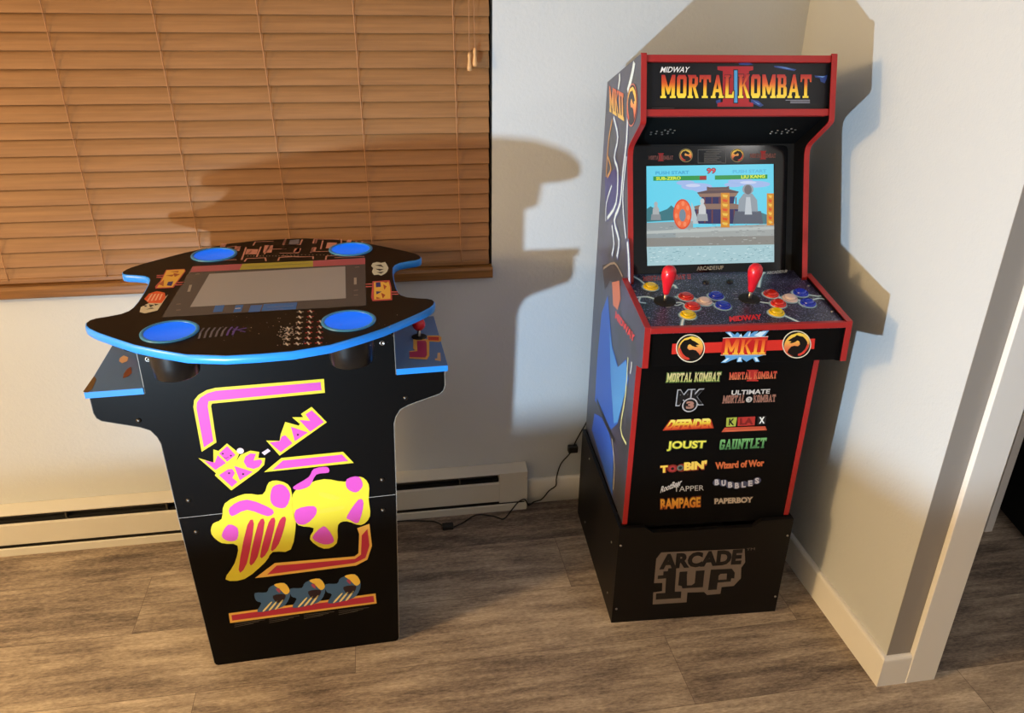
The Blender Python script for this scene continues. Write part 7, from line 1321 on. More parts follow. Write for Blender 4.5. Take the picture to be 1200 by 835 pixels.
def draw(b, plane, F, mt='ink', h0=.0003):
    for a in ART:
        if a[1] != plane: continue
        k = a[0]
        if k == 'T':
            _, _, txt, (bl, br, tl), col, lay, op = a
            vs, fs = slab(txt, op.get('bold', 0)*.6) if op.get('mk') else glyphs(txt, op.get('bold', .0)); h = h0+STEP*lay; trap = op.get('trap', 1)
            def M(s, t):
                s = .5+(s-.5)*(1+(trap-1)*t)
                return F(bl[0]+s*(br[0]-bl[0])+t*(tl[0]-bl[0]), bl[1]+s*(br[1]-bl[1])+t*(tl[1]-bl[1]), h)
            if isinstance(col, list):
                tb = bmesh.new(); V = [tb.verts.new((x, y, 0)) for x, y in vs]
                for f in fs:
                    try: tb.faces.new([V[i] for i in f])
                    except ValueError: pass
                for q in range(1, 9): bmesh.ops.bisect_plane(tb, geom=tb.verts[:]+tb.edges[:]+tb.faces[:], plane_co=(0, q/9, 0), plane_no=(0, 1, 0))
                for f in tb.faces:
                    h += 2e-7; b.face([M(v.co.x, v.co.y) for v in f.verts], mt, cols=[gcol(col, v.co.y) for v in f.verts])
                tb.free()
            else:
                for f in fs:
                    h += 2e-6; b.face([M(*vs[i]) for i in f], mt, col)
        elif k == 'P':
            _, _, pts, col, lay, op = a
            poly_ink(b, F, pts, col, h0+STEP*lay, 'plexi_print_sheen' if op.get('m') == 'plexi' else mt)
        elif k == 'C':
            _, _, c, r, col, lay, op = a
            poly_ink(b, F, [(c[0]+r*cos(2*pi*i/24), c[1]+r*sin(2*pi*i/24)) for i in range(24)], col, h0+STEP*lay, mt)
        elif k == 'L':
            _, _, pts, w, col, lay, op = a; h = h0+STEP*lay
            for (x0, y0), (x1, y1) in zip(pts, pts[1:]):
                d = math.hypot(x1-x0, y1-y0)
                if d < 1e-6: continue
                nx, ny = -(y1-y0)/d*w/2, (x1-x0)/d*w/2; ex, ey = (x1-x0)/d*w*.3, (y1-y0)/d*w*.3
                b.face([F(x0-ex+nx, y0-ey+ny, h), F(x0-ex-nx, y0-ey-ny, h), F(x1+ex-nx, y1+ey-ny, h), F(x1+ex+nx, y1+ey+ny, h)], mt, col); h += .00001
        elif k == 'DR':
            _, _, c, r, lay, op = a; n = 30; C_ = lambda q: [(c[0]+q*r*cos(2*pi*i/n), c[1]+q*r*sin(2*pi*i/n)) for i in range(n)]
            poly_ink(b, F, C_(1), (200, 110, 90), h0+STEP*lay, mt); poly_ink(b, F, C_(.93), (30, 26, 30), h0+STEP*(lay+1), mt)
            poly_ink(b, F, C_(.86), 'DRG', h0+STEP*(lay+2), mt)
            poly_ink(b, F, [(c[0]+x*r, c[1]-y*r) for x, y in DRAGON], (44, 40, 46), h0+STEP*(lay+3), mt)

# ------------------------------------------------------------ room
HB_Z = .09
WX, RWE, RD = -.872, .9004, -.9004      # window edge, end of the right wall
XL, YF, H = -5.4, -3.6, 2.42
b = B_(); b.box((XL-.1, YF-.1, -.05), (2.6, .12, 0), 'vinyl_plank'); struct(b, 'floor')
b = B_(); b.box((XL-.1, YF-.1, H), (2.6, .12, H+.05), 'ceiling_paint'); struct(b, 'ceiling')
b = B_()   # back wall around the window opening
b.box((XL, 0, 0), (0.0, .14, .835), 'painted_wall'); b.box((XL, 0, 2.08), (0, .14, H), 'painted_wall')
b.box((XL, 0, .835), (-3.1, .14, 2.08), 'painted_wall'); b.box((WX, 0, .835), (0, .14, 2.08), 'painted_wall')
struct(b, 'wall_back')
b = B_(); b.box((XL-.1, YF, 0), (XL, .14, H), 'painted_wall'); struct(b, 'wall_left')
b = B_(); b.box((XL, YF-.1, 0), (2.6, YF, H), 'painted_wall'); struct(b, 'wall_front')
b = B_()   # right wall, its end face and the doorway wall it turns into
b.box((0, RD, 0), (.13, .14, H), 'painted_wall')
struct(b, 'wall_right')
b = B_(); b.box((.13, RD, 2.06), (.98, RD+.13, H), 'painted_wall'); b.box((.98, RD, 0), (2.6, RD+.13, H), 'painted_wall'); struct(b, 'wall_doorway')
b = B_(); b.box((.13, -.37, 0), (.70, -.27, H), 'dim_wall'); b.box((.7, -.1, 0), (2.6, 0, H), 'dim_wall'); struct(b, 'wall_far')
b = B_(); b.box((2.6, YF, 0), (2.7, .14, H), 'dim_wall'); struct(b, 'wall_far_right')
# door casing and jamb
b = B_(); b.box((.0655, RD-.0155, 0), (.148, RD, 2.14), 'white_trim'); b.box((.13, RD, 0), (.148, RD+.13, 2.06), 'white_trim')
struct(b, 'trim_1', bevel=.002)
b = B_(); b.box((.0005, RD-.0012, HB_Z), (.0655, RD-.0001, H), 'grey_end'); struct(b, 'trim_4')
b = B_(); b.box((.700, -.392, 0), (.728, -.26, 2.1), 'white_trim'); struct(b, 'trim_2', bevel=.002)
# baseboards
HB, TB = .0931, .0135
def bbprof():  # (out, z) with a rounded top
    return [(0, 0), (TB, 0), (TB, HB-.012), (TB*.93, HB-.006), (TB*.7, HB-.0015), (TB*.4, HB), (0, HB)]
b = B_(); b.prism(bbprof(), lambda a, z, t: (t, -a, z), -.7566, -TB, 'white_trim', smooth=True); struct(b, 'baseboard_back')
b = B_()
P = bbprof(); sl = b.slot('white_trim')
ra = [b.bm.verts.new((-a, -TB, z)) for a, z in P]; rb = [b.bm.verts.new((-a, RD-a, z)) for a, z in P]; rc = [b.bm.verts.new((.0655, RD-a, z)) for a, z in P]
for A_, C_ in ((ra, rb), (rb, rc)):
    for i in range(len(P)-1):
        f = b.bm.faces.new((A_[i], A_[i+1], C_[i+1], C_[i])); f.material_index = sl
b.bm.faces.new(rc); b.bm.faces.new(ra[::-1])
struct(b, 'baseboard_right')
# window: dark lined reveal, frame and panes behind the blind
b = B_()
b.box((WX-.004, .002, .835), (WX, .14, 2.08), 'dark_reveal'); b.box((-3.1, .002, .835), (-3.096, .14, 2.08), 'dark_reveal')
b.box((-3.1, .03, .83), (WX, .14, .842), 'dark_reveal'); b.box((-3.1, .002, 2.07), (WX, .14, 2.08), 'dark_reveal')
w1 = struct(b, 'window_1')
b = B_()
for x in (-3.1, -2.01, WX-.05): b.box((x, .10, .842), (x+.05, .13, 2.07), 'dark_reveal')
b.box((-3.1, .10, .842), (WX, .13, .89), 'dark_reveal'); b.box((-3.1, .10, 2.03), (WX, .13, 2.07), 'dark_reveal'); b.make('window_frame', w1)
b = B_(); b.box((-3.05, .112, .89), (-2.01, .118, 2.03), 'window_glass'); b.make('pane', w1)
b = B_(); b.box((-1.96, .112, .89), (WX-.05, .118, 2.03), 'window_glass'); b.make('pane', w1)
# wooden sill
b = B_(); pr = [(-.10, .830), (.020, .830), (.026, .826), (.026, .822), (.022, .818), (.030, .822), (.034, .836), (.031, .852), (.024, .8565), (-.10, .8565)]
pr = [(-.028, .824), (.030, .824), (.034, .829), (.034, .849), (.029, .8565), (-.028, .8565)]
b.prism(pr, lambda a, z, t: (t, -a, z), -3.1, -.8735, 'sill_wood'); struct(b, 'trim_3')

# ------------------------------------------------------------ blind
bl = empty('window_blind', (-2.0, 0, .858)); tag(bl, 'wide closed blind of tan wooden slats covering the window', 'window blind')
BO = Vector((-2.0, 0, .858))
b = B_(); ti = radians(71); k = 0; z = .863
sx0, sx1 = -3.08, -.881
while z < 2.0:
    y0 = -.006; z0 = z; n = 5; wS = .0495
    up_, out_ = sin(ti), cos(ti); pts = []
    for i in range(n):   # slightly crowned slat, lower edge towards the room
        s = i/(n-1); bow = .0022*sin(pi*s); pts.append((y0+s*wS*out_-bow*up_, z0+s*wS*up_-bow*out_))
    pts2 = [(a+.0026*up_, c-.0026*out_) for a, c in pts[::-1]]
    b.prism([(a, c) for a, c in pts+pts2], lambda a, c, t: (t-BO.x, a, c-BO.z), sx0+random.uniform(-.001, .001), sx1, 'slat_wood')
    z += .0405 if k < 3 else .0416; k += 1
b.make('slats', bl)
b = B_(); b.box((-3.08-BO.x, -.008, -.0005), (-.881-BO.x, .02, .014), 'slat_wood'); b.make('bottom_rail', bl, bevel=.003)
b = B_(); b.box((-3.09-BO.x, -.012, 2.0-BO.z), (-.878-BO.x, .05, 2.069-BO.z), 'slat_wood'); b.make('head_rail', bl, bevel=.003)
for xt, xb in ((-2.75, -2.75), (-2.43, -2.43), (-2.18, -2.172), (-1.942, -1.926), (-1.697, -1.672), (-1.454, -1.432), (-1.223, -1.212), (-.975, -.962)):
    b = B_()
    zz = [.868+i*.0416 for i in range(0, 28)]
    L = lambda z: xb+(xt-xb)*(z-.85)/.7
    b.tube([(L(z)-BO.x, -.0085-.0015*(i % 2), z-BO.z) for i, z in enumerate(zz)], .0011, 'ladder_cord', 6)
    for i, z in enumerate(zz[:-1]):  # rungs that show as small diagonal ties below each slat edge
        b.tube([(L(z)-BO.x+.0045, -.0055, z-BO.z+.036), (L(z)-BO.x+.0005, -.008, z-BO.z+.012)], .0006, 'ladder_cord', 4)
    b.make('ladder_cord', bl)
for xx, zb, dx in ((-.935, 1.436, .004), (-.921, 1.447, .010)):
    b = B_(); b.tube([(xx-dx-BO.x, -.024, 2.0-BO.z), (xx-BO.x, -.024, zb-BO.z)], .0008, 'ladder_cord', 6)
    pc = b.make('pull_cord', bl)
    b = B_(); b.lathe([(.0, .004), (.0035, .003), (.0048, -.004), (.004, -.014), (.0055, -.026), (.0068, -.034), (.0058, -.041), (0, -.043)], (xx-BO.x, -.024, zb-BO.z), 'tassel_wood', 16)
    b.make('tassel', pc, label='turned wooden tassel')

# ------------------------------------------------------------ baseboard heater
hx0, hx1, hd, ht = -3.0, -.7566, .0448, .1617
he = empty('baseboard_heater', (-1.9, 0, 0)); tag(he, 'long white electric baseboard heater along the wall below the window', 'heater')
def HB_(f): return lambda a, z, t: (t+1.9, -a, z)
b = B_()
top = [(0.0005, ht), (.004, ht), (hd, ht-.012), (hd, ht-.0155), (hd-.002, ht-.0155), (hd-.002, ht-.014), (.003, ht-.003), (.0005, ht-.003)]
b.prism(top, HB_(0), hx0, hx1, 'heater_white'); b.make('top_cover', he)
b = B_(); b.prism([(hd-.004, .041), (hd, .041), (hd, .110), (hd-.004, .112), (hd-.007, .114), (hd-.009, .112), (hd-.006, .108)], HB_(0), hx0, hx1-.094, 'heater_white'); b.make('front_panel', he)
b = B_(); b.box((hx0+1.9, -.012, .004), (hx1+1.9-.002, -.001, ht-.006), 'heater_dark'); b.make('back_plate', he)
b = B_(); b.prism([(.001, 0), (hd, 0), (hd, .024), (hd-.004, .027), (hd-.006, .024), (hd-.004, .004), (.001, .004)], HB_(0), hx0, hx1-.002, 'heater_white'); b.make('bottom_lip', he)
b = B_(); b.box((hx1-.094+1.9, -hd+.0004, .034), (hx1+1.9-.0005, -.002, ht-.0135), 'heater_white')
b.prism([(0.001, .003), (hd, .003), (hd, ht-.012), (.004, ht-.0005), (.001, ht-.0005)], HB_(0), hx1-.002, hx1, 'heater_white'); b.make('end_cap', he, bevel=.0012)
b = B_(); b.box((hx0+1.9, -hd+.016, .110), (hx1-.094+1.9, -.014, .118), 'slot_black'); b.make('heating_element', he)
for i in range(10):
    x = -1.02-.29*i if i else -.98
    b = B_(); b.box((x+1.9-.002, -hd+.010, .112), (x+1.9+.002, -.012, .143), 'heater_dark'); b.make('bracket', he)

# ------------------------------------------------------------ upright cabinet
C = {'cx': -0.3833, 'cy': -0.6059, 'cyaw': -0.0576, 'W': 0.4541, 'dW': 0.481, 'rW': 0.475, 'rh': 0.3237, 'bd': -0.5055, 'nb': (-0.1437, 0.9512), 'nt': (-0.2451, 1.2571), 'mt': (-0.191, 1.4681), 'mb': (-0.1498, 1.3263), 'dt': (0.0726, 0.9223), 'db': (0.0774, 0.8272)}
cb = empty('arcade_cabinet', (C['cx'], C['cy'], 0), C['cyaw'])
tag(cb, 'tall black upright arcade machine with red edge trim and a lit fighting game screen', 'arcade machine')
hW, hD, hR, BD = C['W']/2, C['dW']/2, C['rW']/2, C['bd']
RH = C['rh']
nb, nt, mt_, mb, dt, db = C['nb'], C['nt'], C['mt'], C['mb'], C['dt'], C['db']
def slant(P0, P1, off, flip=1):
    P0 = Vector(P0); t = (Vector(P1)-P0).normalized(); nrm = Vector((t.y, -t.x)); A = P0-nrm*off
    return frame((0, -A.x, A.y), (1, 0, 0), (0, -t.x, t.y), tuple(flip*v for v in (0, -t.y, -t.x)))
def rounded(pts, radii, n=5):
    out = []
    for i, p in enumerate(pts):
        r = radii[i]
        if not r: out.append(tuple(p)); continue
        p = Vector(p); a = (Vector(pts[i-1])-p); c = (Vector(pts[(i+1) % len(pts)])-p); a.normalize(); c.normalize()
        for k in range(n+1):
            t = k/n; out.append(tuple((p+a*r*(1-t)).lerp(p, t).lerp(p.lerp(p+c*r, t), t)))
    return out
DP = lambda a, z, t: (t, -a, z)
nt2 = (nt[0]-.004, nt[1]-.006)
front = [(-.012, RH+.003), (-.012, .905), (nb[0], nb[1]-.014), nb, nt2, mb, mt_]
frad = [0, 0, 0, 0, .035, .012, .003]
prof = [(BD, RH+.003)] + front + [(BD, 1.372)]
rp = rounded(prof, [0]+frad+[.005])
# the edge trim follows the front of each side panel
F_path = rounded([(-.2, RH+.003)]+front+[(-.35, 1.42)], [0]+frad+[0])[1:-1]
for s in (-1, 1):
    b = B_(); x0, x1 = (-hW, -hW+.012) if s < 0 else (hW-.012, hW)
    b.prism(rp, DP, x0, x1, 'side_print' if s < 0 else 'black_laminate', edge='black_laminate')
    if s < 0: draw(b, 'side', frame((-hW, 0, 0), (0, -1, 0), (0, 0, 1), (-1, 0, 0)))
    sp_ = b.make('side_panel', cb, label='side panel printed with blue cloth, lightning and red lettering' if s < 0 else None)
    b = B_()
    def trim(path, xa, xb, th=.0022):
        lo = []; n = len(path)
        for i, p in enumerate(path):
            a = Vector(path[max(i-1, 0)]); c = Vector(path[min(i+1, n-1)]); t = (c-a).normalized(); nn = Vector((t.y, -t.x)); lo.append((Vector(p), Vector(p)+nn*th))
        mi = b.slot('red_trim'); V = []
        for q, r_ in lo: V.append([b.bm.verts.new(v) for v in ((xa, -q.x, q.y), (xa, -r_.x, r_.y), (xb, -r_.x, r_.y), (xb, -q.x, q.y))])
        for u, v in zip(V, V[1:]):
            for k in range(4): f = b.bm.faces.new((u[k], u[(k+1) % 4], v[(k+1) % 4], v[k])); f.material_index = mi
        b.bm.faces.new(V[0]).material_index = mi; b.bm.faces.new(V[-1][::-1]).material_index = mi
    trim(F_path, x0-.0004, x1+.0004); b.make('edge_trim', sp_)
    # outer cheek of the control deck
    ck = [(nb[0]-.022, nb[1]-.006), (nb[0]-.010, nb[1]+.0045), (dt[0], dt[1]), (db[0], db[1]), (db[0]-.02, db[1]-.008), (-.03, .795), (-.10, .80)]
    xa, xb = (-hD, -hW-.0006) if s < 0 else (hW+.0006, hD)
    b = B_(); b.prism(ck, DP, xa, xb, 'side_print' if s < 0 else 'black_laminate', edge='black_laminate')
    if s < 0: draw(b, 'cheek', frame((-hD, 0, 0), (0, -1, 0), (0, 0, 1), (-1, 0, 0)))
    ckp = b.make('deck_cheek', cb)
    b = B_()
    pth = [(db[0], db[1]), (dt[0], dt[1]), (nb[0]-.010, nb[1]+.0045)]
    trim(pth, xa-.0004, xb+.0004); b.make('edge_trim', ckp)
IN = hW-.012
# marquee
Fm = slant(mb, mt_, .012)
b = B_(); b.prism([(-IN, .028), (IN, .028), (IN, .133), (-IN, .133)], Fm, -.012, 0, 'marquee_face'); draw(b, 'marq', Fm); b.make('marquee', cb, label='marquee with yellow and red game title')
for v0, v1 in ((.131, .146), (.0145, .0295)):
    b = B_(); b.prism([(-IN, v0), (IN, v0), (IN, v1), (-IN, v1)], Fm, -.02, .010, 'red_trim'); b.make('marquee_rail', cb, bevel=.001)
# speaker panel
Fb = slant(nb, nt, .06)
bt = Fb(0, .333); m0 = Fm(0, .016, -.004)
b = B_(); sv = (m0-bt); L = sv.length; sv.normalize(); Fs = frame(bt, (1, 0, 0), sv, Vector((1, 0, 0)).cross(sv))
b.prism([(-IN, 0), (IN, 0), (IN, L), (-IN, L)], Fs, -.008, 0, 'speaker_black')
sp1 = b.make('speaker_panel', cb)
for cx_ in (-.148, .150):
    b = B_()
    for i, (dx, dy) in enumerate(((-.026, 0), (-.014, .006), (-.012, -.008), (0, .0), (.004, .012), (.004, -.012), (.014, .005), (.016, -.007), (.028, .010), (.028, -.004), (-.024, -.012), (.016, .016))):
        b.lathe([(0, .0012), (.0024, .0010), (.0028, .0002), (.0028, -.001)], Fs(cx_+dx, L*.46+dy, .0), 'steel', 10, axis=Vector((1, 0, 0)).cross(sv))
    b.make('speaker_grille', sp1)
# monitor bezel and the lit display
b = B_(); b.prism(rounded([(-IN, -.035), (IN, -.035), (IN, .335), (-IN, .335)], [0]*4), Fb, -.010, -.0006, 'matte_black')
b.prism(rounded([(-.202, -.03), (.199, -.03), (.199, .329), (-.202, .329)], [0, 0, .02, .02]), Fb, -.0006, 0, 'bezel_black')
draw(b, 'bezel', Fb); bz = b.make('screen_bezel', cb)
b = B_(); b.prism([(-.1655, .037), (.1655, .037), (.1655, .284), (-.1655, .284)], Fb, .0002, .0006, 'matte_black')
draw(b, 'screen', Fb, 'lcd_picture', .0008); b.make('screen', bz, label='lit display with a blue sky and grey courtyard')
# control deck
Fd = slant(nb, dt, -.006, -1); DL = (Vector(dt)-Vector(nb)).length
DI = hD-.012
b = B_(); b.prism([(-DI+.013, -.05), (DI-.013, -.05), (DI-.013, .0), (DI, .0), (DI, DL-.001), (-DI, DL-.001), (-DI, 0), (-DI+.013, 0)], Fd, -.010, 0, 'deck_print')
draw(b, 'deck', Fd); dk = b.make('control_panel', cb, label='control panel printed with a starry purple pattern and white lightning')
dn = Fd(0, 0, 1)-Fd(0, 0, 0)
for i, (u, v) in enumerate(((.223, .0332), (.2242, .1601), (-.2211, .1635), (-.2231, .0361))):
    b = B_(); b.lathe([(.0038, -.001), (.0036, .0012), (.0015, .002), (0, .002)], Fd(u*.985, v), 'steel', 12, axis=dn); b.make('screw', dk)
def button(u, v, mt, r=.0182):
    b = B_(); b.lathe([(r, -.001), (r, .003), (r*.93, .0052), (r*.80, .0056), (r*.76, .0035)], Fd(u, v), mt, 28, axis=dn)
    o = b.make('push_button', dk, label=mt.split('_')[1]+' arcade push button')
    b = B_(); b.lathe([(r*.74, .001), (r*.72, .0078), (r*.62, .0092), (r*.3, .0088), (0, .0085)], Fd(u, v), mt, 28, axis=dn)
    b.make('plunger', o)
for u, v, c in ((-.1754, .019, 'yellow'), (-.1036, .073, 'red'), (-.0669, .099, 'white'), (-.0298, .073, 'blue'), (-.0287, .1203, 'blue'), (-.102, .1197, 'red'), (-.124, .1576, 'yellow'),
                (.1071, .0717, 'red'), (.1447, .0959, 'white'), (.1823, .0703, 'blue'), (.1789, .1203, 'blue'), (.1067, .1191, 'red'), (.086, .1594, 'yellow')):
    button(u, v, 'button_'+c)
for u in (-.032, .029):
    b = B_(); b.lathe([(.0085, -.001), (.0085, .0025), (.0060, .0028), (.0060, .0045), (0, .0048)], Fd(u, .002), 'black_plastic', 20, axis=dn); b.make('push_button', dk, label='small black push button')
def stick(F, u, v, dn, parent, kind):
    b = B_(); b.lathe([(.026 if kind == 'bat' else .0185, .0004), (.026 if kind == 'bat' else .0185, .0016), (.022 if kind == 'bat' else .015, .003), (0, .0035)], F(u, v), 'matte_black', 28, axis=dn)
    o = b.make('joystick', parent, label='red-topped joystick')
    b = B_(); b.lathe([(.0045, .002), (.0045, .022), (0, .0225)], F(u, v), 'steel', 12, axis=dn); b.make('shaft', o)
    if kind == 'bat': pr = [(0, .020), (.0065, .021), (.0078, .026), (.0098, .038), (.0132, .052), (.0162, .064), (.0170, .073), (.0155, .083), (.0105, .090), (.005, .0925), (0, .093)]
    else: pr = [(0, .0180)]+[(.0162*sin(pi*i/12), .0342-.0162*cos(pi*i/12)) for i in range(1, 12)]+[(0, .0504)]
    b = B_(); b.lathe(pr, F(u, v), 'joystick_red', 24, axis=dn); b.make('grip', o)
stick(Fd, -.160, .090, dn, dk, 'bat'); stick(Fd, .0464, .090, dn, dk, 'bat')
# deck front with its rail
Ff = slant(db, dt, .006); fl_ = (Vector(dt)-Vector(db)).length
b = B_(); b.prism([(-DI, .001), (DI, .001), (DI, fl_-.008), (-DI, fl_-.008)], Ff, -.012, 0, 'black_laminate'); draw(b, 'deckf', Ff); b.make('deck_front', cb, label='deck front with a red band and two round emblems')
b = B_(); b.prism([(-DI, fl_-.0135), (DI, fl_-.0135), (DI, fl_), (-DI, fl_)], Ff, -.006, .0075, 'red_trim'); b.make('deck_rail', cb, bevel=.001)
b = B_(); b.box((-IN, .02, .800), (IN, .03, .828), 'matte_black'); b.prism([(.06, .822), (.06, .826), (-.03, .80), (-.03, .796)], DP, -IN, IN, 'matte_black'); b.make('deck_underside', cb)
# lower front panel
Fk = frame((0, .012, 0), (1, 0, 0), (0, 0, 1), (0, -1, 0))
b = B_(); b.prism([(-IN, RH-.01), (IN, RH-.01), (IN, .81), (-IN, .81)], Fk, -.012, 0, 'black_laminate')
draw(b, 'kick', Fk); b.make('lower_front_panel', cb, label='black lower front panel listing the games')
# top and back
b = B_(); tv = Vector((mt_[0]-.003, mt_[1]-.003)); tb_ = Vector((BD+.003, 1.368))
b.prism([(tv.x, tv.y), (tb_.x, tb_.y), (tb_.x, tb_.y-.012), (tv.x, tv.y-.012)], DP, -IN, IN, 'black_laminate'); b.make('top_panel', cb)
b = B_(); b.box((-IN, -BD-.012, RH+.01), (IN, -BD-.002, 1.36), 'black_laminate'); b.make('back_panel', cb)
# riser
b = B_(); no = RH-.0015
zf = [(-hR, 0), (hR, 0), (hR, no), (.150, no), (.128, no-.019), (-.146, no-.019), (-.170, no), (-hR, no)]
Fr = frame((0, -.003, 0), (1, 0, 0), (0, 0, 1), (0, -1, 0))
b.prism(zf, Fr, -.013, 0, 'riser_laminate'); draw(b, 'riser', Fr); rs = b.make('riser', cb, label='matte black riser base with a grey outlined logo')
b = B_()
for s in (-1, 1): b.box((min(s*hR, s*(hR-.0095)), .0105, 0), (max(s*hR, s*(hR-.0095)), -BD, no), 'riser_laminate')
b.box((-hR+.0096, -BD-.012, 0), (hR-.0096, -BD, no), 'riser_laminate'); b.make('riser_walls', rs)
for u, v in ((-.2301, .2679), (-.2265, .0501), (.229, .0546), (.229, .2675)):
    b = B_(); b.lathe([(.0034, -.001), (.0032, .0012), (.0012, .002), (0, .002)], Fr(u, v), 'steel', 12, axis=(0, -1, 0)); b.make('bolt', rs)
for d, z in ((-.062, .228), (-.059, .053), (-.386, .288), (-.386, .05)):
    b = B_(); b.lathe([(.0034, -.001), (.0032, .0012), (.0012, .002), (0, .002)], (-hR, -d, z), 'steel', 12, axis=(-1, 0, 0)); b.make('bolt', rs)

# ------------------------------------------------------------ four-player table machine
Pq = {'px': -1.4411, 'py': -0.5771, 'pyaw': 0.0296}
pt = empty('arcade_table', (Pq['px'], Pq['py'], 0), Pq['pyaw'])
tag(pt, 'black cocktail arcade table with blue edges and yellow and pink artwork on its side', 'arcade table')
TH = .975; DC = -.144
def half():
    return [(-.2370, 0), (-.2525, .4712), (-.2570, .672), (-.262, .690), (-.273, .708), (-.292, .718), (-.366, .741), (-.3745, .749), (-.3785, .762), (-.3785, .800), (-.268, .800), (-.268, .956)]
L_ = half(); L_[0:1] = [(-.229, 0), (-.2345, .003), (-.2372, .010)]
out = L_ + [(-x, z) for x, z in L_[::-1]]
for k, d in enumerate((0, 2*DC)):
    b = B_(); F = frame((0, -d, 0), (1, 0, 0), (0, 0, 1), (0, -1 if k == 0 else 1, 0))
    b.prism(out, F, -.015, 0, 'black_laminate', edge='board_edge')
    if k == 0:
        draw(b, 'pub', F)
        for (xa_, za_), (xb_, zb_) in zip(out, out[1:]):   # pale bevelled rim of the board
            d_ = math.hypot(xb_-xa_, zb_-za_); nx_, nz_ = (zb_-za_)/d_*.0013, -(xb_-xa_)/d_*.0013
            b.face([F(xa_, za_, .0003), F(xb_, zb_, .0003), F(xb_+nx_, zb_+nz_, .0003), F(xa_+nx_, za_+nz_, .0003)], 'ink', (128, 124, 118))
    sp_ = b.make('side_panel', pt, label='black side panel with pink and yellow artwork' if k == 0 else None)
    for u, v in ((-.2914, .7359), (-.2223, .5162), (-.2189, .4259), (.2861, .7381), (.2207, .5199), (.2178, .4309)):
        b = B_(); b.lathe([(.0062, -.001), (.006, .001), (.0042, .0036), (.002, .0046), (0, .0048)], F(u, v), 'dark_steel', 16, axis=(0, -1 if k == 0 else 1, 0)); b.make('bolt', sp_)
    for u, v in ((-.2476, .8803), (.2408, .8806)):
        b = B_(); b.lathe([(.006, -.001), (.006, .0016), (.004, .002), (.0035, .0008), (0, .0006)], F(u, v), 'steel', 16, axis=(0, -1 if k == 0 else 1, 0)); b.make('bolt', sp_)
for s in (-1, 1):   # boards between the two side panels
    b = B_(); x = s*.226; b.box((min(x, x-s*.012), .0152, 0), (max(x, x-s*.012), -2*DC-.0152, .74), 'black_laminate'); b.make('cross_board', pt)
    b = B_(); b.box((min(s*.250, s*.262), .0152, .80), (max(s*.250, s*.262), -2*DC-.0152, .956), 'black_laminate'); b.make('cross_board', pt)
    # control tray
    b = B_(); xa, xb = sorted((s*.2685, s*.385))
    b.box((xa, -.004, .8005), (xb, -2*DC+.004, .8145), 'blue_edge'); b.box((xa+.0006, -.0034, .8145), (xb-.0006, -2*DC+.0034, .815), 'tray_art')
    Ft = frame((0, 0, .815), (1, 0, 0), (0, -1, 0), (0, 0, 1))
    draw(b, 'tray_right' if s > 0 else 'tray_left', Ft)
    tr = b.make('control_tray', pt, label='blue control tray with a maroon line pattern' if s > 0 else 'blue control tray with orange patches')
    b = B_(); b.box((min(s*.2275, s*.376), .0155, .742), (max(s*.2275, s*.376), -2*DC-.0155, .7995), 'black_laminate'); b.make('tray_box', tr)
    stick(Ft, s*.3356, -.1644 if s > 0 else -.212, (0, 0, 1), tr, 'ball')
# table top outline, symmetric about its centre
q = [(0, .3632), (.06, .361), (.13, .3435), (.19, .310), (.235, .281), (.285, .238), (.318, .208), (.338, .186), (.348, .170), (.3515, .155), (.348, .142), (.338, .134), (.318, .128), (.295, .118), (.283, .104), (.277, .085), (.274, .05), (.273, 0)]
o1 = q[:-1]; ring = o1 + [(.273, 0)] + [(x, -y) for x, y in o1[::-1]]
ring = ring + [(-x, y) for x, y in ring[::-1][1:-1]]
TXC = .006
ring = [(x+TXC, DC+y) for x, y in ring]
b = B_(); Ftop = frame((0, 0, TH), (1, 0, 0), (0, -1, 0), (0, 0, 1))
b.prism(ring, Ftop, -.018, 0, 'table_black', edge='table_black'); draw(b, 'top', Ftop, h0=.0002)
tt = b.make('tabletop', pt, label='dark printed tabletop with a glass-covered display')
b = B_(); mi = b.slot('blue_edge'); n = len(ring); cl = [Vector(p) for p in ring]; V = []
SGN = 1 if sum(cl[i-1].x*cl[i].y-cl[i].x*cl[i-1].y for i in range(n)) > 0 else -1
for i in range(n):
    t = (cl[(i+1) % n]-cl[i-1]).normalized(); nn = Vector((t.y, -t.x))*SGN
    V.append([b.bm.verts.new(Ftop(*(cl[i]+nn*o), h)) for o, h in ((.0, -.0006), (.0022, -.0016), (.0030, -.009), (.0022, -.0175), (0, -.0185))])
for i in range(n):
    j = (i+1) % n
    for k in range(4): f = b.bm.faces.new((V[i][k], V[i][k+1], V[j][k+1], V[j][k])); f.material_index = mi; f.smooth = True
b.make('edge_banding', tt)
for (u, d) in ((-.1735, .0875), (.1735, .090), (-.152, -.395), (.1855, -.388)):
    r = .0555
    b = B_(); b.lathe([(r, .0004), (r, .0028), (r-.003, .0036), (r-.007, .0030), (r-.0075, .0014)], Ftop(u, d), 'cup_ring', 40)
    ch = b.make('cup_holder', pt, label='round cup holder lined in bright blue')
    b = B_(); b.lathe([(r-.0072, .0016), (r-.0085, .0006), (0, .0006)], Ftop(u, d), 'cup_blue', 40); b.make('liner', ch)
    b = B_(); b.lathe([(r-.006, -.0186), (r-.008, -.06), (r-.012, -.088), (r-.014, -.0905), (0, -.0905)], Ftop(u, d), 'black_plastic', 40); b.make('cup', ch)

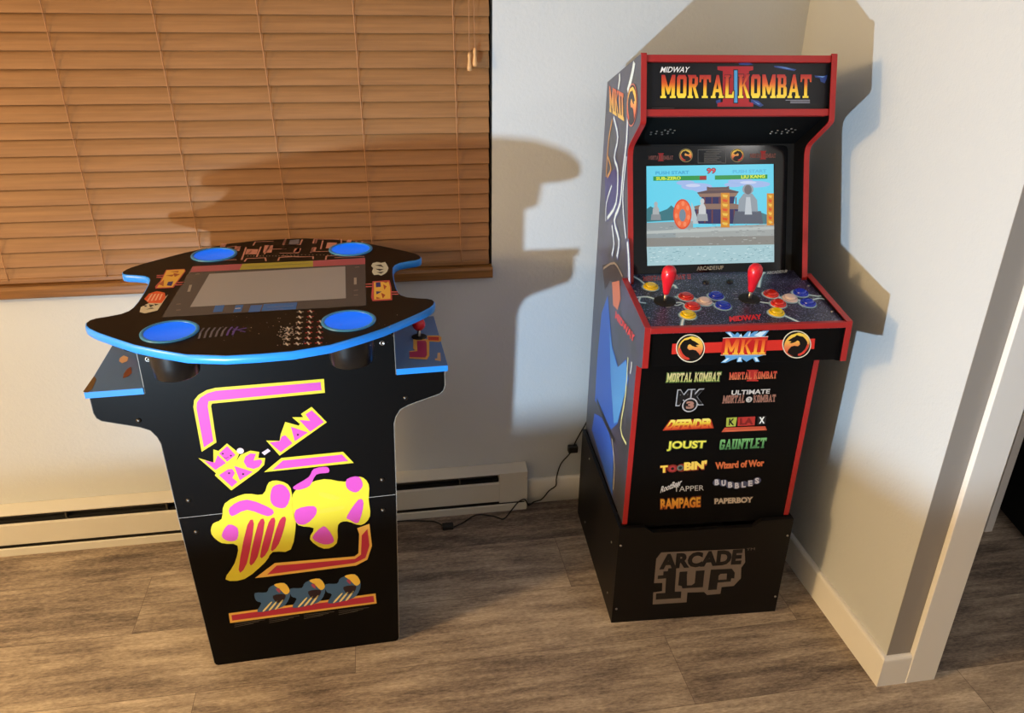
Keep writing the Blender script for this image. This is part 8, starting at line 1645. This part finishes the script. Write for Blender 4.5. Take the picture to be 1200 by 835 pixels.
# ------------------------------------------------------------ power cord
def smooth(pts, k=4):
    P = [Vector(p) for p in pts]; out = []
    for i in range(len(P)-1):
        p0, p1, p2, p3 = P[max(i-1, 0)], P[i], P[i+1], P[min(i+2, len(P)-1)]
        for j in range(k):
            t = j/k; out.append(.5*((2*p1)+(p2-p0)*t+(2*p0-5*p1+4*p2-p3)*t*t+(3*p1-p0-3*p2+p3)*t**3))
    return out+[P[-1]]
path = [(-.52, -.06, .345), (-.552, -.035, .335), (-.569, -.03, .299), (-.596, -.03, .242), (-.605, -.03, .211), (-.62, -.03, .189), (-.643, -.03, .158), (-.654, -.026, .104), (-.655, -.024, .07), (-.678, -.026, .053), (-.703, -.03, .024), (-.732, -.036, .020), (-.752, -.05, .019),
        (-.766, -.052, .045), (-.788, -.053, .037), (-.812, -.056, .008), (-.842, -.090, .0028), (-.863, -.079, .0028), (-.882, -.067, .0028), (-.932, -.056, .0028), (-.985, -.095, .0028), (-1.029, -.109, .0028), (-1.067, -.072, .0028), (-1.112, -.060, .0028), (-1.182, -.052, .0028), (-1.26, -.056, .0028), (-1.38, -.15, .0028)]
b = B_(); b.tube(smooth(path), .0022, 'cable_rubber', 7); pc = b.make('power_cord'); tag(pc, 'thin black power cord trailing along the baseboard from the upright machine', 'power cord')
for c_, s_ in (((-.605, -.032, .216), (.016, .010, .012)), ((-1.029, -.109, .0085), (.018, .011, .008))):
    b = B_(); b.box(tuple(a-c for a, c in zip(c_, s_)), tuple(a+c for a, c in zip(c_, s_)), 'cable_rubber'); b.make('plug', pc, bevel=.003)

# ------------------------------------------------------------ dark cabinet in the next room
dc = empty('storage_cabinet', (1.12, -.42, 0), radians(-12)); tag(dc, 'black storage cabinet in the dark room beyond the doorway', 'cabinet')
b = B_(); b.box((-.30, -.16, .0), (.26, .18, .95), 'matte_black'); b.make('body', dc, bevel=.004)
b = B_(); b.box((-.295, -.176, .03), (.255, -.161, .93), 'matte_black'); dd = b.make('door', dc, bevel=.002)
b = B_(); b.tube([(.2, -.176, .5), (.2, -.192, .52), (.2, -.192, .6), (.2, -.176, .62)], .004, 'dark_steel'); b.make('handle', dd)
